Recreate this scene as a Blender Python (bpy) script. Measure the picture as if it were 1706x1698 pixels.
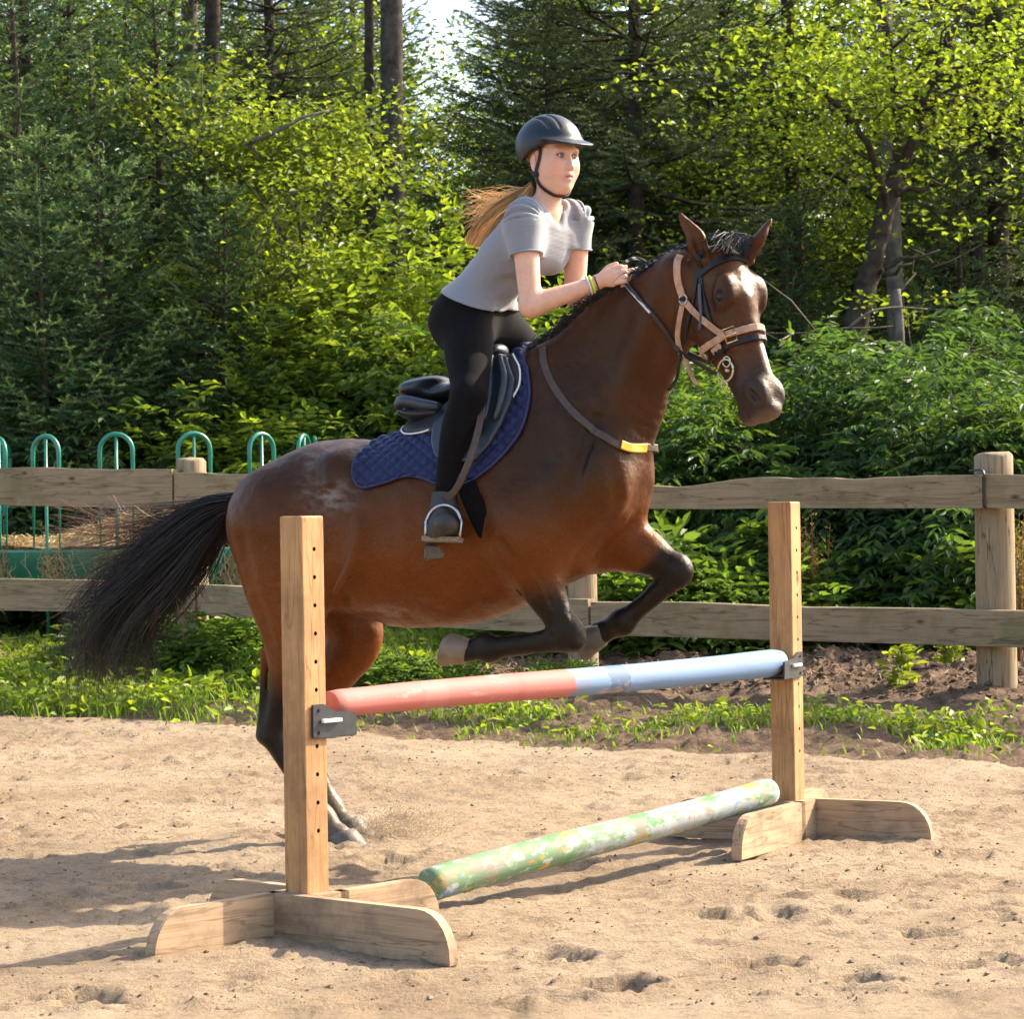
import bpy, bmesh, math, random
import numpy as np
from mathutils import Matrix, Vector
for _o in list(bpy.data.objects): bpy.data.objects.remove(_o)
scene = bpy.context.scene
COL = scene.collection
# ------------------------------------------------------------------ camera
FPX = 4500.0                                   # focal length in photo pixels (photo 1706 x 1698)
CAMP = np.array([0.0, 0.0, 1.15])
_t, _r = math.atan(21 / FPX), math.radians(0.9)  # slight upward tilt, slight roll
CF = np.array([0, math.cos(_t), math.sin(_t)]); _u = np.array([0, -math.sin(_t), math.cos(_t)])
CR = math.cos(_r) * np.array([1.0, 0, 0]) - math.sin(_r) * _u
CU = math.sin(_r) * np.array([1.0, 0, 0]) + math.cos(_r) * _u
cam_d = bpy.data.cameras.new('camera'); cam = bpy.data.objects.new('camera', cam_d); COL.objects.link(cam)
cam_d.sensor_width = 36; cam_d.sensor_fit = 'HORIZONTAL'; cam_d.lens = 36 * FPX / 1706
cam_d.clip_start = 0.1; cam_d.clip_end = 2000
cam_d.dof.use_dof = True; cam_d.dof.focus_distance = 8.9; cam_d.dof.aperture_fstop = 14.0
cam.matrix_world = Matrix(((CR[0], CU[0], -CF[0], CAMP[0]), (CR[1], CU[1], -CF[1], CAMP[1]), (CR[2], CU[2], -CF[2], CAMP[2]), (0, 0, 0, 1)))
scene.camera = cam
# ------------------------------------------------------------------ daylight
SUN_EL, SUN_TO = 38.0, np.array([0.88, 0.47])   # elevation, horizontal direction towards the sun
SUN_STRENGTH, SKY_STRENGTH, EXPOSURE = 4.0, 0.15, 1.68
world = bpy.data.worlds.new('World'); scene.world = world; world.use_nodes = True
_n = world.node_tree.nodes; _bg = _n['Background']
_sky = _n.new('ShaderNodeTexSky'); _sky.sky_type = 'NISHITA'; _sky.sun_disc = False
_sky.sun_elevation = math.radians(SUN_EL); _sky.sun_rotation = math.atan2(SUN_TO[0], SUN_TO[1])
_sky.dust_density = 3.2; _sky.ozone_density = 0.6; _sky.air_density = 1.0
world.node_tree.links.new(_sky.outputs[0], _bg.inputs[0]); _bg.inputs[1].default_value = SKY_STRENGTH
_sd = bpy.data.lights.new('sun', 'SUN'); sun = bpy.data.objects.new('sun', _sd); COL.objects.link(sun)
_sd.energy = SUN_STRENGTH; _sd.angle = math.radians(0.55); _sd.color = (1.0, 0.885, 0.70)
_ce = math.cos(math.radians(SUN_EL)); _h = SUN_TO / np.linalg.norm(SUN_TO)
sun.rotation_euler = Vector((_h[0] * _ce, _h[1] * _ce, math.sin(math.radians(SUN_EL)))).to_track_quat('Z', 'Y').to_euler()
vs = scene.view_settings; vs.view_transform = 'Standard'; vs.look = 'None'; vs.gamma = 1; vs.use_curve_mapping = False
vs.exposure = EXPOSURE
scene.render.engine = 'CYCLES'
scene.cycles.max_bounces = 8; scene.cycles.transparent_max_bounces = 8

# ------------------------------------------------------------------ helpers: pixels -> rays, meshes, things
def ray(px, py): return CF + (px - 853) / FPX * CR + (849 - py) / FPX * CU
def at(px, py, Y): d = ray(px, py); return CAMP + d * (Y / d[1])
def ground_at(px, py, z=0.0): d = ray(px, py); return CAMP + d * ((z - CAMP[2]) / d[2])
def unit(v): v = np.asarray(v, float); return v / (np.linalg.norm(v) + 1e-12)

def mesh_np(name, V, faces, mats=(), col=None, smooth=True, midx=None):
    """V (n,3); faces: list of int arrays (m,k)."""
    me = bpy.data.meshes.new(name)
    V = np.ascontiguousarray(V, np.float32)
    faces = [np.asarray(f, np.int32) for f in faces if len(f)]
    me.vertices.add(len(V)); me.vertices.foreach_set('co', V.ravel())
    nl = sum(f.size for f in faces); npoly = sum(len(f) for f in faces)
    me.loops.add(nl); me.polygons.add(npoly)
    me.loops.foreach_set('vertex_index', np.concatenate([f.ravel() for f in faces]))
    tot = np.concatenate([np.full(len(f), f.shape[1], np.int32) for f in faces])
    st = np.concatenate([[0], np.cumsum(tot)[:-1]]).astype(np.int32)
    me.polygons.foreach_set('loop_start', st)
    me.polygons.foreach_set('use_smooth', np.full(npoly, smooth, bool))
    for m in mats: me.materials.append(m)
    if midx is not None: me.polygons.foreach_set('material_index', np.asarray(midx, np.int32))
    me.update(calc_edges=True)
    if col is not None:
        ca = me.color_attributes.new('Col', 'FLOAT_COLOR', 'POINT')
        c = np.ones((len(V), 4), np.float32); c[:, :3] = col
        ca.data.foreach_set('color', c.ravel())
    return me
def add(name, me, parent=None, loc=None, rot=None, mat4=None):
    o = bpy.data.objects.new(name, me); COL.objects.link(o)
    if parent is not None: o.parent = parent
    if loc is not None: o.location = loc
    if rot is not None: o.rotation_euler = rot
    if mat4 is not None: o.matrix_local = mat4
    return o
def tag(o, label=None, cat=None, group=None, kind=None):
    if label: o['label'] = label
    if cat: o['category'] = cat
    if group: o['group'] = group
    if kind: o['kind'] = kind
    return o
def thing(name, label, cat, loc=(0, 0, 0), rotz=0.0, group=None):
    o = add(name, None, None, loc, (0, 0, rotz)); o.empty_display_size = 0.1
    return tag(o, label, cat, group)
class MB:
    """collects geometry for ONE mesh"""
    def __init__(s): s.V = []; s.F = {}; s.C = []; s.n = 0
    def add(s, V, F, col=None):
        V = np.asarray(V, np.float32).reshape(-1, 3)
        for f in (F if isinstance(F, list) else [F]):
            f = np.asarray(f, np.int32)
            if len(f): s.F.setdefault(f.shape[1], []).append(f + s.n)
        s.V.append(V); s.n += len(V)
        c = np.empty((len(V), 3), np.float32); c[:] = (1, 1, 1) if col is None else col
        s.C.append(c)
    def mesh(s, name, mats, smooth=True):
        return mesh_np(name, np.concatenate(s.V), [np.concatenate(v) for v in s.F.values()], mats, np.concatenate(s.C), smooth)
def frames(P):
    P = np.asarray(P, float); T = np.gradient(P, axis=0); T /= np.linalg.norm(T, axis=1)[:, None] + 1e-12
    ref = np.array([0, 0, 1.0]) if abs(T[:, 2]).mean() < 0.8 else np.array([1.0, 0, 0])
    A = np.cross(T, ref); A /= np.linalg.norm(A, axis=1)[:, None] + 1e-12
    return T, A, np.cross(A, T)
def tube(P, R, sides=8, cap=True):
    P = np.asarray(P, float); n = len(P); R = np.broadcast_to(np.asarray(R, float), (n,))
    T, A, B = frames(P); a = np.arange(sides) * 2 * np.pi / sides
    V = P[:, None] + R[:, None, None] * (np.cos(a)[None, :, None] * A[:, None] + np.sin(a)[None, :, None] * B[:, None])
    i = np.arange(n - 1)[:, None] * sides; j = np.arange(sides)[None]; k = (j + 1) % sides
    F = np.stack([i + j, i + k, i + sides + k, i + sides + j], -1).reshape(-1, 4)
    V = V.reshape(-1, 3); Fs = [F]
    if cap:
        V = np.concatenate([V, P[:1], P[-1:]]); j = j[0]; k = k[0]
        Fs.append(np.concatenate([np.stack([np.full(sides, n * sides), k, j], -1), np.stack([np.full(sides, n * sides + 1), (n - 1) * sides + j, (n - 1) * sides + k], -1)]))
    return V, Fs
def strands(P, R, sides=3):
    """P (s,n,3) strand points, R (s,n) radii -> one triangular tube per strand"""
    s, n, _ = P.shape
    T = np.gradient(P, axis=1); T /= np.linalg.norm(T, axis=2)[..., None] + 1e-9
    ref = np.array([0.31, 0.77, 0.2]); A = np.cross(T, ref); A /= np.linalg.norm(A, axis=2)[..., None] + 1e-9
    B = np.cross(A, T); a = np.arange(sides) * 2 * np.pi / sides
    V = P[:, :, None] + R[:, :, None, None] * (np.cos(a)[:, None] * A[:, :, None] + np.sin(a)[:, None] * B[:, :, None])
    base = (np.arange(s) * n * sides)[:, None, None]; i = (np.arange(n - 1) * sides)[None, :, None]; j = np.arange(sides)[None, None]; k = (j + 1) % sides
    F = np.stack([base + i + j, base + i + k, base + i + sides + k, base + i + sides + j], -1).reshape(-1, 4)
    return V.reshape(-1, 3), [F]
def spline(P, n):
    """Catmull-Rom through control points, n samples"""
    P = np.asarray(P, float)
    if len(P) == 2: return P[0] + (P[1] - P[0]) * np.linspace(0, 1, n)[:, None]
    Q = np.concatenate([[2 * P[0] - P[1]], P, [2 * P[-1] - P[-2]]]); u = np.linspace(0, len(P) - 1 - 1e-9, n); i = u.astype(int); t = (u - i)[:, None]
    a, b, c, d = Q[i], Q[i + 1], Q[i + 2], Q[i + 3]
    return 0.5 * (2 * b + (c - a) * t + (2 * a - 5 * b + 4 * c - d) * t ** 2 + (3 * b - a - 3 * c + d) * t ** 3)
def strap(P, N, width, thick):
    """flat band along P with outward normals N"""
    P = np.asarray(P, float); N = np.asarray(N, float); n = len(P)
    T = np.gradient(P, axis=0); S = np.cross(T, N); S /= np.linalg.norm(S, axis=1)[:, None] + 1e-9; w = width / 2
    prof = [(-w, 0), (-w, thick * .6), (-w * .8, thick), (w * .8, thick), (w, thick * .6), (w, 0)]
    V = np.stack([P + S * a + N * b for a, b in prof], 1); m = len(prof)
    i = np.arange(n - 1)[:, None] * m; j = np.arange(m)[None]; k = (j + 1) % m
    F = np.stack([i + j, i + k, i + m + k, i + m + j], -1).reshape(-1, 4)
    caps = np.array([list(range(m))[::-1], [(n - 1) * m + q for q in range(m)]])
    return V.reshape(-1, 3), [F, caps]
def box_mesh(name, size, mat, bevel=0.004, segs=2, centre=(0, 0, 0), smooth=False):
    bm = bmesh.new(); bmesh.ops.create_cube(bm, size=1)
    for v in bm.verts: v.co = Vector([v.co[i] * size[i] + centre[i] for i in range(3)])
    if bevel: bmesh.ops.bevel(bm, geom=bm.edges[:], offset=bevel, segments=segs, affect='EDGES', profile=0.6)
    me = bpy.data.meshes.new(name); bm.to_mesh(me); bm.free(); me.materials.append(mat); return me
def prism_mesh(name, outline, thick, mat, bevel=0.003):
    """outline in (x,z), extruded along y, centred"""
    bm = bmesh.new(); a = [bm.verts.new((x, -thick / 2, z)) for x, z in outline]; f = bm.faces.new(a)
    r = bmesh.ops.extrude_face_region(bm, geom=[f])
    for v in r['geom']:
        if isinstance(v, bmesh.types.BMVert): v.co.y += thick
    bmesh.ops.recalc_face_normals(bm, faces=bm.faces[:])
    if bevel:
        es = [e for e in bm.edges if len(e.link_faces) == 2 and e.calc_face_angle(0) > 0.6]
        bmesh.ops.bevel(bm, geom=es, offset=bevel, segments=2, affect='EDGES')
    me = bpy.data.meshes.new(name); bm.to_mesh(me); bm.free(); me.materials.append(mat); return me
# ------------------------------------------------------------------ noise (numpy)
def vnoise(x, y, seed=0):
    x = np.asarray(x, float); y = np.asarray(y, float)
    T = np.random.RandomState(seed).rand(256, 256); xi = np.floor(x).astype(int); yi = np.floor(y).astype(int)
    fx = x - xi; fy = y - yi; fx = fx * fx * fx * (fx * (fx * 6 - 15) + 10); fy = fy * fy * fy * (fy * (fy * 6 - 15) + 10)
    g = lambda a, b: T[a & 255, b & 255]
    return (g(xi, yi) * (1 - fx) + g(xi + 1, yi) * fx) * (1 - fy) + (g(xi, yi + 1) * (1 - fx) + g(xi + 1, yi + 1) * fx) * fy - 0.5
def fbm(x, y, oct=4, seed=0, gain=0.5):
    s = 0; a = 1.0
    for o in range(oct): s = s + a * vnoise(x * 2 ** o + 17.3 * o, y * 2 ** o - 9.1 * o, seed + o); a *= gain
    return s
def sstep(a, b, x): t = np.clip((x - a) / (b - a), 0, 1); return t * t * (3 - 2 * t)
# ------------------------------------------------------------------ materials
def mat_new(name):
    m = bpy.data.materials.new(name); m.use_nodes = True; nt = m.node_tree
    return m, nt, nt.nodes['Principled BSDF'], (lambda a, b: nt.links.new(a, b))
def N(nt, typ, **kw):
    n = nt.nodes.new(typ)
    for k, v in kw.items():
        if k.startswith('i_'):
            key = k[2:]; n.inputs[int(key) if key.isdigit() else key].default_value = v
        else: setattr(n, k, v)
    return n
def ramp(nt, stops):
    r = nt.nodes.new('ShaderNodeValToRGB'); e = r.color_ramp.elements
    while len(e) < len(stops): e.new(0.5)
    for q, (p, c) in zip(e, stops): q.position = p; q.color = (*c, 1)
    return r
def mixc(nt, mode='MIX'):
    n = nt.nodes.new('ShaderNodeMix'); n.data_type = 'RGBA'; n.blend_type = mode; return n   # factor 0, A 6, B 7 -> output 2
def simple_mat(name, col, rough=0.6, var=0.15, scale=30, bump=0.0, bscale=200, metal=0.0, spec=0.5, attr=False, sheen=0.0, coat=0.0):
    m, nt, b, L = mat_new(name)
    tc = N(nt, 'ShaderNodeTexCoord'); nz = N(nt, 'ShaderNodeTexNoise', i_Scale=scale, i_Detail=6.0); L(tc.outputs['Object'], nz.inputs['Vector'])
    c = np.array(col); r = ramp(nt, [(0.3, tuple(c * (1 - var))), (0.7, tuple(np.minimum(c * (1 + var), 1)))]); L(nz.outputs[0], r.inputs[0]); out = r.outputs[0]
    if attr:
        at_ = N(nt, 'ShaderNodeVertexColor', layer_name='Col'); mx = mixc(nt, 'MULTIPLY'); mx.inputs[0].default_value = 1
        L(out, mx.inputs[6]); L(at_.outputs[0], mx.inputs[7]); out = mx.outputs[2]
    L(out, b.inputs['Base Color']); b.inputs['Roughness'].default_value = rough; b.inputs['Metallic'].default_value = metal
    b.inputs['Specular IOR Level'].default_value = spec; b.inputs['Sheen Weight'].default_value = sheen; b.inputs['Coat Weight'].default_value = coat
    if bump:
        n2 = N(nt, 'ShaderNodeTexNoise', i_Scale=bscale, i_Detail=4.0); L(tc.outputs['Object'], n2.inputs['Vector'])
        bp = N(nt, 'ShaderNodeBump', i_Strength=bump, i_Distance=0.004); L(n2.outputs[0], bp.inputs['Height']); L(bp.outputs[0], b.inputs['Normal'])
    return m
def wood_mat(name, light, dark, grain=1.0, rough=0.7, knots=True, stain=None, axis='X', crack=0.0):
    """grain runs along the object's own X (or Z) axis"""
    m, nt, b, L = mat_new(name)
    tc = N(nt, 'ShaderNodeTexCoord'); oi = N(nt, 'ShaderNodeObjectInfo')
    off = N(nt, 'ShaderNodeVectorMath', operation='SCALE'); off.inputs['Scale'].default_value = 37.0
    cmb = N(nt, 'ShaderNodeCombineXYZ'); [L(oi.outputs['Random'], cmb.inputs[i]) for i in range(3)]; L(cmb.outputs[0], off.inputs[0])
    ad = N(nt, 'ShaderNodeVectorMath', operation='ADD'); L(tc.outputs['Object'], ad.inputs[0]); L(off.outputs[0], ad.inputs[1])
    mp = N(nt, 'ShaderNodeMapping'); s = (1.2, 16, 16) if axis == 'X' else (16, 16, 1.2); mp.inputs['Scale'].default_value = s; L(ad.outputs[0], mp.inputs[0])
    dis = N(nt, 'ShaderNodeTexNoise', i_Scale=1.1, i_Detail=3.0); L(mp.outputs[0], dis.inputs['Vector'])
    wv = N(nt, 'ShaderNodeTexNoise', i_Scale=2.2 * grain, i_Detail=8.0, i_Roughness=0.62, i_Distortion=0.8); L(mp.outputs[0], wv.inputs['Vector'])
    mp2 = N(nt, 'ShaderNodeMapping'); s2 = (2.5, 120, 120) if axis == 'X' else (120, 120, 2.5); mp2.inputs['Scale'].default_value = s2; L(ad.outputs[0], mp2.inputs[0])
    fine = N(nt, 'ShaderNodeTexNoise', i_Scale=1.5, i_Detail=5.0); L(mp2.outputs[0], fine.inputs['Vector'])
    sm = N(nt, 'ShaderNodeMath', operation='MULTIPLY_ADD', i_1=0.55); L(fine.outputs[0], sm.inputs[0]); L(wv.outputs[0], sm.inputs[2])
    mid = tuple(0.45 * np.array(light) + 0.55 * np.array(dark))
    r = ramp(nt, [(0.42, dark), (0.62, mid), (0.78, light), (0.98, tuple(np.array(light) * 1.06))]); L(sm.outputs[0], r.inputs[0]); out = r.outputs[0]
    if knots:
        vo = N(nt, 'ShaderNodeTexVoronoi', i_Scale=3.2); mk = N(nt, 'ShaderNodeMapping'); mk.inputs['Scale'].default_value = (1, 2.1, 2.1) if axis == 'X' else (2.1, 2.1, 1); L(ad.outputs[0], mk.inputs[0]); L(mk.outputs[0], vo.inputs['Vector'])
        kr = ramp(nt, [(0.03, (1, 1, 1)), (0.11, (0, 0, 0))]); L(vo.outputs['Distance'], kr.inputs[0])
        mx = mixc(nt); L(kr.outputs[0], mx.inputs[0]); L(out, mx.inputs[6]); mx.inputs[7].default_value = (*(np.array(dark) * 0.45), 1); out = mx.outputs[2]
    if stain is not None:
        sn = N(nt, 'ShaderNodeTexNoise', i_Scale=4.0, i_Detail=5.0, i_Roughness=0.7); L(ad.outputs[0], sn.inputs['Vector'])
        sr = ramp(nt, [(0.47, (0, 0, 0)), (0.68, (0.8, 0.8, 0.8))]); L(sn.outputs[0], sr.inputs[0])
        mx = mixc(nt); L(sr.outputs[0], mx.inputs[0]); L(out, mx.inputs[6]); mx.inputs[7].default_value = (*stain, 1); out = mx.outputs[2]
    if crack:
        mp3 = N(nt, 'ShaderNodeMapping'); mp3.inputs['Scale'].default_value = (0.9, 11, 11) if axis == 'X' else (11, 11, 0.9); L(ad.outputs[0], mp3.inputs[0])
        cn = N(nt, 'ShaderNodeTexNoise', i_Scale=1.6, i_Detail=3.0); L(mp3.outputs[0], cn.inputs['Vector'])
        cr = ramp(nt, [(0.485, (0, 0, 0)), (0.5, (1, 1, 1)), (0.515, (0, 0, 0))]); L(cn.outputs[0], cr.inputs[0])
        ml = N(nt, 'ShaderNodeMath', operation='MULTIPLY', i_1=crack); L(cr.outputs[0], ml.inputs[0])
        mx = mixc(nt); L(ml.outputs[0], mx.inputs[0]); L(out, mx.inputs[6]); mx.inputs[7].default_value = (*(np.array(dark) * 0.25), 1); out = mx.outputs[2]
    L(out, b.inputs['Base Color']); b.inputs['Roughness'].default_value = rough; b.inputs['Specular IOR Level'].default_value = 0.3
    bp = N(nt, 'ShaderNodeBump', i_Strength=0.35, i_Distance=0.003); L(sm.outputs[0], bp.inputs['Height']); L(bp.outputs[0], b.inputs['Normal'])
    return m
def leaf_mat(name, trans=0.42, rough=0.5, tint=(1.25, 1.3, 0.45)):
    """pigment from the Col attribute; light passes through the blades"""
    m, nt, b, L = mat_new(name)
    at_ = N(nt, 'ShaderNodeVertexColor', layer_name='Col'); L(at_.outputs[0], b.inputs['Base Color'])
    b.inputs['Roughness'].default_value = rough; b.inputs['Specular IOR Level'].default_value = 0.25
    mx = mixc(nt, 'MULTIPLY'); mx.inputs[0].default_value = 1; mx.clamp_result = False; L(at_.outputs[0], mx.inputs[6]); mx.inputs[7].default_value = (*tint, 1)
    tr = N(nt, 'ShaderNodeBsdfTranslucent'); L(mx.outputs[2], tr.inputs[0])
    ms = N(nt, 'ShaderNodeMixShader', i_0=trans); L(b.outputs[0], ms.inputs[1]); L(tr.outputs[0], ms.inputs[2])
    L(ms.outputs[0], nt.nodes['Material Output'].inputs[0]); return m
# ================================================================== SETTING: ground
FA, FB = np.array([-3.07, 16.2]), np.array([2.46, 13.0])       # fence line
FD = unit(FB - FA); FN = np.array([FD[1], -FD[0]])             # FN points from the fence to the camera side
if FN[1] > 0: FN = -FN
def fence_d(x, y): return (x - FA[0]) * FN[0] + (y - FA[1]) * FN[1]
def fence_s(x, y): return (x - FA[0]) * FD[0] + (y - FA[1]) * FD[1]
def verge_edge(x, y):                                          # width of the grass verge in front of the fence
    s = fence_s(x, y); return 1.25 + 0.11 * s + 0.22 * fbm(s * 1.3, s * 0 + 3, 3, 77)
def base_h(x, y):
    d = fence_d(x, y); u = np.clip((5.5 - d) / 5.5, 0, 1.0); h = 0.3 * u * u
    return h + np.clip(-d, 0, 12) * 0.035
_rs = np.random.RandomState(5)
PRINTS = []                                                     # hoof prints trodden in the sand
for i in range(620):
    PRINTS.append((_rs.uniform(-3.0, 3.2), 6.3 + 6.2 * _rs.rand() ** 1.3, _rs.uniform(.035, .095), _rs.uniform(.003, .013), _rs.uniform(0, 6.28)))
for px, py, r, d in ((1010, 1640, .13, .05), (930, 1590, .10, .04), (1290, 1525, .13, .04), (1280, 1610, .10, .045), (1450, 1640, .08, .04), (1200, 1525, .1, .03), (150, 1665, .12, .05), (1550, 1560, .1, .03),
                     (1640, 1600, .1, .035), (1420, 1500, .1, .025), (640, 1440, .11, .03), (240, 1480, .13, .035), (360, 1450, .1, .03), (860, 1690, .12, .04), (1600, 1440, .1, .03), (1030, 1290, .12, .03), (500, 1180, .12, .03)):
    g = ground_at(px, py); PRINTS.append((g[0], g[1], r, d, _rs.uniform(0, 6.28)))
def sand_h(x, y):
    h = base_h(x, y)
    h = h + 0.030 * fbm(x * 0.9, y * 0.9, 2, 3) + 0.013 * fbm(x * 3.2, y * 3.2, 3, 11) + 0.010 * fbm(x * 11, y * 11, 3, 21) + 0.011 * np.abs(fbm(x * 26, y * 26, 3, 23, .6))
    t = vnoise(x * 1.7, y * 1.7, 31); h = h + 0.026 * sstep(-0.05, 0.30, t) * np.abs(fbm(x * 17, y * 17, 3, 41))
    return h
def make_ground():
    xs = np.concatenate([[-160, -90, -50, -28, -16, -10, -7, -5.5, -4.9], np.arange(-4.5, 4.5, 0.021), [4.6, 5.2, 6, 8, 12, 20, 40, 80, 160]])
    ys = np.concatenate([[-40, -15, -4, 1, 3.5, 5, 5.8, 6.2], np.arange(6.4, 10, 0.0165), np.arange(10, 14, 0.022), np.arange(14, 19, 0.045), [19.3, 20, 21, 23, 26, 30, 36, 45, 60, 90, 140, 220, 400]])
    X, Y = np.meshgrid(xs, ys); fine = (sstep(5.0, 4.4, np.abs(X)) * sstep(6.0, 6.5, Y) * sstep(19.5, 18.8, Y))
    D = fence_d(X, Y); E = verge_edge(X, Y)
    Z = base_h(X, Y) * sstep(60, 20, np.abs(X))
    sand = sand_h(X, Y) - base_h(X, Y)
    for (a, b, r, dep, an) in PRINTS:
        i0, i1 = np.searchsorted(ys, [b - 2.4 * r, b + 2.4 * r]); j0, j1 = np.searchsorted(xs, [a - 2.4 * r, a + 2.4 * r])
        if i1 <= i0 or j1 <= j0: continue
        dx = X[i0:i1, j0:j1] - a; dy = Y[i0:i1, j0:j1] - b; c, s = math.cos(an), math.sin(an)
        q = np.sqrt(((c * dx + s * dy) / r) ** 2 + ((-s * dx + c * dy) / (r * .78)) ** 2) + 0.75 * vnoise(dx / r * 2.4 + a * 9, dy / r * 2.4 + b * 9, 51) + .3 * vnoise(dx / r * 6 + a * 9, dy / r * 6 + b * 9, 52)
        dep = dep * (.62 if dep > .022 else 1.0); sand[i0:i1, j0:j1] += -dep * sstep(1.05, 0.72, q) + 0.45 * dep * np.exp(-((q - 1.25) / 0.28) ** 2)
    rough = 0.06 * fbm(X * 2.2, Y * 2.2, 3, 61) + 0.10 * sstep(0.15, -0.4, D) * np.abs(fbm(X * 7, Y * 7, 3, 71)) + 0.03 * fbm(X * 22, Y * 22, 2, 81)
    k = sstep(E + 0.15, E - 0.15, D)                            # 0 on the sand, 1 on verge and soil
    Z = Z + fine * (sand * (1 - k) + rough * k)
    V = np.stack([X, Y, Z], -1).reshape(-1, 3); ny, nx = X.shape
    i = np.arange(ny - 1)[:, None] * nx; j = np.arange(nx - 1)[None]
    F = np.stack([i + j, i + j + 1, i + nx + j + 1, i + nx + j], -1)
    cD = (D[:-1, :-1] + D[1:, 1:]) / 2; cE = (E[:-1, :-1] + E[1:, 1:]) / 2; wob = 0.12 * fbm(X[:-1, :-1] * 5, Y[:-1, :-1] * 5, 3, 91)
    zone = np.where(cD + wob > cE, 0, np.where(cD > -7, 1, 2))
    hgt = (V[:, 2].reshape(ny, nx))
    return V, F.reshape(-1, 4), zone.ravel()
def sand_material():
    m, nt, b, L = mat_new('sand')
    tc = N(nt, 'ShaderNodeTexCoord')
    n1 = N(nt, 'ShaderNodeTexNoise', i_Scale=1.3, i_Detail=6.0, i_Roughness=0.6); n2 = N(nt, 'ShaderNodeTexNoise', i_Scale=22.0, i_Detail=6.0, i_Roughness=0.7); n3 = N(nt, 'ShaderNodeTexNoise', i_Scale=260.0, i_Detail=3.0)
    for n in (n1, n2, n3): L(tc.outputs['Object'], n.inputs['Vector'])
    r1 = ramp(nt, [(0.32, (0.250, 0.176, 0.110)), (0.5, (0.328, 0.240, 0.155)), (0.7, (0.395, 0.300, 0.202))]); L(n1.outputs[0], r1.inputs[0])
    r2 = ramp(nt, [(0.30, (0.60, 0.57, 0.53)), (0.5, (1, 1, 1)), (0.75, (1.06, 1.05, 1.04))]); L(n2.outputs[0], r2.inputs[0])
    mx = mixc(nt, 'MULTIPLY'); mx.inputs[0].default_value = 1; L(r1.outputs[0], mx.inputs[6]); L(r2.outputs[0], mx.inputs[7])
    r3 = ramp(nt, [(0.3, (0.72, 0.7, 0.68)), (0.5, (1, 1, 1)), (0.72, (1.12, 1.12, 1.12))]); L(n3.outputs[0], r3.inputs[0])
    my = mixc(nt, 'MULTIPLY'); my.inputs[0].default_value = 1; L(mx.outputs[2], my.inputs[6]); L(r3.outputs[0], my.inputs[7])
    vo = N(nt, 'ShaderNodeTexVoronoi', i_Scale=62.0); L(tc.outputs['Object'], vo.inputs['Vector'])
    vr = ramp(nt, [(0.05, (1, 1, 1)), (0.13, (0, 0, 0))]); L(vo.outputs['Distance'], vr.inputs[0])
    n4 = N(nt, 'ShaderNodeTexNoise', i_Scale=3.0, i_Detail=3.0); L(tc.outputs['Object'], n4.inputs['Vector'])
    nr = ramp(nt, [(0.42, (0, 0, 0)), (0.6, (0.9, 0.9, 0.9))]); L(n4.outputs[0], nr.inputs[0])
    mm = N(nt, 'ShaderNodeMath', operation='MULTIPLY'); L(vr.outputs[0], mm.inputs[0]); L(nr.outputs[0], mm.inputs[1])
    mz = mixc(nt); L(mm.outputs[0], mz.inputs[0]); L(my.outputs[2], mz.inputs[6]); mz.inputs[7].default_value = (0.10, 0.075, 0.055, 1)
    L(mz.outputs[2], b.inputs['Base Color']); b.inputs['Roughness'].default_value = 0.95; b.inputs['Specular IOR Level'].default_value = 0.15
    n5 = N(nt, 'ShaderNodeTexNoise', i_Scale=75.0, i_Detail=8.0, i_Roughness=0.72); L(tc.outputs['Object'], n5.inputs['Vector'])
    bp = N(nt, 'ShaderNodeBump', i_Strength=1.0, i_Distance=0.018); L(n5.outputs[0], bp.inputs['Height']); L(bp.outputs[0], b.inputs['Normal'])
    return m
def soil_material(name, a, c):
    m, nt, b, L = mat_new(name); tc = N(nt, 'ShaderNodeTexCoord')
    n1 = N(nt, 'ShaderNodeTexNoise', i_Scale=9.0, i_Detail=9.0, i_Roughness=0.72); L(tc.outputs['Object'], n1.inputs['Vector'])
    r = ramp(nt, [(0.34, a), (0.55, tuple((np.array(a) + np.array(c)) / 2)), (0.74, c)]); L(n1.outputs[0], r.inputs[0]); L(r.outputs[0], b.inputs['Base Color'])
    b.inputs['Roughness'].default_value = 0.95; b.inputs['Specular IOR Level'].default_value = 0.15
    n2 = N(nt, 'ShaderNodeTexNoise', i_Scale=40.0, i_Detail=8.0, i_Roughness=0.7); L(tc.outputs['Object'], n2.inputs['Vector'])
    bp = N(nt, 'ShaderNodeBump', i_Strength=0.9, i_Distance=0.03); L(n2.outputs[0], bp.inputs['Height']); L(bp.outputs[0], b.inputs['Normal'])
    return m
GV, GF, GZ = make_ground()
SAND_M = sand_material(); SOIL_M = soil_material('soil', (0.07, 0.045, 0.029), (0.25, 0.165, 0.105)); FLOOR_M = soil_material('forest_soil', (0.02, 0.02, 0.012), (0.07, 0.06, 0.03))
for _zi, (_nm, _m) in enumerate((('sand_arena', SAND_M), ('soil_verge', SOIL_M), ('forest_floor', FLOOR_M))):
    _f = GF[GZ == _zi]; _ids, _inv = np.unique(_f, return_inverse=True)
    tag(add(_nm, mesh_np(_nm, GV[_ids], [_inv.reshape(-1, 4)], [_m])), kind='structure')
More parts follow.
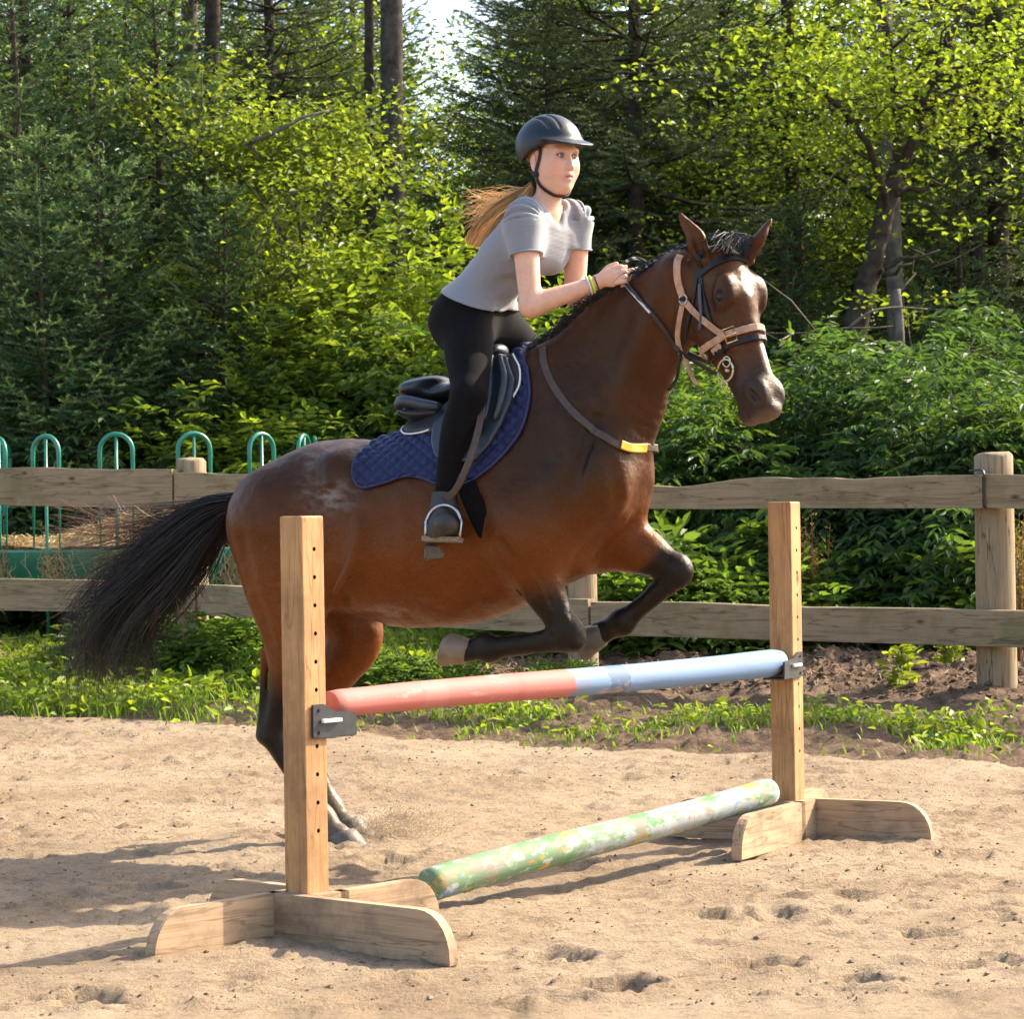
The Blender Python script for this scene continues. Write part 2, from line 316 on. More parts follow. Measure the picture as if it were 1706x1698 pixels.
# height lookup on the built ground
_gx = np.array(sorted(set(np.round(GV[:, 0], 5)))); _gy = np.array(sorted(set(np.round(GV[:, 1], 5)))); _gz = GV[:, 2].reshape(len(_gy), len(_gx))
def gh(x, y):
    x = np.asarray(x, float); y = np.asarray(y, float)
    j = np.clip(np.searchsorted(_gx, x) - 1, 0, len(_gx) - 2); i = np.clip(np.searchsorted(_gy, y) - 1, 0, len(_gy) - 2)
    u = np.clip((x - _gx[j]) / (_gx[j + 1] - _gx[j]), 0, 1); v = np.clip((y - _gy[i]) / (_gy[i + 1] - _gy[i]), 0, 1)
    return (_gz[i, j] * (1 - u) + _gz[i, j + 1] * u) * (1 - v) + (_gz[i + 1, j] * (1 - u) + _gz[i + 1, j + 1] * u) * v
# loose clods and grit on the sand
def clods(name, n, xr, yr, size, col, mat, seed, filt=None, power=1.0):
    r = np.random.RandomState(seed); x = r.uniform(*xr, n); y = yr[0] + (yr[1] - yr[0]) * r.rand(n) ** power
    if filt is not None: k = filt(x, y, r); x, y = x[k], y[k]
    n = len(x); s = size[0] + (size[1] - size[0]) * r.rand(n) ** 3
    O = np.array([(1, 0, 0), (-1, 0, 0), (0, 1, 0), (0, -1, 0), (0, 0, 1), (0, 0, -1)], float)
    T = np.array([(0, 2, 4), (2, 1, 4), (1, 3, 4), (3, 0, 4), (2, 0, 5), (1, 2, 5), (3, 1, 5), (0, 3, 5)])
    V = O[None] * s[:, None, None] * r.uniform(.6, 1.3, (n, 6, 1)) * np.array([1, 1, .6]); V += r.normal(0, .18, V.shape) * s[:, None, None]
    V[..., 0] += x[:, None]; V[..., 1] += y[:, None]; V[..., 2] += (gh(x, y) + s * .15)[:, None]
    F = (np.arange(n) * 6)[:, None, None] + T[None]
    C = np.repeat(np.array(col) * r.uniform(.55, 1.2, (n, 1)), 6, 0)
    return tag(add(name, mesh_np(name, V.reshape(-1, 3), [F.reshape(-1, 3)], [mat], C, False)), kind='stuff')
CLOD_M = simple_mat('clod', (1, 1, 1), 0.95, 0.2, 90, 0.6, 160, attr=True, spec=0.15)
_fs = lambda x, y, r: (fence_d(x, y) > verge_edge(x, y) - .1) & (vnoise(x * 1.6, y * 1.6, 31) + 0.5 * r.rand(len(x)) > 0.12)
tag(clods('sand_clods', 12000, (-3.6, 3.8), (6.4, 14.5), (.002, .010), (.24, .17, .115), CLOD_M, 3, _fs, 1.3), 'small clods and grit scattered over the trodden sand', 'sand clods')
_fd = lambda x, y, r: (fence_d(x, y) < .25) & (fence_d(x, y) > -3.2) & (fence_s(x, y) > 3.0)
tag(clods('soil_clods', 22000, (-1.0, 4.4), (12.6, 18), (.006, .030), (.15, .10, .066), CLOD_M, 4, _fd), 'dark crumbly clods on the dug soil under the fence', 'soil clods')
# ================================================================== the jump
PINE = wood_mat('pine', (0.45, 0.245, 0.100), (0.21, 0.09, 0.030), 1.5, 0.65, axis='Z', stain=(0.25, 0.13, 0.055), crack=.45)
PINE_B = wood_mat('pine_worn', (0.39, 0.262, 0.155), (0.205, 0.118, 0.062), 0.9, 0.75, stain=(0.13, 0.088, 0.055), crack=.5)
HOLE_M = simple_mat('hole_dark', (0.03, 0.02, 0.012), 0.9)
CUP_M = simple_mat('cup_steel', (0.035, 0.037, 0.042), 0.45, 0.25, 40, 0.1, 150, metal=0.3)
PIN_M = simple_mat('pin_plastic', (0.72, 0.70, 0.66), 0.4, 0.05)
POST_W, BOARD_H, BOARD_T = 0.088, 0.142, 0.038
def bored_post(face, h, holes):
    """square post with a row of bored holes in one face; local z up, faces along local x / y"""
    me = box_mesh('post', (POST_W, POST_W, h), PINE, 0.007, 3, (0, 0, h / 2)); o = add('post', me)
    cb = bmesh.new()
    for z in holes:
        r = bmesh.ops.create_cone(cb, cap_ends=True, segments=12, radius1=0.0062, radius2=0.0062, depth=0.03)
        M = Matrix.Translation(Vector((face[0] * (POST_W / 2 - .008) + face[2], face[1] * (POST_W / 2 - .008) + face[3], z))) @ (Matrix.Rotation(math.pi / 2, 4, 'Y') if face[0] else Matrix.Rotation(math.pi / 2, 4, 'X'))
        bmesh.ops.transform(cb, matrix=M, verts=r['verts'])
    cm = bpy.data.meshes.new('cut'); cb.to_mesh(cm); cb.free(); cm.materials.append(HOLE_M); c = add('cut', cm)
    md = o.modifiers.new('b', 'BOOLEAN'); md.object = c; md.operation = 'DIFFERENCE'; md.solver = 'EXACT'; md.material_mode = 'TRANSFER'
    dg = bpy.context.evaluated_depsgraph_get(); new = bpy.data.meshes.new_from_object(o.evaluated_get(dg)); new.name = 'post'
    bpy.data.objects.remove(o); bpy.data.objects.remove(c); return new
def board_outline(L, h=BOARD_H, inner=0.0):
    r = 0.125; pts = [(inner, 0), (L, 0)]
    for a in np.linspace(0, 90, 8): pts.append((L - r * 0.92 + r * 0.92 * math.cos(math.radians(a)) ** 0.9, h - r + r * math.sin(math.radians(a))))
    pts.append((inner, h)); return pts
def jump_standard(loc, rot, label, lens, cup_z, mir=1):
    """post in a pinwheel of four feet; local -y / +x faces look towards the camera"""
    t = thing('jump_standard', label, 'jump stand', loc, rot, 'wooden jump standards'); h = 1.172
    holes = [z for z in np.arange(0.30, h - .06, 0.078) if abs(z - cup_z) > .06]
    add('post', bored_post((1, 0, 0, .004), h, holes), t)
    w = POST_W / 2; k = BOARD_T / 2
    # (direction of foot, side of the post it is fixed to)
    for q, ((dx, dy), (sx, sy)) in enumerate((((0, -1), (-1, 0)), ((1, 0), (0, -1)), ((0, 1), (1, 0)), ((-1, 0), (0, 1)))):
        sx, sy = sx * mir, sy * mir
        me = prism_mesh('foot_board', board_outline(lens[q]), BOARD_T, PINE_B)
        b = add('foot_board', me, t); ang = math.atan2(dy, dx)
        start = -w - .002 - (BOARD_T if q in (1, 3) else 0)
        b.location = (sx * (w + k + .002) + dx * start, sy * (w + k + .002) + dy * start, -0.012); b.rotation_euler = (0, 0, ang)
    return t
def cup_mesh():
    mb = MB()
    prof = [(-.055, -.042), (-.055, .05), (-.01, .05), (.03, .028), (.115, .02), (.118, -.044), (.05, -.044), (.03, -.048)]
    me = prism_mesh('cup_plate', prof, .007, CUP_M, .0015); return me
CUP_Z = 0.60
def build_cup(t, loc, rotz, sc=1.0, g=1):
    cup = add('jump_cup', cup_mesh(), t); cup.location = loc; cup.rotation_euler = (0, 0, rotz); cup.scale = (sc, sc, sc)
    tray = add('cup_tray', box_mesh('cup_tray', (.098, .08, .006), CUP_M, .001, 1), cup); tray.location = (.068, .043 * g, -.043)
    pin = add('cup_pin', box_mesh('cup_pin', (.075, .012, .011), PIN_M, .004, 3), cup); pin.location = (.012, -.010 * g, .003)
    for z in (-.028, .034):
        bo = MB(); V, F = tube([(-.03, -.0025 * g, z), (-.03, -.0075 * g, z)], .005, 8); bo.add(V, F); add('bolt', bo.mesh('bolt', [HOLE_M], False), cup)
PL, PR = np.array([-0.585, 7.50]), np.array([0.952, 9.46])
t1 = jump_standard((PL[0], PL[1], .004), math.radians(-41), 'wooden jump stand with bored post at left, in front of the horse rump', (.57, .69, .50, .55), CUP_Z)
t2 = jump_standard((PR[0], PR[1], .034), math.radians(-29), 'wooden jump stand with bored post at right, under the blue end of the pole', (.64, .59, .56, .52), CUP_Z, -1)
build_cup(t1, (POST_W / 2 + .006, .035, CUP_Z), math.pi / 2)
build_cup(t2, (POST_W / 2 + .006, -.030, CUP_Z), math.radians(-90), .95, -1)
def pole_material(name, stops_fn):
    m, nt, b, L = mat_new(name); tc = N(nt, 'ShaderNodeTexCoord'); stops_fn(nt, b, L, tc)
    b.inputs['Roughness'].default_value = 0.72; b.inputs['Specular IOR Level'].default_value = .3
    n2 = N(nt, 'ShaderNodeTexNoise', i_Scale=14.0, i_Detail=7.0); mp = N(nt, 'ShaderNodeMapping'); mp.inputs['Scale'].default_value = (.25, 2, 2); L(tc.outputs['Object'], mp.inputs[0]); L(mp.outputs[0], n2.inputs['Vector'])
    bp = N(nt, 'ShaderNodeBump', i_Strength=0.3, i_Distance=0.006); L(n2.outputs[0], bp.inputs['Height']); L(bp.outputs[0], b.inputs['Normal'])
    return m
def worn(nt, L, tc, out, col, scale, lo, hi, stretch=(1, 1, 1), seed=0.0):
    mp = N(nt, 'ShaderNodeMapping'); mp.inputs['Scale'].default_value = stretch; mp.inputs['Location'].default_value = (seed, seed * 1.7, seed * .6); L(tc.outputs['Object'], mp.inputs[0])
    n = N(nt, 'ShaderNodeTexNoise', i_Scale=scale, i_Detail=7.0, i_Roughness=0.65); L(mp.outputs[0], n.inputs['Vector'])
    r = ramp(nt, [(lo, (0, 0, 0)), (hi, (1, 1, 1))]); L(n.outputs[0], r.inputs[0])
    mx = mixc(nt); L(r.outputs[0], mx.inputs[0]); L(out, mx.inputs[6]); mx.inputs[7].default_value = (*col, 1); return mx.outputs[2]
def upper_cols(nt, b, L, tc):
    sx = N(nt, 'ShaderNodeSeparateXYZ'); L(tc.outputs['Object'], sx.inputs[0])
    n = N(nt, 'ShaderNodeTexNoise', i_Scale=26.0, i_Detail=4.0); L(tc.outputs['Object'], n.inputs['Vector'])
    a = N(nt, 'ShaderNodeMath', operation='MULTIPLY_ADD', i_1=0.06); L(n.outputs[0], a.inputs[0]); L(sx.outputs[0], a.inputs[2])
    g = N(nt, 'ShaderNodeMath', operation='GREATER_THAN', i_1=1.13); L(a.outputs[0], g.inputs[0])
    mx = mixc(nt); L(g.outputs[0], mx.inputs[0]); mx.inputs[6].default_value = (0.43, 0.135, 0.112, 1); mx.inputs[7].default_value = (0.15, 0.23, 0.36, 1); out = mx.outputs[2]
    # an old coat shows as a darker ring on the blue half, paler rings on the red
    for c0, w, col, f in ((1.36, .055, (0.085, 0.13, 0.21), .8), (0.46, .055, (0.47, 0.19, 0.16), .4), (0.86, .02, (.34, .10, .08), .35), (1.17, .03, (.20, .20, .24), .5)):
        s = N(nt, 'ShaderNodeMath', operation='SUBTRACT', i_1=c0); L(a.outputs[0], s.inputs[0]); ab = N(nt, 'ShaderNodeMath', operation='ABSOLUTE'); L(s.outputs[0], ab.inputs[0])
        lt = N(nt, 'ShaderNodeMath', operation='LESS_THAN', i_1=w); L(ab.outputs[0], lt.inputs[0]); ml = N(nt, 'ShaderNodeMath', operation='MULTIPLY', i_1=f); L(lt.outputs[0], ml.inputs[0])
        q = mixc(nt); L(ml.outputs[0], q.inputs[0]); L(out, q.inputs[6]); q.inputs[7].default_value = (*col, 1); out = q.outputs[2]
    out = worn(nt, L, tc, out, (0.44, 0.30, 0.25), 9.0, 0.62, 0.70, (.5, 1.6, 1.6)); out = worn(nt, L, tc, out, (0.42, 0.33, 0.25), 16.0, 0.68, 0.72, (.3, 1.5, 1.5), 3.1)
    out = worn(nt, L, tc, out, (0.16, 0.13, 0.12), 8.0, 0.725, 0.735, (.12, 3, 3), 7.7)
    L(out, b.inputs['Base Color'])
def lower_cols(nt, b, L, tc):
    sx = N(nt, 'ShaderNodeSeparateXYZ'); L(tc.outputs['Object'], sx.inputs[0])
    rgb = N(nt, 'ShaderNodeRGB'); rgb.outputs[0].default_value = (0.29, 0.305, 0.285, 1); out = rgb.outputs[0]
    # green base paint fading out along the pole
    n = N(nt, 'ShaderNodeTexNoise', i_Scale=11.0, i_Detail=7.0, i_Roughness=.7); mp = N(nt, 'ShaderNodeMapping'); mp.inputs['Scale'].default_value = (.55, 1.4, 1.4); mp.inputs['Rotation'].default_value = (.0, .4, .5); L(tc.outputs['Object'], mp.inputs[0]); L(mp.outputs[0], n.inputs['Vector'])
    a = N(nt, 'ShaderNodeMath', operation='MULTIPLY_ADD', i_1=-0.20, i_2=0.58); L(sx.outputs[0], a.inputs[0])
    ad = N(nt, 'ShaderNodeMath', operation='ADD'); L(a.outputs[0], ad.inputs[0]); L(n.outputs[0], ad.inputs[1])
    r = ramp(nt, [(0.86, (0, 0, 0)), (0.95, (1, 1, 1))]); L(ad.outputs[0], r.inputs[0]); mx = mixc(nt); L(r.outputs[0], mx.inputs[0]); L(out, mx.inputs[6]); mx.inputs[7].default_value = (0.145, 0.225, 0.118, 1); out = mx.outputs[2]
    sc = [((0.32, 0.34, 0.32), 9, .52, .60, 12.7), ((0.44, 0.28, 0.06), 12, .56, .59, 1.3), ((0.09, 0.25, 0.085), 11, .545, .575, 5.2), ((0.15, 0.25, 0.45), 15, .62, .645, 9.1), ((0.38, 0.40, 0.38), 17, .58, .61, 15.7), ((0.50, 0.15, 0.07), 18, .67, .69, 17.0), ((0.24, 0.20, 0.145), 8, .56, .64, 25.0)]
    for col, s, lo, hi, sd in sc: out = worn(nt, L, tc, out, col, s, lo, hi, (.7, 1.3, 1.3), sd)
    L(out, b.inputs['Base Color'])
def pole(name, A, B, r0, r1, label, mat, bark=0.0):
    A = np.array(A, float); B = np.array(B, float); L = np.linalg.norm(B - A); u = np.linspace(0, 1, 60)
    P = np.zeros((60, 3)); P[:, 0] = u * L; P[:, 2] = 0.006 * np.sin(u * 5 + 1) ; P[:, 1] = .005 * np.sin(u * 4)
    R = (r0 + (r1 - r0) * u) * (1 + .03 * vnoise(u * 14, u * 0 + 2, 9)); R[0] *= .93; R[-1] *= .93
    P2 = np.concatenate([P[:1] - [.003, 0, 0], P, P[-1:] + [.003, 0, 0]]); R2 = np.concatenate([[R[0] * .9], R, [R[-1] * .88]])
    mb = MB(); V, F = tube(P2, R2, 28); mb.add(V, F); o = add(name, mb.mesh(name, [mat]))
    o.matrix_world = Matrix.Translation(Vector(A)) @ Vector(B - A).to_track_quat('X', 'Z').to_matrix().to_4x4()
    return tag(o, label, 'jump pole', 'painted jump poles')
_pa, _pb = at(549, 1177, 7.60), at(1294, 1103, 9.40)
UPM = pole_material('pole_red_blue', upper_cols); LOM = pole_material('pole_splashed', lower_cols)
_q = pole('jump_pole', _pa, _pb, .040, .0475, 'faded red and blue wooden pole resting in the jump cups', UPM)
_ga, _gb = ground_at(715, 1478, .065), ground_at(1281, 1318, .215)
pole('jump_pole', _ga, _gb, .052, .046, 'white pole splashed with green and yellow paint lying on the sand', LOM)
END_M = wood_mat('pole_end', (0.40, 0.28, 0.18), (0.2, .13, .08), 1, .8, False)
# ================================================================== the fence
GREY_WOOD = wood_mat('weathered_wood', (0.27, 0.195, 0.115), (0.105, 0.070, 0.038), 1.3, 0.85, knots=True, stain=(0.15, 0.13, 0.06), crack=.6)
GREY_POST = wood_mat('weathered_post', (0.27, 0.20, 0.12), (0.11, 0.077, 0.043), 1.2, 0.85, knots=True, stain=(0.19, 0.155, 0.085), axis='Z', crack=.8)
_P0, _PN = np.array([*FA, 0]), np.array([*FN, 0])
def fp(px, py, off=0.0):
    d = ray(px, py); return CAMP + d * (np.dot(_P0 + _PN * off - CAMP, _PN) / np.dot(d, _PN))
def rail(fence, tl, tr, bl, br, seed, wav=0.006, thick=.07, off=.105):
    """plank between pixel corners on the fence plane; own x axis along the plank"""
    a, b, c, d = fp(*tl, off), fp(*tr, off), fp(*bl, off), fp(*br, off); n = 40; u = np.linspace(0, 1, n)
    L = np.linalg.norm((b - a)[:2]); top = a[2] + (b[2] - a[2]) * u + wav * fbm(u * 7, u * 0 + seed, 3, seed) * 2; bot = c[2] + (d[2] - c[2]) * u + wav * .6 * fbm(u * 6, u * 0 + seed + 5, 3, seed)
    if seed == 3: top = top - .03 * sstep(.45, .1, u) + .012 * np.sin(u * 17) * sstep(.75, .3, u)
    z0 = (a[2] + c[2]) / 2; x = u * L; prof = []
    for k, (yy, zz) in enumerate(((-.5, 0), (-.5, 1), (.5, 1), (.5, 0))):
        for (e, g) in (((-1, 0), (0, -1)) if 0 else ((0, 0),)):
            prof.append((yy, zz))
    V = []; e = .008
    ring = [(-.5, e, 0), (-.5, 1 - e * 3, 0), (-.43, 1, 0), (.43, 1, 0), (.5, 1 - e * 3, 0), (.5, e, 0), (.43, 0, 0), (-.43, 0, 0)]
    for (yy, zz, _) in ring:
        V.append(np.stack([x, yy * thick + .004 * fbm(u * 9, u * 0 + zz * 9 + seed, 2, seed + 3) , bot + (top - bot) * zz - z0], -1))
    V = np.stack(V, 1); m = len(ring); i = np.arange(n - 1)[:, None] * m; j = np.arange(m)[None]; k = (j + 1) % m
    F = np.stack([i + j, i + k, i + m + k, i + m + j], -1).reshape(-1, 4); cap = np.array([list(range(m)), [(n - 1) * m + q for q in range(m)][::-1]])
    me = mesh_np('rail', V.reshape(-1, 3), [F[:, ::-1], cap[:, ::-1]], [GREY_WOOD], None, False)
    ang = math.atan2(b[1] - a[1], b[0] - a[0]); o = add('rail', me, fence)
    o.matrix_world = Matrix.Translation(Vector((a[0], a[1], z0))) @ Matrix.Rotation(ang, 4, 'Z'); return o
fence = thing('wooden_fence', 'weathered wooden rail fence with log posts behind the horse', 'fence')
rail(fence, (-420, 771), (292, 783), (-420, 832), (292, 848), 1)
rail(fence, (296, 787), (975, 797), (296, 845), (975, 848), 2, off=.100)
rail(fence, (979, 806), (1640, 789), (979, 848), (1640, 847), 3, .008)
rail(fence, (1645, 790), (2300, 800), (1645, 846), (2300, 868), 4)
rail(fence, (-420, 952), (330, 972), (-420, 1012), (330, 1022), 5)
rail(fence, (334, 974), (985, 1001), (334, 1024), (985, 1058), 6, off=.100)
rail(fence, (989, 1001), (2300, 1030), (989, 1058), (2300, 1096), 7)
for q, (px, py, pb, r) in enumerate(((318, 768, 1085, .088), (967, 792, 1120, .078), (1655, 760, 1168, .094), (-330, 768, 1090, .09), (2330, 762, 1190, .09))):
    t_ = fp(px, py, -.02); b_ = fp(px, pb, -.02); zb = float(gh(t_[0], t_[1])) - .15; zt = t_[2]; u = np.linspace(0, 1, 14)
    P = np.stack([0 * u, 0 * u, u * (zt - zb)], -1); R = r * (1.06 - .08 * u) * (1 + .03 * vnoise(u * 6, u * 0 + q, q)); R = np.append(R, R[-1] * .86); P = np.vstack([P, P[-1] + [0, 0, .012]])
    V, F = tube(P, R, 18); V[:, 2] += .02 * (V[:, 2] > zt - zb - .05) * vnoise(V[:, 0] * 30, V[:, 1] * 30, q + 4)
    mb = MB(); mb.add(V, F); add('post', mb.mesh('post', [GREY_POST]), fence, (t_[0], t_[1], zb))
# wire tie round the right hand joint
_w = fp(1638, 788, .15); _w2 = fp(1641, 846, .15); mb = MB(); V, F = tube(spline([_w + [-.05, .1, .012], _w + [0, 0, .008], (_w + _w2) / 2, _w2], 16), .006, 6); mb.add(V, F)
add('wire_tie', mb.mesh('wire_tie', [CUP_M]), fence)
# ================================================================== green hay feeder behind the fence
FEED_M = simple_mat('feeder_green', (0.015, 0.18, 0.115), 0.35, 0.25, 8, 0.1, 60, coat=.2)
FC = np.array([-2.42, 18.15]); FR = 1.10; _fz = float(gh(*FC)) ; FTOP = 1.745
feeder = thing('hay_feeder', 'round green steel hay feeder with arched bars behind the fence', 'hay feeder', (FC[0], FC[1], _fz))
_tz = FTOP - _fz; _pz = 1.02 - _fz
def feeder_arch(a):
    mb = MB(); w = .105; c = np.array([math.cos(a), math.sin(a), 0]) * FR; tdir = np.array([-math.sin(a), math.cos(a), 0])
    P = [c + tdir * -w + [0, 0, _pz - .3]] + [c + tdir * (-w * math.cos(k)) + np.array([0, 0, _tz - w + w * math.sin(k)]) for k in np.linspace(0, math.pi, 13)] + [c + tdir * w + [0, 0, _pz - .3]]
    V, F = tube(P, .0155, 8); mb.add(V, F); return mb.mesh('arch', [FEED_M])
def feeder_bar(a, foot=0):
    mb = MB(); c = np.array([math.cos(a), math.sin(a), 0]) * FR; V, F = tube([c + [0, 0, -.03 if foot else _pz - .3], c + [0, 0, _tz - .01]], .011, 8); mb.add(V, F); return mb.mesh('bar', [FEED_M])
for q in range(14):
    a = (q + .35) * 2 * math.pi / 14; add('arch', feeder_arch(a), feeder); add('bar', feeder_bar(a, q % 3 == 0), feeder)
mb = MB(); na = 48; a = np.arange(na) * 2 * math.pi / na; rings = []
for (rr, z) in ((FR - .012, _pz - .33), (FR + .012, _pz - .33), (FR + .012, _pz - .02), (FR + .022, _pz), (FR - .012, _pz)): rings.append(np.stack([rr * np.cos(a), rr * np.sin(a), np.full(na, z)], -1))
V = np.stack(rings, 0).reshape(-1, 3); m = len(rings); i = np.arange(m)[:, None] * na; i2 = ((np.arange(m) + 1) % m)[:, None] * na; j = np.arange(na)[None]; k = (j + 1) % na
mb.add(V, np.stack([i + j, i + k, i2 + k, i2 + j], -1).reshape(-1, 4)); add('panel', mb.mesh('panel', [FEED_M]), feeder)
# ================================================================== organic shapes: signed distance field -> surface nets
def smin(a, b, k):
    if k <= 0: return np.minimum(a, b)
    h = np.maximum(k - np.abs(a - b), 0) / k; return np.minimum(a, b) - h * h * k * .25
def smax(a, b, k): return -smin(-a, -b, k)
def ring_on_horse(c, e1, e2, n=72, off=.004, a0=0.0, a1=2 * math.pi, rmax=.6):
    """band round the horse in the plane c + span(e1,e2)"""
    e1 = unit(e1); e2 = unit(e2 - e1 * np.dot(e1, e2)); P = []
    for a in np.linspace(a0, a1, n):
        d = math.cos(a) * e1 + math.sin(a) * e2; t = np.arange(0, rmax, .003); v = hf.sample(c + d * t[:, None]); k = np.where(v > off)[0]; P.append(c + d * (t[k[0]] if len(k) else rmax))
    P = np.array(P); return P, hf.grad(P)
class Field:
    def __init__(s, lo, hi, res):
        s.lo = np.array(lo, float); s.res = res; s.n = np.ceil((np.array(hi) - lo) / res).astype(int) + 1
        s.ax = [(s.lo[i] + res * np.arange(s.n[i])).astype(np.float32) for i in range(3)]; s.D = np.full(s.n, .5, np.float32)
    def win(s, lo, hi):
        a = np.clip(np.floor((np.asarray(lo) - s.lo) / s.res).astype(int), 0, s.n); b = np.clip(np.ceil((np.asarray(hi) - s.lo) / s.res).astype(int) + 1, 0, s.n)
        sl = tuple(slice(p, q) for p, q in zip(a, b)); return sl, s.ax[0][sl[0]][:, None, None], s.ax[1][sl[1]][None, :, None], s.ax[2][sl[2]][None, None, :]
    def _op(s, sl, d, k, op):
        if d.size == 0: return
        if op == 'u': s.D[sl] = smin(s.D[sl], d, k)
        elif op == 's': s.D[sl] = smax(s.D[sl], -d, k)
        else: s.D[sl] = smax(s.D[sl], d, k)
    def ell(s, c, r, R=None, k=.02, op='u', m=.05):
        """ellipsoid, R rows = its axes"""
        c = np.asarray(c, float); r = np.asarray(r, float); R = np.eye(3) if R is None else np.asarray(R); ext = np.sqrt(((R * r[:, None]) ** 2).sum(0)) + m + k
        sl, X, Y, Z = s.win(c - ext, c + ext); X = X - c[0]; Y = Y - c[1]; Z = Z - c[2]
        q = [(X * R[i, 0] + Y * R[i, 1] + Z * R[i, 2]) for i in range(3)]
        k0 = np.sqrt(sum((q[i] / r[i]) ** 2 for i in range(3))); k1 = np.sqrt(sum((q[i] / r[i] ** 2) ** 2 for i in range(3))) + 1e-9
        s._op(sl, (k0 * (k0 - 1) / k1).astype(np.float32), k, op)
    def tube(s, P, R, k=.02, lat=(0, 1, 0), op='u', m=.05, sub=5, cap=1.0):
        """smooth tapered limb through joints P; R rows: r or (r_plane, r_lateral)"""
        P = np.asarray(P, float); R = np.array([(r, r) if np.isscalar(r) else r for r in R], float)
        ns = (len(P) - 1) * sub + 1 if len(P) > 2 else 2; PP = spline(P, ns); RR = np.maximum(spline(R, ns), .001) if len(P) > 2 else R
        lat = unit(lat); rm = RR.max() + m + k; sl, X, Y, Z = s.win(PP.min(0) - rm, PP.max(0) + rm)
        T = np.full(np.broadcast_shapes(X.shape, Y.shape, Z.shape), .5, np.float32); off = [sl[i].start for i in range(3)]
        for a, b, ra, rb in zip(PP[:-1], PP[1:], RR[:-1], RR[1:]):
            e = max(ra.max(), rb.max()) + m + k; s2, X, Y, Z = s.win(np.minimum(a, b) - e, np.maximum(a, b) + e); s3 = tuple(slice(s2[i].start - off[i], s2[i].stop - off[i]) for i in range(3))
            ba = b - a; L2 = ba @ ba + 1e-12; X, Y, Z = np.broadcast_arrays(X - np.float32(a[0]), Y - np.float32(a[1]), Z - np.float32(a[2]))
            t = (X * ba[0] + Y * ba[1] + Z * ba[2]) / L2; tc = np.clip(t, 0, 1); X = X - tc * ba[0]; Y = Y - tc * ba[1]; Z = Z - tc * ba[2]
            if cap != 1.0:
                L = math.sqrt(L2); ex = (t - tc) * L * (1 / cap - 1); X = X + ex * ba[0] / L; Y = Y + ex * ba[1] / L; Z = Z + ex * ba[2] / L
            rp = ra[0] + (rb[0] - ra[0]) * tc; rl = ra[1] + (rb[1] - ra[1]) * tc
            on = X * lat[0] + Y * lat[1] + Z * lat[2]; o2 = np.maximum(X * X + Y * Y + Z * Z - on * on, 0)
            d = (np.sqrt(o2 / rp ** 2 + (on / rl) ** 2) - 1) * np.minimum(rp, rl)
            v = T[s3]; np.minimum(v, d.astype(np.float32), out=v)
        s._op(sl, T, k, op)
    def half(s, p, n, k=.0):
        """keep the side the normal points away from"""
        n = unit(n); p = np.asarray(p, float)
        d = (s.ax[0][:, None, None] - p[0]) * n[0] + (s.ax[1][None, :, None] - p[1]) * n[1] + (s.ax[2][None, None, :] - p[2]) * n[2]
        s.D = smax(s.D, d.astype(np.float32), k).astype(np.float32)
    def sample(s, P):
        P = np.asarray(P, float); q = (P - s.lo) / s.res; i = np.clip(np.floor(q).astype(int), 0, s.n - 2); f = np.clip(q - i, 0, 1); r = 0
        for a in (0, 1):
            for b in (0, 1):
                for c in (0, 1):
                    w = (f[..., 0] if a else 1 - f[..., 0]) * (f[..., 1] if b else 1 - f[..., 1]) * (f[..., 2] if c else 1 - f[..., 2]); r = r + w * s.D[i[..., 0] + a, i[..., 1] + b, i[..., 2] + c]
        return r
    def grad(s, P):
        P = np.asarray(P, float); e = s.res * 1.5; g = np.stack([s.sample(P + np.eye(3)[i] * e) - s.sample(P - np.eye(3)[i] * e) for i in range(3)], -1)
        return g / (np.linalg.norm(g, axis=-1)[..., None] + 1e-9)
    def march(s, o, d, t0=0, t1=3, th=0.0, step=.004):
        """first surface point along o + t d"""
        d = unit(d); t = np.arange(t0, t1, step); v = s.sample(o + d * t[:, None]); ins = np.all((o + d * t[:, None] >= s.lo) & (o + d * t[:, None] <= s.lo + s.res * (s.n - 1)), axis=1)
        k = np.where((v < th) & ins)[0]
        if len(k) == 0: return None
        k = k[0]; 
        if k > 0: t_ = t[k - 1] + step * (v[k - 1] - th) / (v[k - 1] - v[k] + 1e-9)
        else: t_ = t[0]
        return o + d * t_
    def nets(s):
        """naive surface nets"""
        D = s.D; B = D < 0; nx, ny, nz = D.shape
        c = [B[i:nx - 1 + i, j:ny - 1 + j, k:nz - 1 + k] for i in (0, 1) for j in (0, 1) for k in (0, 1)]
        al = c[0].copy(); an = c[0].copy()
        for q in c[1:]: al &= q; an |= q
        act = an & ~al; I = np.argwhere(act); idx = np.full(act.shape, -1, np.int32); idx[act] = np.arange(len(I), dtype=np.int32)
        cor = np.array([(i, j, k) for i in (0, 1) for j in (0, 1) for k in (0, 1)]); v = np.stack([D[I[:, 0] + a, I[:, 1] + b, I[:, 2] + g] for a, b, g in cor], 1)
        acc = np.zeros((len(I), 3)); cnt = np.zeros(len(I))
        for p in range(8):
            for q in range(p + 1, 8):
                if np.abs(cor[p] - cor[q]).sum() != 1: continue
                a, b = v[:, p], v[:, q]; x = (a < 0) != (b < 0); t = np.where(x, a / np.where(a - b == 0, 1, a - b), 0)
                acc += np.where(x[:, None], cor[p] + t[:, None] * (cor[q] - cor[p]), 0); cnt += x
        V = s.lo + s.res * (I + acc / cnt[:, None]); Fs = []
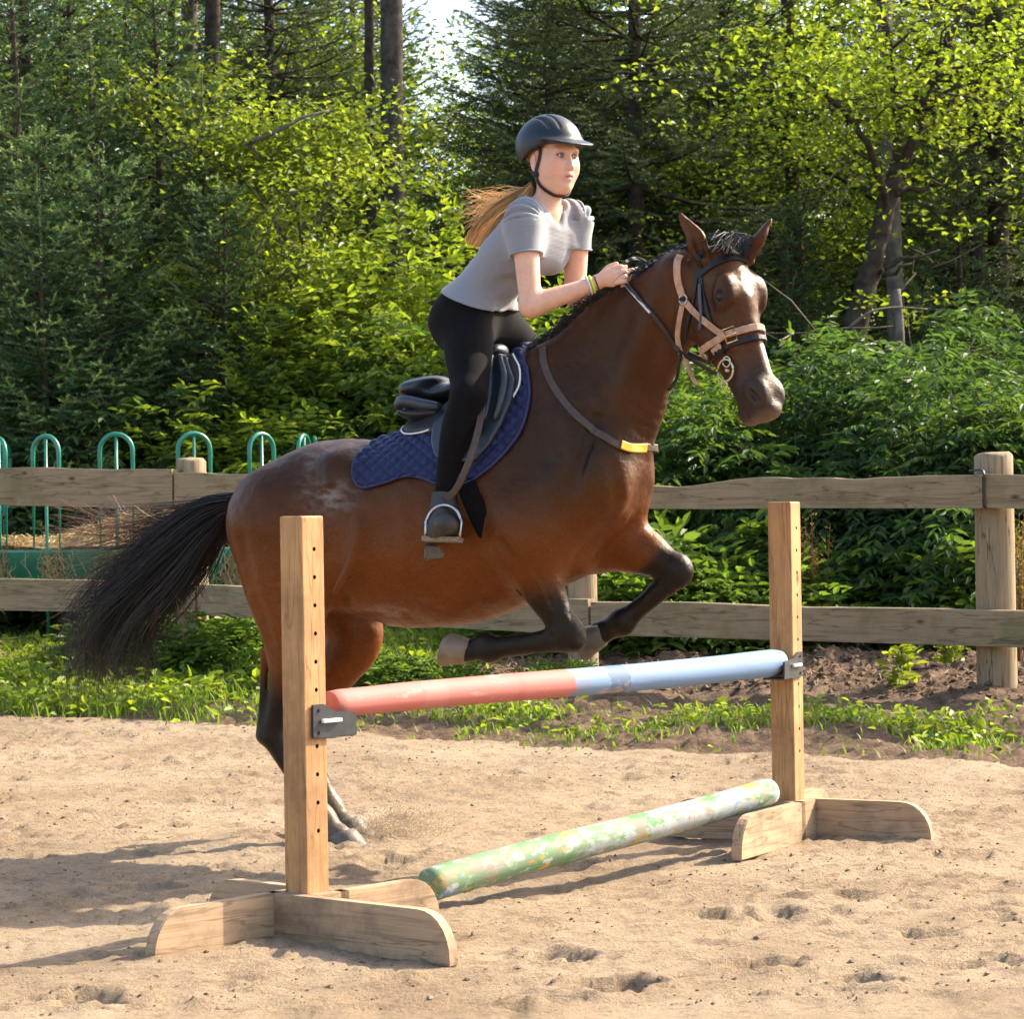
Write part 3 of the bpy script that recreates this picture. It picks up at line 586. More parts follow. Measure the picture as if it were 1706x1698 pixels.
        for ax in range(3):
            u, w = (ax + 1) % 3, (ax + 2) % 3; sl0 = [slice(1, -1)] * 3; sl1 = [slice(1, -1)] * 3; sl0[ax] = slice(0, -1); sl1[ax] = slice(1, None)
            a = B[tuple(sl0)]; b = B[tuple(sl1)]
            for flip, M in ((False, a & ~b), (True, ~a & b)):
                E = np.argwhere(M)
                if len(E) == 0: continue
                E = E + np.array([0 if i == ax else 1 for i in range(3)]); du = np.eye(3, dtype=int)[u]; dw = np.eye(3, dtype=int)[w]
                g = lambda o: idx[tuple((E + o).T)]
                f = np.stack([g(-du - dw), g(0 * du - dw), g(0 * du), g(-du)], 1)
                Fs.append(f[:, ::-1] if flip else f)
        F = np.concatenate(Fs); return V, F[(F >= 0).all(1)]
def poly_sd(x, z, poly):
    """signed distance to a 2-D polygon (negative inside)"""
    P = np.asarray(poly, float); d = np.full(np.broadcast(x, z).shape, 1e9); inside = np.zeros(d.shape, bool)
    for (ax, az), (bx, bz) in zip(P, np.roll(P, -1, 0)):
        ex, ez = bx - ax, bz - az; t = np.clip(((x - ax) * ex + (z - az) * ez) / (ex * ex + ez * ez + 1e-12), 0, 1)
        d = np.minimum(d, (x - ax - t * ex) ** 2 + (z - az - t * ez) ** 2)
        c = ((az > z) != (bz > z)) & (x < (bx - ax) * (z - az) / (bz - az + 1e-12) + ax); inside ^= c
    d = np.sqrt(d); return np.where(inside, -d, d)
# ================================================================== the horse (own frame: x forward, y to its left, z up)
HH = math.radians(25); EX = np.array([math.cos(HH), -math.sin(HH), 0]); EY = np.array([math.sin(HH), math.cos(HH), 0])
HO = np.array([-0.541, 9.69, 0.0])
Rw = np.stack([EX, EY, [0, 0, 1]])
def to_h(p): return Rw @ (np.asarray(p) - HO)
HC = to_h(CAMP)
def hray(px, py): return Rw @ ray(px, py)
def H(px, py, w=0.0):
    """photo pixel -> horse frame point on the plane w metres to the horse's right (camera side) of its midline"""
    d = hray(px, py); return HC + d * ((-w - HC[1]) / d[1])
LATY = np.array([0, 1.0, 0])
hf = Field((-1.05, -.56, -.06), (2.02, .52, 2.34), .0065)
def pair(t, b, rl, w=0.0):
    a, c = H(*t, w), H(*b, w); return (a + c) / 2, (np.linalg.norm(a - c) / 2, rl)
# barrel
st = [((462, 790), (445, 985), .17), ((525, 752), (535, 1000), .225), ((600, 739), (600, 1024), .255), ((680, 727), (690, 1047), .27), ((760, 700), (780, 1037), .27), ((830, 663), (860, 1006), .255), ((885, 625), (930, 975), .225), ((935, 640), (990, 948), .19), ((975, 690), (1020, 915), .16)]
pr = [pair(*s) for s in st]; hf.tube([p for p, r in pr], [r for p, r in pr], k=.05, cap=.4, sub=4)
GIRTH_P, GIRTH_N = ring_on_horse(H(856, 868), np.array([.44, 0, -1]), LATY, 60, .004, -2.2, 2.2)
# breast, shoulders
hf.ell(H(1008, 795), (.115, .15, .20), k=.08)
for w, c1, c2, c3 in ((.115, (955, 740), (985, 800), (915, 845)), (-.115, (1000, 755), (1020, 812), (995, 850))):
    hf.tube([H(905, 640, w * .55), H(*c1, w), H(*c2, w * 1.1)], [(.10, .06), (.15, .075), (.115, .075)], k=.07)      # shoulder blade to point of shoulder
    hf.tube([H(*c2, w * 1.1), H(*c3, w * 1.25)], [(.12, .085), (.12, .085)], k=.07)                                  # upper arm
# croup and thighs
for w in (.115, -.115):
    hf.ell(H(470 + (18 if w < 0 else 0), 868, w), (.20, .145, .20), k=.08)
hf.ell(H(560, 790, 0), (.18, .17, .10), k=.10)
# near hind
hf.tube([H(470, 885, .13), H(478, 965, .145), H(487, 1040, .14), H(487, 1090, .13), H(478, 1135, .125), H(463, 1190, .12), H(454, 1222, .12)],
        [(.195, .13), (.172, .105), (.125, .085), (.098, .075), (.068, .058), (.046, .042), (.046, .04)], k=.05)
hf.tube([H(440, 1085, .125), H(438, 1170, .12), H(438, 1226, .12)], [.012, .014, .024], k=.03)
hf.tube([H(453, 1226, .12), H(478, 1268, .12), H(508, 1315, .12), H(538, 1364, .12)], [(.043, .040), (.037, .034), (.036, .034), (.043, .040)], k=.02)
hf.tube([H(538, 1364, .12), H(554, 1382, .12), H(566, 1394, .12)], [.046, .039, .044], k=.02)
# far hind
hf.tube([H(540, 930, -.12), H(572, 1010, -.14), H(590, 1062, -.14), H(568, 1105, -.135), H(540, 1150, -.13), H(512, 1200, -.13), H(502, 1220, -.13)],
        [(.17, .10), (.135, .09), (.112, .08), (.09, .07), (.066, .055), (.046, .042), (.045, .04)], k=.05)
hf.tube([H(488, 1150, -.13), H(484, 1222, -.13)], [.014, .026], k=.03)
hf.tube([H(500, 1222, -.13), H(520, 1270, -.13), H(538, 1312, -.13), H(552, 1346, -.13)], [(.043, .040), (.037, .034), (.036, .034), (.043, .040)], k=.02)
hf.tube([H(552, 1346, -.13), H(564, 1362, -.13), H(575, 1374, -.13)], [.045, .039, .044], k=.02)
# near fore, folded
hf.tube([H(915, 845, .15), H(893, 900, .155), H(893, 940, .155), H(906, 982, .15), H(928, 1022, .14), H(943, 1048, .135)],
        [(.135, .085), (.115, .085), (.094, .075), (.076, .064), (.058, .052), (.052, .048)], k=.05)
hf.ell(H(946, 1054, .135), (.056, .048, .058), k=.02); hf.ell(H(958, 1062, .135), (.034, .04, .045), k=.02)
hf.tube([H(940, 1062, .135), H(905, 1069, .13), H(862, 1076, .13), H(815, 1081, .13)], [(.05, .042), (.038, .034), (.034, .03), (.038, .034)], k=.02)
hf.tube([H(813, 1082, .13), H(795, 1083, .13), H(778, 1085, .13)], [(.046, .04), (.035, .032), (.04, .036)], k=.02); hf.ell(H(806, 1068, .13), (.03, .02, .022), k=.025)
hf.tube([H(920, 1060, .178), H(870, 1072, .172), H(830, 1076, .172)], [.0065, .0075, .006], k=.012, op='s')      # groove between bone and tendon
hf.ell(H(938, 1036, .165), (.028, .016, .026), k=.015); hf.ell(H(956, 1072, .15), (.022, .024, .02), k=.015)
hf.tube([H(915, 1000, .205), H(930, 1030, .195), H(940, 1045, .185)], [.006, .007, .005], k=.014, op='s')
# far fore, folded
hf.tube([H(1005, 862, -.12), H(1038, 902, -.135), H(1075, 921, -.14), H(1106, 938, -.14), H(1126, 948, -.14)],
        [(.13, .08), (.105, .078), (.08, .066), (.058, .052), (.052, .048)], k=.05)
hf.ell(H(1129, 950, -.14), (.052, .046, .054), k=.02)
hf.tube([H(1127, 958, -.14), H(1103, 980, -.14), H(1074, 1006, -.14), H(1040, 1034, -.14)], [(.05, .042), (.04, .036), (.036, .032), (.038, .034)], k=.02)
hf.tube([H(1036, 1037, -.14), H(1018, 1047, -.14), H(1000, 1055, -.14)], [(.049, .042), (.037, .034), (.04, .036)], k=.02)
hf.ell(H(870, 885, .175), (.145, .118, .155), k=.06); hf.ell(H(985, 885, -.15), (.12, .11, .14), k=.07)      # triceps
# neck
st = [((893, 603), (1040, 815), .15, 0), ((925, 562), (1078, 738), .125, 0), ((970, 517), (1091, 682), .10, .005), ((1020, 481), (1106, 640), .085, .015), ((1072, 454), (1122, 602), .08, .03), ((1122, 427), (1142, 565), .075, .045), ((1165, 408), (1165, 530), .068, .055)]
pr = [pair(*s) for s in st]; hf.tube([p for p, r in pr], [r for p, r in pr], k=.07, cap=.5, sub=4)
hf.tube([H(1130, 450, .045), H(1085, 560, .03), H(1040, 680, .01)], [(.05, .085), (.06, .10), (.07, .12)], k=.05)
# head frame: a down the face, f out of the face, l to the horse's right
HY = math.radians(25)
eh = np.array([math.cos(HY), -math.sin(HY), 0]); HL = np.array([-math.sin(HY), -math.cos(HY), 0])
HP0 = H(1224, 403, .075)
def HD(px, py, l=0.0):
    d = hray(px, py); return HC + d * (np.dot(HP0 + HL * l - HC, HL) / np.dot(d, HL))
_p1 = HD(1292, 655); HA = unit(_p1 - HP0); HS = np.linalg.norm(_p1 - HP0) / .55; HF = np.cross(HA, HL); HF = HF if HF @ eh > 0 else -HF
print('head scale', HS)
def hl(a, f, l=0.0): return HP0 + HS * (HA * a + HF * f + HL * l)
HR = np.stack([HA, HF, HL])
sts = [(-.005, -.03, -.16, .055), (.05, -.004, -.205, .085), (.11, .010, -.245, .096), (.17, .012, -.262, .092), (.24, .004, -.265, .080), (.31, -.002, -.240, .068), (.38, -.004, -.208, .060), (.45, -.004, -.182, .056), (.51, -.004, -.168, .056), (.56, -.012, -.160, .052), (.595, -.035, -.145, .040)]
hf.tube([hl(a, (f0 + f1) / 2) for a, f0, f1, w in sts], [((f0 - f1) / 2 * HS, w * HS) for a, f0, f1, w in sts], k=.025, lat=HL, cap=.35, sub=4)
for s in (1, -1):
    hf.ell(hl(.235, -.15, .050 * s), np.array([.10, .09, .032]) * HS, HR, k=.03)                # cheek
    hf.ell(hl(.160, -.022, .078 * s), np.array([.045, .030, .026]) * HS, HR, k=.04)             # brow over the eye
    hf.ell(hl(.196, -.045, .090 * s), np.array([.034, .024, .016]) * HS, HR, k=.03)
    hf.tube([hl(.24, -.075, .072 * s), hl(.35, -.075, .058 * s)], [.012, .009], k=.04)          # facial crest
    hf.ell(hl(.188, -.032, .110 * s), np.array([.022, .012, .016]) * HS, HR, k=.008, op='s')     # eye opening
    hf.ell(hl(.535, -.040, .043 * s), np.array([.046, .036, .020]) * HS, HR, k=.035)             # nostril wing
    Rn = np.stack([unit(HA + .45 * HF), unit(HF - .45 * HA), HL]); hf.ell(hl(.545, -.042, .066 * s), np.array([.030, .013, .018]) * HS, Rn, k=.008, op='s')
    # ears: cupped cones
    if s > 0: b, t = HD(1173, 432, .075 * HS), HD(1133, 354, .115 * HS)
    else: b, t = HD(1247, 428, -.07 * HS), HD(1286, 364, -.115 * HS)
    m1 = b * .55 + t * .45 + HF * .012; opn = unit(HF * .8 + HL * s * .75 + HA * .2); opn = unit(opn - unit(t - b) * (opn @ unit(t - b))); sd = np.cross(unit(t - b), opn)
    hf.tube([b, b * .75 + t * .25, m1, b * .2 + t * .8, t], [(.030, .026), (.031, .034), (.025, .031), (.013, .017), (.004, .004)], k=.015, lat=sd)
    hf.tube([b * .9 + t * .1 + opn * .024, m1 + opn * .020, b * .22 + t * .78 + opn * .012], [(.018, .017), (.017, .020), (.008, .009)], k=.005, lat=sd, op='s')
hf.ell(hl(.578, -.138), np.array([.036, .032, .036]) * HS, HR, k=.025)                            # chin
hf.ell(hl(.598, -.060), np.array([.026, .048, .042]) * HS, HR, k=.03)                            # upper lip
hf.tube([hl(.51, -.122, .062), hl(.565, -.112, .054), hl(.62, -.106, .0), hl(.565, -.112, -.054), hl(.51, -.122, -.062)], [.004] * 5, k=.006, op='s')   # mouth
# groin and forearm hollows, ribs and muscle relief
hf.ell(H(556, 1003, .20), (.035, .06, .03), k=.04, op='s')
hf.tube([H(992, 700, .17), H(950, 820, .245), H(925, 870, .26)], [.012, .014, .01], k=.035, op='s')
hf.tube([H(1118, 612, .10), H(1085, 680, .135), H(1050, 745, .16)], [.012, .015, .012], k=.05, op='s')        # jugular groove
hf.tube([H(398, 895, .27), H(415, 985, .25), H(445, 1065, .22)], [.010, .014, .010], k=.04, op='s')             # split of the hamstrings
hf.tube([H(905, 925, .26), H(918, 970, .23), H(932, 1010, .20)], [.010, .012, .008], k=.03, op='s')             # forearm muscle groove
hf.tube([H(1010, 760, .22), H(1028, 800, .20), H(1030, 850, .17)], [.012, .014, .010], k=.04, op='s')          # pectoral groove
hf.tube([H(905, 790, .30), H(880, 840, .32), H(862, 885, .33)], [.012, .014, .010], k=.05, op='s')             # back edge of the shoulder
hf.tube([H(470, 1010, .27), H(500, 960, .30), H(520, 900, .30)], [.012, .012, .008], k=.05, op='s')
for vq in ([(880, 955, .245), (900, 985, .225), (915, 1020, .20)],):
    V_ = np.array([H(*q) for q in vq]); V_ = spline(V_, 14); V_ = V_ - hf.grad(V_) * hf.sample(V_)[:, None]; hf.tube(V_, [.0055] * 14, k=.010, sub=1)    # veins
hf.ell(H(566, 785, .17), (.05, .05, .05), k=.10)                                                                # point of hip
hf.ell(H(612, 860, .40), (.11, .10, .12), k=.10, op='s')                                                        # flank hollow
hf.tube([H(560, 985, .27), H(588, 930, .27), H(600, 880, .27)], [.014, .012, .006], k=.06)                      # flank fold
hf.tube([H(835, 905, .285), H(862, 955, .27), H(880, 990, .24)], [.010, .012, .010], k=.035, op='s')            # behind the elbow
for q_ in range(5): hf.tube([H(640 + q_ * 38, 830, .30), H(650 + q_ * 38, 930, .30)], [.008, .010], k=.06, op='s')   # ribs, faint
HV, HFc = hf.nets(); print('horse verts', len(HV))
_nr = hf.grad(HV); _am = sstep(1.25, 1.05, HV[:, 0]) * sstep(.55, .75, HV[:, 2])          # muscle under the skin, trunk and quarters only
HV = HV + _nr * (_am * (.0060 * fbm(HV[:, 0] * 7 + HV[:, 1] * 3, HV[:, 2] * 8 - HV[:, 1] * 2, 2, 45) + .0022 * fbm(HV[:, 0] * 24 + HV[:, 2] * 9, HV[:, 2] * 20 + HV[:, 1] * 12, 2, 46)))[:, None]
# ---- coat colour (pigment and some painted bounce light): bay with black points, white star and snip, dark muzzle
def hair_col(V):
    n = 0.5 + vnoise(V[:, 0] * 9, V[:, 2] * 9, 4) * .5 + .25 * vnoise(V[:, 0] * 31 + V[:, 1] * 17, V[:, 2] * 31, 5)
    C = np.array([0.138, 0.036, 0.0058])[None] * (0.85 + .35 * n[:, None])
    dk = np.array([.018, .010, .007]); bk = np.array([.0095, .0075, .0065])
    def mixto(C, col, w): return C * (1 - w[:, None]) + np.asarray(col) * w[:, None]
    # darker dappled shoulder, back and flank (dark bay); orange below paints in sand bounce
    top = sstep(.95, 1.35, V[:, 2] - .12 * V[:, 0]) * sstep(-.75, -.2, V[:, 0]); C = mixto(C, [.030, .0115, .0045], np.clip(top * (.5 + .8 * n), 0, .93))
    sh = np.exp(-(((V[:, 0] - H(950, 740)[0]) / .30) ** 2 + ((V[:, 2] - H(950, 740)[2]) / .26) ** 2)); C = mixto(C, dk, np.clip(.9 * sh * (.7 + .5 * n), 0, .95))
    nk = sstep(.95, 1.35, V[:, 0]) * sstep(1.0, 1.35, V[:, 2]); C = mixto(C, [.066, .020, .0058], .85 * nk * (.7 + .4 * n))
    sw = np.exp(-(((V[:, 0] - H(604, 828)[0]) / .09) ** 2 + ((V[:, 2] - H(604, 828)[2]) / .05) ** 2)) + .7 * np.exp(-(((V[:, 0] - H(655, 1022)[0]) / .2) ** 2 + ((V[:, 2] - H(655, 1022)[2] - .12 * (V[:, 0] - H(655, 1022)[0])) / .035) ** 2)) + .5 * np.exp(-(((V[:, 0] - H(560, 775)[0]) / .03) ** 2 + ((V[:, 2] - H(560, 775)[2]) / .10) ** 2))
    C = mixto(C, [.34, .31, .29], np.clip(sw * .5 * sstep(-.35, .6, fbm(V[:, 0] * 26 + V[:, 2] * 9, V[:, 2] * 60, 3, 8) + .1), 0, .55))   # dried sweat
    # black points by distance along the legs
    def seg(a, b): ba = b - a; t = ((V - a) @ ba) / (ba @ ba); return t, np.linalg.norm(V - a - np.clip(t, 0, 1)[:, None] * ba, axis=1)
    for a, b, t0, t1, rad in ((H(915, 845, .15), H(943, 1048, .135), .50, .80, .16), (H(1005, 862, -.12), H(1126, 948, -.14), .62, .88, .13), (H(487, 1040, .14), H(454, 1222, .12), .30, .75, .16), (H(590, 1062, -.14), H(502, 1220, -.13), .55, .85, .15)):
        t, d = seg(a, b); C = mixto(C, bk, sstep(t0, t1, t + .06 * (n - .5)) * sstep(rad, rad * .8, d))
    for a, b, rad in ((H(943, 1050, .135), H(778, 1085, .13), .10), (H(1128, 950, -.14), H(1000, 1055, -.14), .10), (H(454, 1222, .12), H(566, 1394, .12), .12), (H(502, 1220, -.13), H(575, 1374, -.13), .12)):
        t, d = seg(a, b); C = mixto(C, bk, sstep(rad, rad * .75, d))
    # dusty lower legs behind
    for a, b in ((H(538, 1364, .12), H(566, 1394, .12)), (H(552, 1346, -.13), H(575, 1374, -.13))):
        t, d = seg(a, b); C = mixto(C, [.125, .098, .075], .85 * sstep(.12, .06, d))
    q = (V - HP0) / HS; a_, f_, l_ = q @ HA, q @ HF, q @ HL; head = sstep(.33, .26, np.abs(f_ + .1)) * sstep(-.08, .02, a_) * sstep(.16, .13, np.abs(l_)) * sstep(.72, .66, a_)
    C = mixto(C, [.075, .028, .012], head * .8 * sstep(.0, .1, a_))
    C = mixto(C, [.030, .022, .019], head * sstep(.38, .50, a_ + .03 * (n - .5)) * .92)
    C = mixto(C, [.018, .011, .008], head * np.exp(-(((a_ - .19) / .055) ** 2 + ((np.abs(l_) - .088) / .035) ** 2)) * .85)
    C = mixto(C, [.20, .12, .095], head * sstep(.585, .62, a_) * .45)
    star = 1 - sstep(.85, 1.05, np.sqrt(((a_ - .158) / .042) ** 2 + ((l_ - .004) / .023) ** 2) + .5 * (n - .5)); C = mixto(C, [.66, .63, .60], star * sstep(-.05, -.02, f_) * head)
    snip = sstep(.34, .38, a_) * sstep(.50, .43, a_) * sstep(.014, .006, np.abs(l_ + .006 + .015 * (n - .5))); C = mixto(C, [.55, .51, .47], snip * sstep(-.06, -.03, f_) * head * .8)
    ear = sstep(.02, -.05, a_) * sstep(.02, .05, np.abs(l_)) * head; 
    C = mixto(C, [.10, .034, .013], sstep(-.03, -.06, a_) * sstep(.05, .07, np.abs(l_)) * (a_ > -.3) * (np.abs(l_) < .2) * (f_ > -.25) * .8)
    return np.clip(C, 0.003, 1)
COAT, _nt, _b, _L = mat_new('bay_coat')
_a = N(_nt, 'ShaderNodeVertexColor', layer_name='Col'); _tc = N(_nt, 'ShaderNodeTexCoord')
_mp = N(_nt, 'ShaderNodeMapping'); _mp.inputs['Scale'].default_value = (60, 60, 190); _mp.inputs['Rotation'].default_value = (0, .5, 0); _L(_tc.outputs['Object'], _mp.inputs[0])
_n1 = N(_nt, 'ShaderNodeTexNoise', i_Scale=1.6, i_Detail=5.0, i_Roughness=.65); _L(_mp.outputs[0], _n1.inputs['Vector']); _r1 = ramp(_nt, [(.3, (.62, .61, .60)), (.7, (1.32, 1.30, 1.26))]); _L(_n1.outputs[0], _r1.inputs[0])
_mx = mixc(_nt, 'MULTIPLY'); _mx.inputs[0].default_value = 1; _L(_a.outputs[0], _mx.inputs[6]); _L(_r1.outputs[0], _mx.inputs[7]); _L(_mx.outputs[2], _b.inputs['Base Color'])
_n2 = N(_nt, 'ShaderNodeTexNoise', i_Scale=5.0, i_Detail=4.0); _L(_tc.outputs['Object'], _n2.inputs['Vector']); _r2 = ramp(_nt, [(.35, (.34,) * 3), (.7, (.56,) * 3)]); _L(_n2.outputs[0], _r2.inputs[0]); _L(_r2.outputs[0], _b.inputs['Roughness'])
_b.inputs['Specular IOR Level'].default_value = .27; _b.inputs['Specular Tint'].default_value = (1.0, .76, .54, 1); _b.inputs['Sheen Weight'].default_value = .01; _b.inputs['Sheen Roughness'].default_value = .35; _b.inputs['Sheen Tint'].default_value = (.9, .75, .6, 1)
_bp = N(_nt, 'ShaderNodeBump', i_Strength=.30, i_Distance=.004); _L(_n1.outputs[0], _bp.inputs['Height']); _n3 = N(_nt, 'ShaderNodeTexNoise', i_Scale=14.0, i_Detail=4.0); _L(_tc.outputs['Object'], _n3.inputs['Vector'])
_bp2 = N(_nt, 'ShaderNodeBump', i_Strength=.45, i_Distance=.022); _L(_n3.outputs[0], _bp2.inputs['Height']); _L(_bp.outputs[0], _bp2.inputs['Normal']); _L(_bp2.outputs[0], _b.inputs['Normal'])
horse = thing('horse', 'bay horse with black tail and white star jumping the red and blue pole', 'horse', tuple(HO), -HH)
add('body', mesh_np('body', HV, [HFc], [COAT], hair_col(HV)), horse)
# hooves
HOOF_M = simple_mat('hoof_horn', (0.10, 0.078, 0.058), .55, .35, 25, .3, 60); HOOF_L = simple_mat('hoof_horn_pale', (0.19, 0.135, 0.09), .55, .25, 25, .3, 60)
def hoof(cor, toe, up, mat, r=.050, h=.085):
    """cor: coronet centre; toe: unit direction the sole faces; up: direction of the front of the hoof"""
    ax = unit(toe); fr = unit(up - ax * np.dot(up, ax)); sd = np.cross(ax, fr); a = np.arange(24) * 2 * np.pi / 24; rings = []
    for t, rf, sh in ((-.10, .80, 0), (0, 1.0, .0), (.25, 1.06, .06), (.6, 1.16, .16), (.94, 1.27, .27), (1.0, 1.25, .28)):
        heel = np.where(np.cos(a) < 0, .72, 1.0 + .14 * t); rings.append(cor + ax * (t * h) + fr * (sh * r) + r * rf * (np.cos(a) * heel)[:, None] * fr + r * rf * .92 * np.sin(a)[:, None] * sd)
    rings.append(cor + ax * h * .93 + (rings[-1] - rings[-1].mean(0)) * .6 + fr * .28 * r); V = np.concatenate(rings); n = 24; i = np.arange(len(rings) - 1)[:, None] * n; j = np.arange(n)[None]; k = (j + 1) % n
    F = np.stack([i + j, i + k, i + n + k, i + n + j], -1).reshape(-1, 4); V = np.vstack([V, V[-n:].mean(0) - ax * .006]); F2 = np.stack([np.full(n, len(V) - 1), (len(rings) - 1) * n + j[0], (len(rings) - 1) * n + k[0]], -1)
    mb = MB(); mb.add(V, [F, F2]); return add('hoof', mb.mesh('hoof', [mat]), horse)
hoof(H(780, 1083, .13), H(748, 1070, .13) - H(780, 1083, .13), np.array([-.25, 0, -1]), HOOF_L, .053, .082)
hoof(H(1003, 1054, -.14), H(970, 1062, -.14) - H(1003, 1054, -.14), np.array([-.2, 0, -1]), HOOF_M)
hoof(H(568, 1390, .12), np.array([.30, 0, -1]), np.array([1, 0, .3]), HOOF_M, .058, .078)
hoof(H(577, 1369, -.13), np.array([.30, 0, -1]), np.array([1, 0, .3]), HOOF_M, .058, .078)
# eyes
EYE_M = simple_mat('horse_eye', (.010, .006, .004), .22, .2, 60, spec=.35)
for s in (1, -1):
    bm = bmesh.new(); bmesh.ops.create_uvsphere(bm, u_segments=20, v_segments=12, radius=.0235 * HS); me = bpy.data.meshes.new('eye'); bm.to_mesh(me); bm.free(); me.materials.append(EYE_M)
    for p in me.polygons: p.use_smooth = True
    add('eye', me, horse, tuple(hl(.190, -.035, .088 * s)))
# mane, forelock, tail: combed strands
HAIR_M = simple_mat('horse_hair', (1, 1, 1), .38, .25, 40, attr=True, spec=.5)
rs = np.random.RandomState(8)
def hair_obj(name, P, R, col, parent, mat, kind=None):
    V, F = strands(P, R); s, n, _ = P.shape; C = np.repeat(np.repeat(col[:, None] if col.ndim == 2 else col, n, 1) if col.ndim == 2 else col, 3, 1).reshape(-1, 3)
    return add(name, mesh_np(name, V, F, [mat], C), parent)
def lerp_curve(ctrl, u):
    C = spline(np.array(ctrl), 60); i = np.clip(u, 0, 1) * 59; k = np.minimum(i.astype(int), 58); f = (i - k)[..., None]; return C[k] * (1 - f) + C[k + 1] * f
# tail
top_c = [H(402, 824), H(352, 832), H(298, 864), H(238, 916), H(182, 962), H(140, 1010), H(116, 1066), H(118, 1118)]
bot_c = [H(382, 866), H(356, 908), H(325, 962), H(288, 1008), H(256, 1046), H(236, 1084), H(222, 1118), H(208, 1138)]
n_t, n_p = 1000, 18; u = np.linspace(0, 1, n_p)[None].repeat(n_t, 0); Lh = np.clip(rs.normal(.86, .16, n_t), .4, 1.06)[:, None]
lock = rs.randint(0, 42, n_t); lv = np.sort(rs.rand(42))[lock]; v = np.clip(lv[:, None] + rs.normal(0, 1, (n_t, 1)) * (.05 - .028 * u) + .10 * u ** 2 * rs.normal(0, 1, 42)[lock][:, None], -.16, 1.12); uu = u * Lh; A = lerp_curve(top_c, uu); B = lerp_curve(bot_c, uu)
P = A * (1 - v[..., None]) + B * v[..., None]
lphase = rs.rand(42)[lock][:, None] * 6.28; lw = rs.normal(0, 1, 42)[lock][:, None]
P[..., 1] += (.045 * np.sin(uu * 3.1) + .02) * rs.normal(0, 1, n_t)[:, None] + .035 * uu * lw
P[..., 2] += .032 * uu * np.sin(uu * 8 + lphase) + .07 * uu ** 2 * lw * .6 - .05 * sstep(.7, 1.05, uu) * rs.rand(n_t, 1); P[..., 0] += .05 * uu ** 2 * rs.normal(0, .6, n_t)[:, None] + .06 * uu ** 2 * lw + .07 * sstep(.72, 1.05, uu) * rs.rand(n_t, 1)
R = (.0019 * (1 - .75 * u)) * (1 + 0 * u); col = np.array([.0085, .0068, .0062]) * rs.uniform(.6, 1.5, (n_t, 1)); tipc = np.array([.13, .062, .030])  # brown tip colour paints in light passing through the hair ends
cc = col[:, None] + (tipc - col[:, None]) * (sstep(.65, 1.0, uu) * rs.rand(n_t, 1) * .95)[..., None]
# loose wisps blown back, coloured brown-orange as if sunlit
n_w = 640; uw = np.linspace(0, 1, n_p)[None].repeat(n_w, 0); y0 = rs.rand(n_w); s0 = rs.uniform(.05, .42, n_w)[:, None]
start = lerp_curve(top_c, s0[:, 0]); endp = np.stack([H(rs.uniform(70, 330), 850 + 200 * q ** 1.5 + rs.uniform(-30, 30)) for q in y0]); mid = (start + endp) / 2 + np.stack([rs.normal(0, .02, n_w), rs.normal(0, .03, n_w), -.05 + rs.normal(0, .03, n_w)], -1)
W = (1 - uw)[..., None] ** 2 * start[:, None] + 2 * (uw * (1 - uw))[..., None] * mid[:, None] + (uw ** 2)[..., None] * endp[:, None]; W[..., 1] += rs.normal(0, .05, n_w)[:, None] * uw
cw = np.array([.17, .085, .042]) * rs.uniform(.3, 1.6, (n_w, 1)); cwc = np.repeat(cw[:, None], n_p, 1); cwc = cwc * uw[..., None] + np.array([.012, .009, .008]) * (1 - uw[..., None])
# a thinner under-tail hanging below
n_b = 160; ub = np.linspace(0, 1, n_p)[None].repeat(n_b, 0); vb = rs.rand(n_b)[:, None]; b0 = lerp_curve(bot_c, .05 + .5 * vb[:, 0]); b1 = b0 + np.stack([rs.uniform(-.12, .02, n_b), rs.normal(0, .03, n_b), -rs.uniform(.08, .24, n_b)], -1)
Bq = b0[:, None] * (1 - ub[..., None]) + b1[:, None] * ub[..., None]; Bq[..., 0] -= (.05 * np.sin(ub * 3.14)); cb_ = np.repeat((np.array([.02, .013, .010]) * rs.uniform(.5, 1.5, (n_b, 1)))[:, None], n_p, 1)
tl = MB()
for PP, RR, CC in ((P, R, cc), (W, .0013 * (1 - .6 * uw), cwc), (Bq, .0012 * (1 - .6 * ub), cb_)):
    V, F = strands(PP, RR); tl.add(V, F, np.repeat(CC.reshape(-1, 3), 3, 0))
dk_ = [H(412, 834), H(388, 842), H(362, 858)]; V, F = tube(spline(dk_, 8), [.03, .036, .036, .034, .032, .028, .02, .01], 10); tl.add(V, F, [.009, .007, .006])
add('tail', tl.mesh('tail', [HAIR_M]), horse)
# mane: from the crest, blown back
n_m = 900; sm = rs.rand(n_m); crest = [H(858, 598), H(900, 578), H(940, 546), H(985, 503), H(1040, 468, .02), H(1090, 443, .035), H(1135, 420, .05), H(1178, 404, .06)]
c0 = lerp_curve(crest, sm); un = np.linspace(0, 1, 8)[None].repeat(n_m, 0); ln = rs.uniform(.05, .13, n_m)[:, None]; side = rs.normal(.55, .7, n_m)[:, None]
M_ = np.repeat(c0[:, None], 8, 1); M_[..., 0] += -ln * un * rs.uniform(.2, .9, n_m)[:, None]; M_[..., 1] += side * ln * (un ** 1.1) * .8 - .008; M_[..., 2] += .012 + .030 * np.sin(un * 2.6) * rs.uniform(.3, 1.1, n_m)[:, None] - un ** 2 * ln * .75 - .02 * (1 - un)
V, F = strands(M_, .0022 * (1 - .7 * un)); mb = MB(); mb.add(V, F, np.repeat(np.repeat(np.array([.010, .008, .0075]) * rs.uniform(.6, 2.0, (n_m, 1)), 8, 0), 3, 0)); add('mane', mb.mesh('mane', [HAIR_M]), horse)
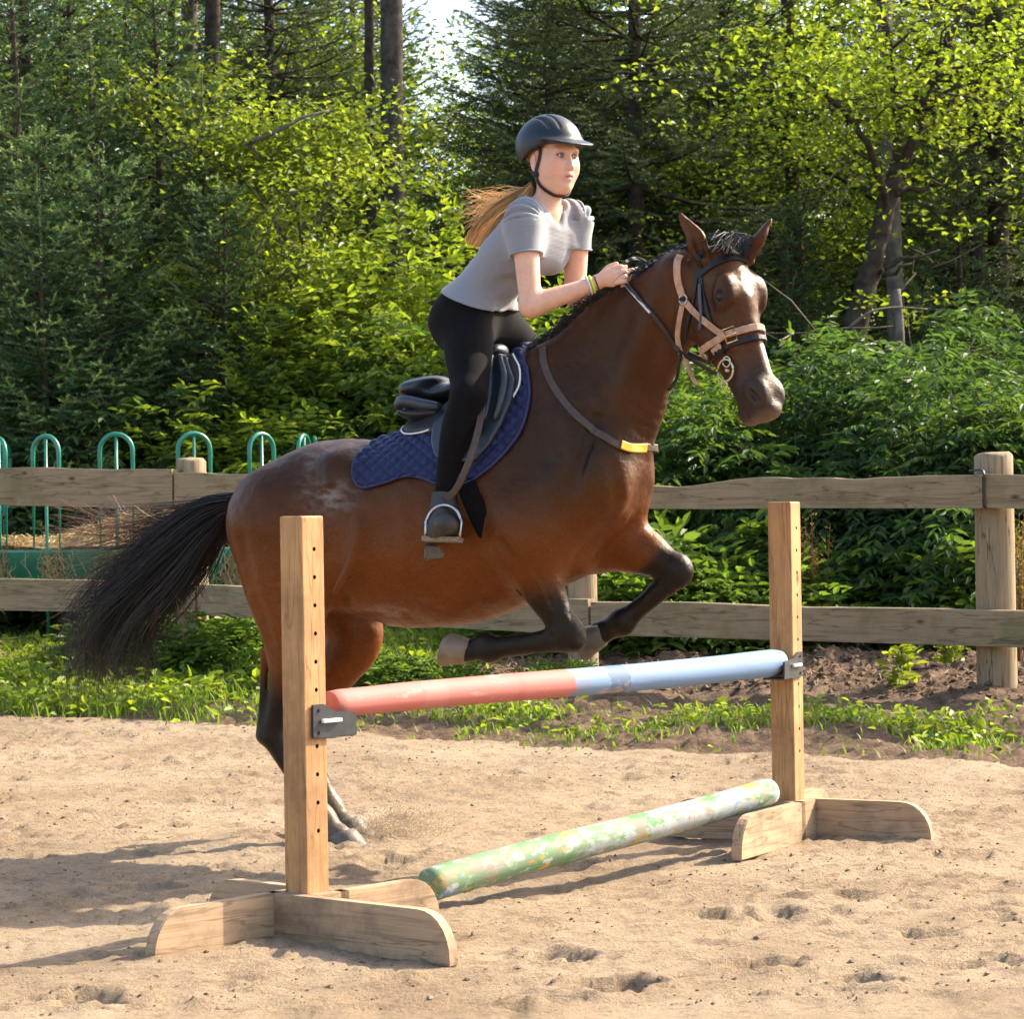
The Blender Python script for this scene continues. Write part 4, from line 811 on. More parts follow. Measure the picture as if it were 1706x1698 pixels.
n_f = 260; f0 = np.stack([hl(-.045 + .02 * rs.rand(), -.06 + .03 * rs.rand(), rs.normal(0, .035)) for _ in range(n_f)]); f1 = np.stack([hl(.005 + .055 * rs.rand() ** 1.5, .012 + .016 * rs.rand(), rs.normal(.015, .05)) for _ in range(n_f)]); uf = np.linspace(0, 1, 9)[None].repeat(n_f, 0)
Fk = f0[:, None] * (1 - uf[..., None]) + f1[:, None] * uf[..., None] + (HF * .018 + np.array([0, 0, .014]))[None, None] * (np.sin(uf * 3.14) * rs.uniform(.4, 1.3, (n_f, 1)))[..., None]
V, F = strands(Fk, .0022 * (1 - .7 * uf)); mb = MB(); mb.add(V, F, np.repeat(np.repeat(np.array([.011, .009, .008]) * rs.uniform(.6, 1.9, (n_f, 1)), 9, 0), 3, 0)); add('forelock', mb.mesh('forelock', [HAIR_M]), horse)
# ================================================================== tack
def hs(px, py, th=0.0):
    """where the camera ray meets the horse"""
    return hf.march(HC, hray(px, py), 8.0, 11.2, th, .006)
def on_horse(pts, n, off=0.004):
    """pixel path -> points and normals on the horse's skin"""
    P = [hs(*p) if len(p) == 2 else H(*p) for p in pts]; P = [p for p in P if p is not None]; C = spline(P, n)
    for _ in range(3): C = C - hf.grad(C) * (hf.sample(C) - off)[:, None]
    for _ in range(2): C[1:-1] = (C[:-2] + 2 * C[1:-1] + C[2:]) / 4
    return C, hf.grad(C)
def tack(name, label, cat): return thing(name, label, cat, tuple(HO), -HH)
BLACK_L = simple_mat('black_leather', (.009, .008, .0075), .45, .3, 60, .25, 220, spec=.35); BROWN_L = simple_mat('brown_leather', (.055, .030, .018), .5, .3, 60, .25, 220)
TAN_L = simple_mat('tan_webbing', (.42, .245, .155), .7, .25, 30, .5, 300); BRASS = simple_mat('brass', (.66, .45, .20), .3, .15, 30, metal=1.0); STEEL = simple_mat('steel', (.42, .41, .40), .3, .25, 40, .1, 90, metal=1.0)
GILT = simple_mat('bit_metal', (.60, .50, .36), .3, .1, 30, metal=.9)
def band(name, pts, width, mat, parent, n=30, thick=.004, off=.002):
    P, Nn = on_horse(pts, n, off); V, F = strap(P, Nn, width, thick); mb = MB(); mb.add(V, F); return add(name, mb.mesh(name, [mat], False), parent)
def loop_band(name, P, Nn, width, mat, parent, thick=.004):
    V, F = strap(P, Nn, width, thick); mb = MB(); mb.add(V, F); return add(name, mb.mesh(name, [mat], False), parent)
def wire(name, P, r, mat, parent, sides=10):
    mb = MB(); V, F = tube(P, r, sides); mb.add(V, F); return add(name, mb.mesh(name, [mat]), parent)
# ---- saddle pad: quilted cloth following the back on both sides
PADP = [(622, 722, .10), (600, 752, .17), (588, 778, .22), (589, 800, .245), (602, 812, .255), (632, 805, .265), (668, 793, .27), (700, 796, .27), (730, 806, .27), (770, 806, .27), (797, 790, .265), (828, 762, .255), (858, 722, .24), (874, 685, .21), (882, 650, .17), (880, 610, .12), (874, 575, .04), (874, 500, 0), (600, 640, 0)]
PADXZ = [H(*p)[[0, 2]] for p in PADP]
def shell(name, poly, th, mats, parent, res=.005, lo=None, hi=None, pat=None, round_=.006, side=None, inner=.004):
    P = np.array(poly); lo = np.array([P[:, 0].min() - .02, -.42, P[:, 1].min() - .02]) if lo is None else lo; hi = np.array([P[:, 0].max() + .02, .42, P[:, 1].max() + .02]) if hi is None else hi
    if side == 1: hi[1] = -.02
    if side == -1: lo[1] = .02
    f = Field(lo, hi, res); X, Y, Z = np.meshgrid(*f.ax, indexing='ij'); Q = np.stack([X, Y, Z], -1); d = hf.sample(Q); pd = poly_sd(f.ax[0][:, None], f.ax[2][None, :], P)[:, None, :]
    t = th if pat is None else th + pat(X, Y, Z); t = t - .6 * np.maximum(pd + round_, 0)
    f.D = smax(smax((d - t), np.broadcast_to(pd, d.shape), .006), -(d + inner), 0).astype(np.float32); V, F = f.nets()
    return add(name, mesh_np(name, V, [F], mats, np.ones((len(V), 3))), parent)
def quilt(X, Y, Z):
    v = Z * .9 + np.abs(Y) * -.35; a = (X * .72 + v) / .040; b = (X * .95 - v * .9) / .046
    q = np.minimum(np.abs(np.sin(a * np.pi)), np.abs(np.sin(b * np.pi))); return .011 * np.sqrt(np.maximum(q, 0)) - .003
NAVY = simple_mat('navy_quilt', (.0085, .0125, .058), .62, .25, 40, .35, 260, spec=.3, sheen=.04)
pad = tack('saddle_pad', 'navy blue quilted saddle pad on the horse back', 'saddle pad')
pado = shell('pad', PADXZ, .014, [NAVY], pad, .0048, pat=quilt)
PIPE = simple_mat('navy_binding', (.010, .015, .072), .6, .2, 60)
for s in (1, -1):
    P = spline([np.array([p[0], 0, p[1]]) for p in PADXZ[1:16]], 90); out = []
    for q in P:
        o = np.array([q[0], -.5 * s, q[2]]); h = hf.march(o, np.array([0, s, 0]), 0, .5, .010, .004)
        if h is not None: out.append(h)
    wire('binding', np.array(out), .0065, PIPE, pad, 8)
# ---- girth
girth = tack('girth', 'black girth strap under the horse belly below the saddle pad', 'girth')
loop_band('strap', GIRTH_P, GIRTH_N, .070, simple_mat('girth_webbing', (.005, .0045, .005), .85, .3, 60, .25, 220, spec=.08), girth, .010)
# ---- saddle
saddle = tack('saddle', 'dark blue-black leather jumping saddle under the rider', 'saddle')
SAD = simple_mat('saddle_leather', (.018, .024, .032), .36, .3, 50, .2, 260, spec=.55); SAD2 = simple_mat('saddle_suede', (.020, .018, .020), .6, .2, 50, .2, 260)
sf = Field(H(640, 720) - [.1, .30, .12], H(850, 600) + [.1, .30, .12], .005)
sf.ell(H(708, 645), (.085, .135, .030), np.array([[.94, 0, .30], [0, 1, 0], [-.30, 0, .94]]), k=.02)
sf.tube([H(700, 650), H(738, 656), H(780, 640), H(812, 606), H(832, 585)], [(.026, .12), (.026, .10), (.028, .085), (.030, .075), (.026, .055)], k=.03)
sf.tube([H(690, 686), H(712, 690), H(745, 688)], [(.030, .12), (.036, .13), (.036, .11)], k=.015)
Vs, Fs_ = sf.nets(); add('seat', mesh_np('seat', Vs, [Fs_], [SAD], np.ones((len(Vs), 3))), saddle)
for s in (1, -1):
    V, F = tube(spline([H(662, 680, .13 * s), H(672, 668, .16 * s), H(705, 674, .17 * s), H(735, 678, .16 * s)], 14), [.008, .017, .020, .021, .021, .021, .021, .02, .02, .019, .018, .016, .014, .01], 12); mb = MB(); mb.add(V, F); add('cantle_panel', mb.mesh('cantle_panel', [SAD]), saddle)
FLAP = [H(*p)[[0, 2]] for p in [(748, 650, .16), (722, 672, .19), (713, 700, .22), (714, 735, .25), (724, 760, .26), (745, 772, .27), (790, 768, .27), (812, 742, .265), (832, 706, .25), (848, 668, .23), (854, 632, .2), (846, 596, .13), (826, 588, .10), (806, 606, .12), (790, 636, .14)]]
RPAN = [H(*p)[[0, 2]] for p in [(644, 708, .2), (652, 694, .18), (690, 684, .17), (740, 676, .17), (750, 700, .2), (745, 722, .23), (700, 722, .22), (660, 724, .22), (646, 718, .21)]]
FPAN = [H(*p)[[0, 2]] for p in [(836, 586, .09), (858, 588, .10), (868, 612, .14), (867, 640, .17), (852, 668, .2), (836, 690, .23), (828, 640, .18)]]
PIPW = simple_mat('piping_white', (.70, .68, .62), .6, .08)
for s in (1, -1):
    shell('rear_panel', RPAN, .030, [SAD2], saddle, .005, side=s, round_=.018); shell('front_panel', FPAN, .026, [SAD2], saddle, .005, side=s, round_=.014); shell('flap', FLAP, .042, [SAD], saddle, .005, side=s, round_=.004)
    for pth in ([(645, 708, .2), (648, 716, .21), (662, 722, .22), (690, 720, .22), (714, 712, .22)], [(858, 590, .10), (868, 612, .14), (867, 640, .17), (852, 664, .2)]):
        C = spline([H(*p) for p in pth], 24); out = [hf.march(np.array([q[0], -.5 * s, q[2]]), np.array([0, s, 0]), 0, .5, .026, .004) for q in C]; wire('piping', np.array([o for o in out if o is not None]), .0035, PIPW, saddle, 6)
    for pth, r in (([(812, 592, .12), (812, 625, .18), (808, 665, .225), (803, 700, .25)], .020), ([(838, 594, .11), (842, 630, .175), (834, 664, .215), (820, 700, .25)], .017)):
        C = spline([H(*p) for p in pth], 20); out = np.array([hf.march(np.array([q[0], -.5 * s, q[2]]), np.array([0, s, 0]), 0, .5, .044, .004) for q in C]); u = np.linspace(0, 1, 20); mb = MB(); V, F = tube(out, r * (np.sin(np.clip(u * .96 + .02, 0, 1) * np.pi) ** .35), 12); mb.add(V, F); add('knee_roll', mb.mesh('knee_roll', [SAD]), saddle)
# ---- stirrups: leather and iron, both sides
def iron(c, up, acr, parent, fwd):
    st = add('stirrup', None, parent); hgt, w = .125, .062; up = unit(up); acr = unit(acr - up * np.dot(acr, up)); P = []
    for a in np.linspace(-.5, math.pi + .5, 25):
        x = w * math.cos(a); z = math.sin(a) * .06 + .058; x = w * (1.0 if z < .05 else 1) * math.cos(a); P.append(c + acr * x * (1.06 if z < .06 else 1) + up * z)
    P = [c + acr * w + up * 0] + P[3:-3] + [c - acr * w]; mb = MB(); V, F = tube(spline(P, 40), .0062, 10); mb.add(V, F); add('arch', mb.mesh('arch', [STEEL]), st)
    n3 = unit(np.cross(acr, up)); mb = MB(); bx = np.array([(x, y, z) for x in (-1, 1) for y in (-1, 1) for z in (-1, 1)], float) * [w + .006, .022, .008]; V = c + bx[:, :1] * acr + bx[:, 1:2] * n3 + bx[:, 2:] * up
    mb.add(V, np.array([[0, 1, 3, 2], [4, 6, 7, 5], [0, 4, 5, 1], [2, 3, 7, 6], [0, 2, 6, 4], [1, 5, 7, 3]])); add('tread', mb.mesh('tread', [TREAD], False), st)
    return st
TREAD = simple_mat('tread_rubber', (.22, .17, .12), .8, .3, 80, .4, 200)
SC = H(737, 899, .33); _acr = H(768, 911, .33) - H(704, 888, .33); _up = H(742, 832, .31) - SC
iron(SC, _up, _acr, saddle, None)
STT = H(744, 832, .315)
C = spline([H(806, 640, .235), H(800, 700, .285), H(784, 762, .325), H(762, 812, .325), STT], 24); Nl = np.repeat([[.25, -1, .1]], 24, 0); V, F = strap(C, Nl, .024, .005); mb = MB(); mb.add(V, F); add('stirrup_leather', mb.mesh('stirrup_leather', [BROWN_L], False), saddle)
mir = lambda p: p * [1, -1, 1]
iron(mir(SC), mir(_up), mir(_acr), saddle, None); V, F = strap(mir(C), mir(Nl), .024, .005); mb = MB(); mb.add(V, F); add('stirrup_leather', mb.mesh('stirrup_leather', [BROWN_L], False), saddle)
# ---- breastplate neck strap
bp_ = tack('breastplate', 'brown leather neck strap with a yellow tag on the horse chest', 'breastplate')
pts = [(905, 582), (908, 612), (926, 650), (958, 690), (993, 720), (1024, 740), (1052, 747), (1074, 744)]
P, Nn = on_horse(pts, 50, .003); m_ = P * [1, -1, 1]; V, F = strap(np.concatenate([P, m_[::-1][2:]]), np.concatenate([Nn, (Nn * [1, -1, 1])[::-1][2:]]), .026, .006); mb = MB(); mb.add(V, F); add('neck_strap', mb.mesh('neck_strap', [BROWN_L], False), bp_)
YEL = simple_mat('yellow_tape', (.80, .42, .015), .5, .1); band('tag', [(1032, 742), (1050, 748), (1072, 745)], .030, YEL, bp_, 12, .005, .008)
# ---- bridle
bridle = tack('bridle', 'black leather bridle with ring bit and braided reins', 'bridle')
band('cheekpiece', [(1163, 432), (1168, 468), (1176, 510), (1188, 548), (1200, 580), (1211, 604)], .017, BLACK_L, bridle, 36)
band('browband', [(1164, 462), (1180, 448), (1200, 437), (1222, 431), (1248, 436)], .017, BLACK_L, bridle, 30, .007)
band('browband_piping', [(1170, 453), (1186, 441), (1204, 431), (1224, 426), (1247, 431)], .009, BLACK_L, bridle, 30, .007)
band('throat_lash', [(1164, 450), (1158, 490), (1148, 530), (1138, 572), (1134, 588)], .011, BLACK_L, bridle, 30)
band('strap_end', [(1169, 474), (1170, 500), (1172, 528), (1169, 548)], .012, simple_mat('strap_blue', (.045, .055, .085), .45), bridle, 14, .004, .010)
band('crownpiece', [(1163, 432), (1168, 418), (1180, 408)], .02, BLACK_L, bridle, 12)
def nose_ring(p_front, p_back, off, n=64):
    f_, b_ = hs(*p_front), hs(*p_back); c = (hl(0, 0) * 0); qa = ((f_ - HP0) @ HA); qb = ((b_ - HP0) @ HA); qf = (f_ - HP0) @ HF; qbf = (b_ - HP0) @ HF
    am = (qa + qb) / 2; fm = -.11 * HS; c = HP0 + HA * (qa + (qb - qa) * (fm - qf) / (qbf - qf)) + HF * fm; e1 = unit(HF + HA * (qa - qb) / (qf - qbf)); return ring_on_horse(c, e1, HL, n, off, rmax=.25)
P, Nn = nose_ring((1262, 563), (1216, 575), .003); loop_band('noseband', P, Nn, .019, BLACK_L, bridle, .007)
def bit_wheel(s):
    q = hs(1213, 617) - (0 if s > 0 else 0); l_ = (q - HP0) @ HL; c0 = q + HL * .012
    if s < 0: c0 = c0 - HL * 2 * ((c0 - HP0) @ HL)
    e1, e2 = np.array([.95 * eh[0], .95 * eh[1], .0]), np.array([0, 0, 1.0]); st = add('bit_ring', None, bridle)
    for (dx, dz, r, tr) in ((0, 0, .036, .0042), (.006, .028, .017, .0034), (-.006, -.050, .014, .0034)):
        a = np.linspace(0, 2 * math.pi, 33); P = c0 + unit(e1) * (dx + r * np.cos(a))[:, None] + e2 * (dz + r * np.sin(a))[:, None]; wire('ring', P, tr, GILT, st, 8)
    return c0
BC = bit_wheel(1); BC2 = bit_wheel(-1)
wire('mouthpiece', np.array([BC, BC2]), .006, GILT, bridle)
# reins: bit -> neck -> hand, black with pale braiding near the hand
REIN, _nt, _b, _L = mat_new('rein_leather'); _b.inputs['Base Color'].default_value = (.016, .013, .012, 1); _b.inputs['Roughness'].default_value = .5
BRAID, _nt, _b, _L = mat_new('rein_braid'); _tc = N(_nt, 'ShaderNodeTexCoord'); _mp = N(_nt, 'ShaderNodeMapping'); _mp.inputs['Rotation'].default_value = (0, .9, 0); _L(_tc.outputs['Object'], _mp.inputs[0])
_w = N(_nt, 'ShaderNodeTexWave', i_Scale=13.0, i_Distortion=3.0); _w.inputs['Detail'].default_value = 3; _L(_mp.outputs[0], _w.inputs['Vector']); _r = ramp(_nt, [(.62, (.012, .011, .011)), (.72, (.55, .53, .50))]); _L(_w.outputs[0], _r.inputs[0]); _L(_r.outputs[0], _b.inputs['Base Color'])
def rein(p3, m, nm, w=.016, n=40):
    C = spline(p3, n); Nn = hf.grad(C); V, F = strap(C, Nn, w, .005); mb = MB(); mb.add(V, F); return add(nm, mb.mesh(nm, [m], False), bridle)
def off_h(px, py, o): q = hs(px, py); return q + hf.grad(q[None])[0] * o
HAND = H(1036, 465, .075)
_k = off_h(1128, 578, .016); _m = off_h(1086, 520, .012)
rein([HAND, HAND * .5 + _m * .5 + np.array([0, -.004, 0]), _m], BRAID, 'rein_grip', .015, 24)
rein([_m, off_h(1108, 550, .014), _k, H(1158, 602, .16), BC + np.array([-.03, 0, -.012])], REIN, 'rein', .016, 40)
_bk = BC2 + np.array([-.03, 0, -.012]); HAND2 = H(1058, 462, .01); rein([HAND2, H(1090, 500, -.10), H(1130, 578, -.14), _bk], REIN, 'rein', .016, 40)
wire('rein_loop', spline([H(1038, 440, .06), H(1050, 432, .055), H(1065, 431, .05), H(1078, 439, .045), H(1074, 447, .05), H(1058, 447, .055)], 30), .005, BRAID, bridle, 8)
wire('rein_end', spline([H(1134, 585, .10), H(1131, 610, .10), H(1127, 632, .08), H(1114, 650, .07)], 20), .006, BLACK_L, bridle, 8)
# ---- tan halter over the bridle
halter = tack('halter', 'tan halter with brass buckle worn over the bridle', 'halter')
band('crown_strap', [(1133, 428), (1128, 440), (1129, 465), (1133, 480), (1138, 494)], .024, TAN_L, halter, 24, .004, .006)
band('throat_strap', [(1139, 502), (1133, 530), (1129, 560), (1133, 588)], .018, TAN_L, halter, 24, .004, .006)
band('cheek_strap', [(1142, 502), (1160, 520), (1180, 538), (1200, 552), (1214, 558)], .024, TAN_L, halter, 24, .004, .008)
band('jaw_strap', [(1204, 574), (1190, 586), (1176, 598), (1168, 606)], .022, TAN_L, halter, 18, .004, .006)
P, Nn = nose_ring((1262, 547), (1222, 555), .006); loop_band('noseband', P, Nn, .024, TAN_L, halter, .005)
wire('hanging_strap', spline([H(1140, 590, .11), H(1146, 612, .11), H(1156, 634, .10), H(1164, 640, .10)], 16), .007, TAN_L, halter, 6)
_q = hs(1140, 499); a = np.linspace(0, 2 * math.pi, 25); wire('ring', _q + np.array([.0, -.012, 0]) + np.stack([.014 * np.cos(a), 0 * a, .016 * np.sin(a)], -1), .0035, STEEL, halter, 8)
_q = hs(1217, 559); _nn = hf.grad(_q[None])[0]; _c = _q + _nn * .014; _e1 = unit(np.cross(_nn, [0, 0, 1])); _e1 = _e1 if _e1[0] > 0 else -_e1; _e2 = unit(np.cross(_e1, _nn)); _e2 = _e2 if _e2[2] > 0 else -_e2
_u1, _u2 = unit(_e1 * .93 + _e2 * .3), unit(_e2 * .95 - _e1 * .3)
wire('buckle', np.array([_c + _u1 * x * .019 + _u2 * z * .024 for x, z in ((-1, -1), (1, -1), (1, 1), (-1, 1), (-1, -1))]), .0042, BRASS, halter, 8)
wire('buckle_pin', np.array([_c - _u1 * .019, _c + _u1 * .022]), .0032, BRASS, halter, 8)
# ================================================================== the rider
RY = math.radians(14); RE = np.array([math.cos(RY), -math.sin(RY), 0]); RL = np.array([-math.sin(RY), -math.cos(RY), 0])   # torso forward / right
rider = thing('person', 'girl in grey t-shirt, black breeches and dark helmet riding the jumping horse', 'person', tuple(HO), -HH)
# ---- head frame
FY = math.radians(27); FE = np.array([math.cos(FY), -math.sin(FY), 0]); FL = np.array([-math.sin(FY), -math.cos(FY), 0])
_tilt = math.radians(4); FUP = unit(np.array([0, 0, 1]) * math.cos(_tilt) + FE * math.sin(_tilt)); FE = unit(FE - FUP * (FE @ FUP))
FR3 = np.stack([FE, FL, FUP])
HCN = H(920, 262, .03)                                           # middle of the skull at eye height
def hd(f, l, u): return HCN + FE * f + FL * l + FUP * u
def torso(F, g=0.0, k=.03):
    T = [((784, 548), .095, .140), ((795, 508), .090, .131), ((820, 470), .080, .107), ((852, 428), .085, .116), ((884, 392), .088, .128), ((904, 364), .070, .114)]
    F.tube([H(*p, .02) for p, a, b in T], [(a + g, b + g) for p, a, b in T], lat=RL, k=k, cap=.5)
    for s in (1, -1):
        F.ell(H(778, 540, .02) + RL * .068 * s, np.array([.084, .080, .098]) + g, k=.06)                                        # seat
        F.ell(H(900, 420, .02) + RL * .060 * s + RE * .010, np.array([.036, .044, .046]) + g, k=.09)                            # chest
        F.tube([H(902, 352, .02) + RL * .04 * s, SH[s] + np.array([0, 0, .008])], [.046 + g, .033 + g], k=.06)                   # shoulder line
SH = {1: H(873, 366, .165), -1: H(960, 365, -.108)}
EL = {1: H(884, 510, .20), -1: H(958, 492, -.12)}
WR = {1: H(994, 471, .10), -1: H(1026, 470, -.02)}
def arms(F, g=0.0, k=.025, t1=1.0, cap=1.0):
    for s in (1, -1):
        a, e = SH[s], EL[s]
        if t1 < 1:
            F.tube([a, a + (e - a) * .2, a + (e - a) * t1], [.054 + g, .052 + g, .051 + g], k=k, cap=cap)
        else:
            F.tube([a, a + (e - a) * .3, a + (e - a) * .7, e], [.044, .0445, .040, .036], k=k)
            F.tube([e, e + (WR[s] - e) * .3, e + (WR[s] - e) * .75, WR[s]], [.0365, .0365, .028, .0235], k=k)
KN = {1: H(781, 660, .285), -1: H(900, 610, -.28)}
HPJ = {1: H(780, 540, .095), -1: H(822, 540, -.085)}
AN = {1: H(741, 832, .255), -1: H(741, 832, .255) * [1, -1, 1]}
def legs(F, g=0.0, k=.03):
    for s in (1, -1):
        h, n, a = HPJ[s], KN[s], AN[s]
        F.tube([h, h + (n - h) * .35, h + (n - h) * .75, n], [.088 + g, .081 + g, .063 + g, .053 + g], k=k + .02, sub=10)
        cb = np.array([-.012, 0, 0])
        F.tube([n, n + (a - n) * .28 + cb, n + (a - n) * .6 + cb, a], [.052 + g, .054 + g, .042 + g, .031 + g], k=k, sub=10)
# ---- skin: head, neck, arms and hands in one continuous body
rf = Field(H(700, 960, .3) - [.10, .15, .05], H(1075, 190, 0) + [.06, .45, .05], .0042)
rf.lo[1] = -.46
rf = Field((H(700, 940)[0] - .1, -.45, H(700, 945, .3)[2]), (H(1075, 400)[0] + .05, .42, H(900, 185)[2]), .0042)
torso(rf, -.006); arms(rf); legs(rf, -.006)
rf.tube([H(908, 352, .03), H(914, 326, .03), H(918, 300, .03)], [(.050, .056), (.044, .048), (.046, .050)], lat=RL, k=.03)
rf.ell(hd(-.012, 0, .030), (.098, .076, .092), FR3, k=.02)                                     # skull
rf.ell(hd(.030, 0, -.035), (.062, .060, .085), FR3, k=.03)                                     # face
rf.ell(hd(.042, 0, -.088), (.042, .037, .034), FR3, k=.035)                                    # jaw and chin
rf.ell(hd(.076, 0, -.106), (.016, .018, .015), FR3, k=.02)
for s in (1, -1):
    rf.ell(hd(.050, .038 * s, -.036), (.036, .028, .040), FR3, k=.035)                          # cheek
    rf.tube([hd(-.002, .060 * s, -.050), hd(.018, .050 * s, -.084), hd(.050, .020 * s, -.104)], [.016, .016, .014], k=.03)
    rf.tube([hd(.085, .012 * s, .022), hd(.078, .044 * s, .020)], [.008, .007], k=.02)         # brow
    rf.ell(hd(.093, .030 * s, .002), (.012, .018, .010), FR3, k=.014, op='s')                  # eye socket
    rf.ell(hd(-.010, .076 * s, -.018), (.018, .007, .029), np.stack([unit(FE * .95 + FL * s * .3), unit(FL * .95 - FE * s * .3), FUP]), k=.008)
    rf.ell(hd(-.006, .084 * s, -.016), (.009, .006, .016), FR3, k=.006, op='s')
rf.tube([hd(.084, 0, .006), hd(.098, 0, -.020), hd(.106, 0, -.036)], [.0075, .0095, .0115], k=.012)   # nose
for s in (1, -1): rf.ell(hd(.094, .012 * s, -.039), (.010, .008, .007), FR3, k=.008)
rf.tube([hd(.078, -.026, -.067), hd(.0945, 0, -.063), hd(.078, .026, -.067)], [.0045, .0075, .0045], k=.012)   # lips
rf.tube([hd(.077, -.023, -.075), hd(.0915, 0, -.079), hd(.077, .023, -.075)], [.0045, .0080, .0045], k=.012)
rf.tube([hd(.092, -.014, -.070), hd(.102, 0, -.0708), hd(.092, .014, -.070)], [.0020, .0040, .0020], k=.003, op='s')
# hands closed on the reins: palm, four bent fingers of different lengths, thumb on top
def fist(s, P, out, up, fwd, sc=1.0):
    """P wrist; fwd along the forearm; up towards the thumb; out = back of the hand"""
    B = lambda a, b, c: P + sc * (fwd * a + up * b + out * c)
    rf.tube([P, B(.035, .004, .004), B(.062, .006, .004)], [.022 * sc, .027 * sc, .026 * sc], k=.012, lat=out)
    rf.ell(B(.055, .000, .002), np.array([.030, .034, .017]) * sc, np.stack([fwd, up, out]), k=.012)
    for i, (b, l) in enumerate(((.024, .96), (.006, 1.05), (-.012, .98), (-.028, .80))):
        rr = .0092 if i < 3 else .0078
        rf.tube([B(.072, b, .012), B(.072 + .026 * l, b - .002, .010), B(.072 + .030 * l, b - .004, -.012), B(.072 + .006 * l, b - .004, -.024)], [rr, rr, rr * .95, rr * .85], k=.0035, m=.02)
    rf.tube([B(.030, .022, .0), B(.052, .038, -.004), B(.082, .042, -.008)], [.0125, .0105, .0085], k=.006, m=.02)
_fw = unit(H(1040, 455, .085) - WR[1]); _out = unit(np.array([.15, -1, .15]) - _fw * (_fw @ np.array([.15, -1, .15]))); fist(1, WR[1], _out, unit(np.cross(_fw, _out)) * (1 if np.cross(_fw, _out)[2] > 0 else -1), _fw)
_fw2 = unit(H(1052, 462, .02) - WR[-1]); _o2 = unit(np.array([.1, 1, .2]) - _fw2 * (_fw2 @ np.array([.1, 1, .2]))); fist(-1, WR[-1], _o2, unit(np.cross(_fw2, _o2)) * (1 if np.cross(_fw2, _o2)[2] > 0 else -1), _fw2, .95)
RV, RF_ = rf.nets(); print('rider verts', len(RV))
def skin_col(V):
    q = V - HCN; f, l, u = q @ FE, q @ FL, q @ FUP; n = vnoise(V[:, 0] * 40, V[:, 2] * 40, 6); C = np.repeat([[.66, .37, .255]], len(V), 0) * (1 + .08 * n[:, None] + .10 * vnoise(V[:, 0] * 110 + V[:, 1] * 60, V[:, 2] * 110, 7)[:, None])
    mx = lambda C, col, w: C * (1 - w[:, None]) + np.asarray(col) * w[:, None]
    near = (np.abs(l) < .1) & (f > -.12) & (f < .13) & (u > -.14) & (u < .13)
    C = mx(C, [.72, .30, .235], near * .75 * np.exp(-(((np.abs(l) - .045) / .022) ** 2 + ((u + .032) / .026) ** 2)) * (f > .02))
    C = mx(C, [.60, .215, .19], near * .85 * (f > .070) * np.exp(-((l / .025) ** 4 + ((u + .0705) / .0125) ** 4)))
    C = mx(C, [.12, .03, .03], near * (f > .070) * np.exp(-((l / .016) ** 4 + ((u + .0705) / .0028) ** 2)) * .9)
    C = mx(C, [.34, .19, .12], near * .65 * (f > .055) * np.exp(-(((np.abs(l) - .030) / .017) ** 4 + ((u - .021 - .08 * (.03 - np.abs(np.abs(l) - .03)) ) / .0042) ** 2)))
    C = mx(C, [.42, .22, .16], near * .5 * (f > .05) * np.exp(-(((np.abs(l) - .031) / .019) ** 4 + ((u - .006) / .006) ** 2)))
    C = mx(C, [.72, .36, .28], (f < .02) * near * (np.abs(l) > .066) * .5)
    hand = sstep(.16, .10, np.minimum(np.linalg.norm(V - WR[1] - _fw * .06, axis=1), np.linalg.norm(V - WR[-1] - _fw2 * .06, axis=1))); C = mx(C, [.70, .39, .29], hand * .5)
    return C
SKIN, _nt, _b, _L = mat_new('skin'); _a = N(_nt, 'ShaderNodeVertexColor', layer_name='Col'); _L(_a.outputs[0], _b.inputs['Base Color']); _b.inputs['Roughness'].default_value = .58
_b.inputs['Subsurface Weight'].default_value = .06; _b.inputs['Subsurface Radius'].default_value = (.012, .005, .003); _b.inputs['Specular IOR Level'].default_value = .4
_tc = N(_nt, 'ShaderNodeTexCoord'); _n1 = N(_nt, 'ShaderNodeTexNoise', i_Scale=300.0, i_Detail=3.0); _L(_tc.outputs['Object'], _n1.inputs['Vector']); _bp = N(_nt, 'ShaderNodeBump', i_Strength=.08, i_Distance=.002); _L(_n1.outputs[0], _bp.inputs['Height']); _L(_bp.outputs[0], _b.inputs['Normal'])
body = add('body', mesh_np('body', RV, [RF_], [SKIN], skin_col(RV)), rider)
# eyes
WHITE = simple_mat('eye_white', (.62, .60, .58), .2, .05); IRIS = simple_mat('iris', (.16, .19, .18), .2, .3, 300); PUP = simple_mat('pupil', (.01, .01, .01), .15); LASH = simple_mat('lash', (.10, .055, .035), .6)
for s in (1, -1):
    c = hd(.0775, .031 * s, .001); bm = bmesh.new(); bmesh.ops.create_uvsphere(bm, u_segments=20, v_segments=14, radius=.0108)
    me = bpy.data.meshes.new('eye'); bm.to_mesh(me); bm.free(); me.materials.append(WHITE); me.materials.append(IRIS); me.materials.append(PUP); gz = unit(FE + FL * -.05)
    for p in me.polygons:
        p.use_smooth = True; d = Vector(gz).dot(p.center.normalized()); p.material_index = 2 if d > .955 else (1 if d > .83 else 0)
    add('eye', me, rider, tuple(c)); 
    mb = MB(); V, F = tube(spline([hd(.083, .017 * s, .003), hd(.0905, .029 * s, .0085), hd(.081, .046 * s, .003)], 12), .0018, 6); mb.add(V, F); V, F = tube(spline([hd(.083, .017 * s, .002), hd(.0895, .030 * s, -.0065), hd(.081, .046 * s, .002)], 12), .0011, 6); mb.add(V, F); add('eyelid', mb.mesh('eyelid', [LASH]), rider)
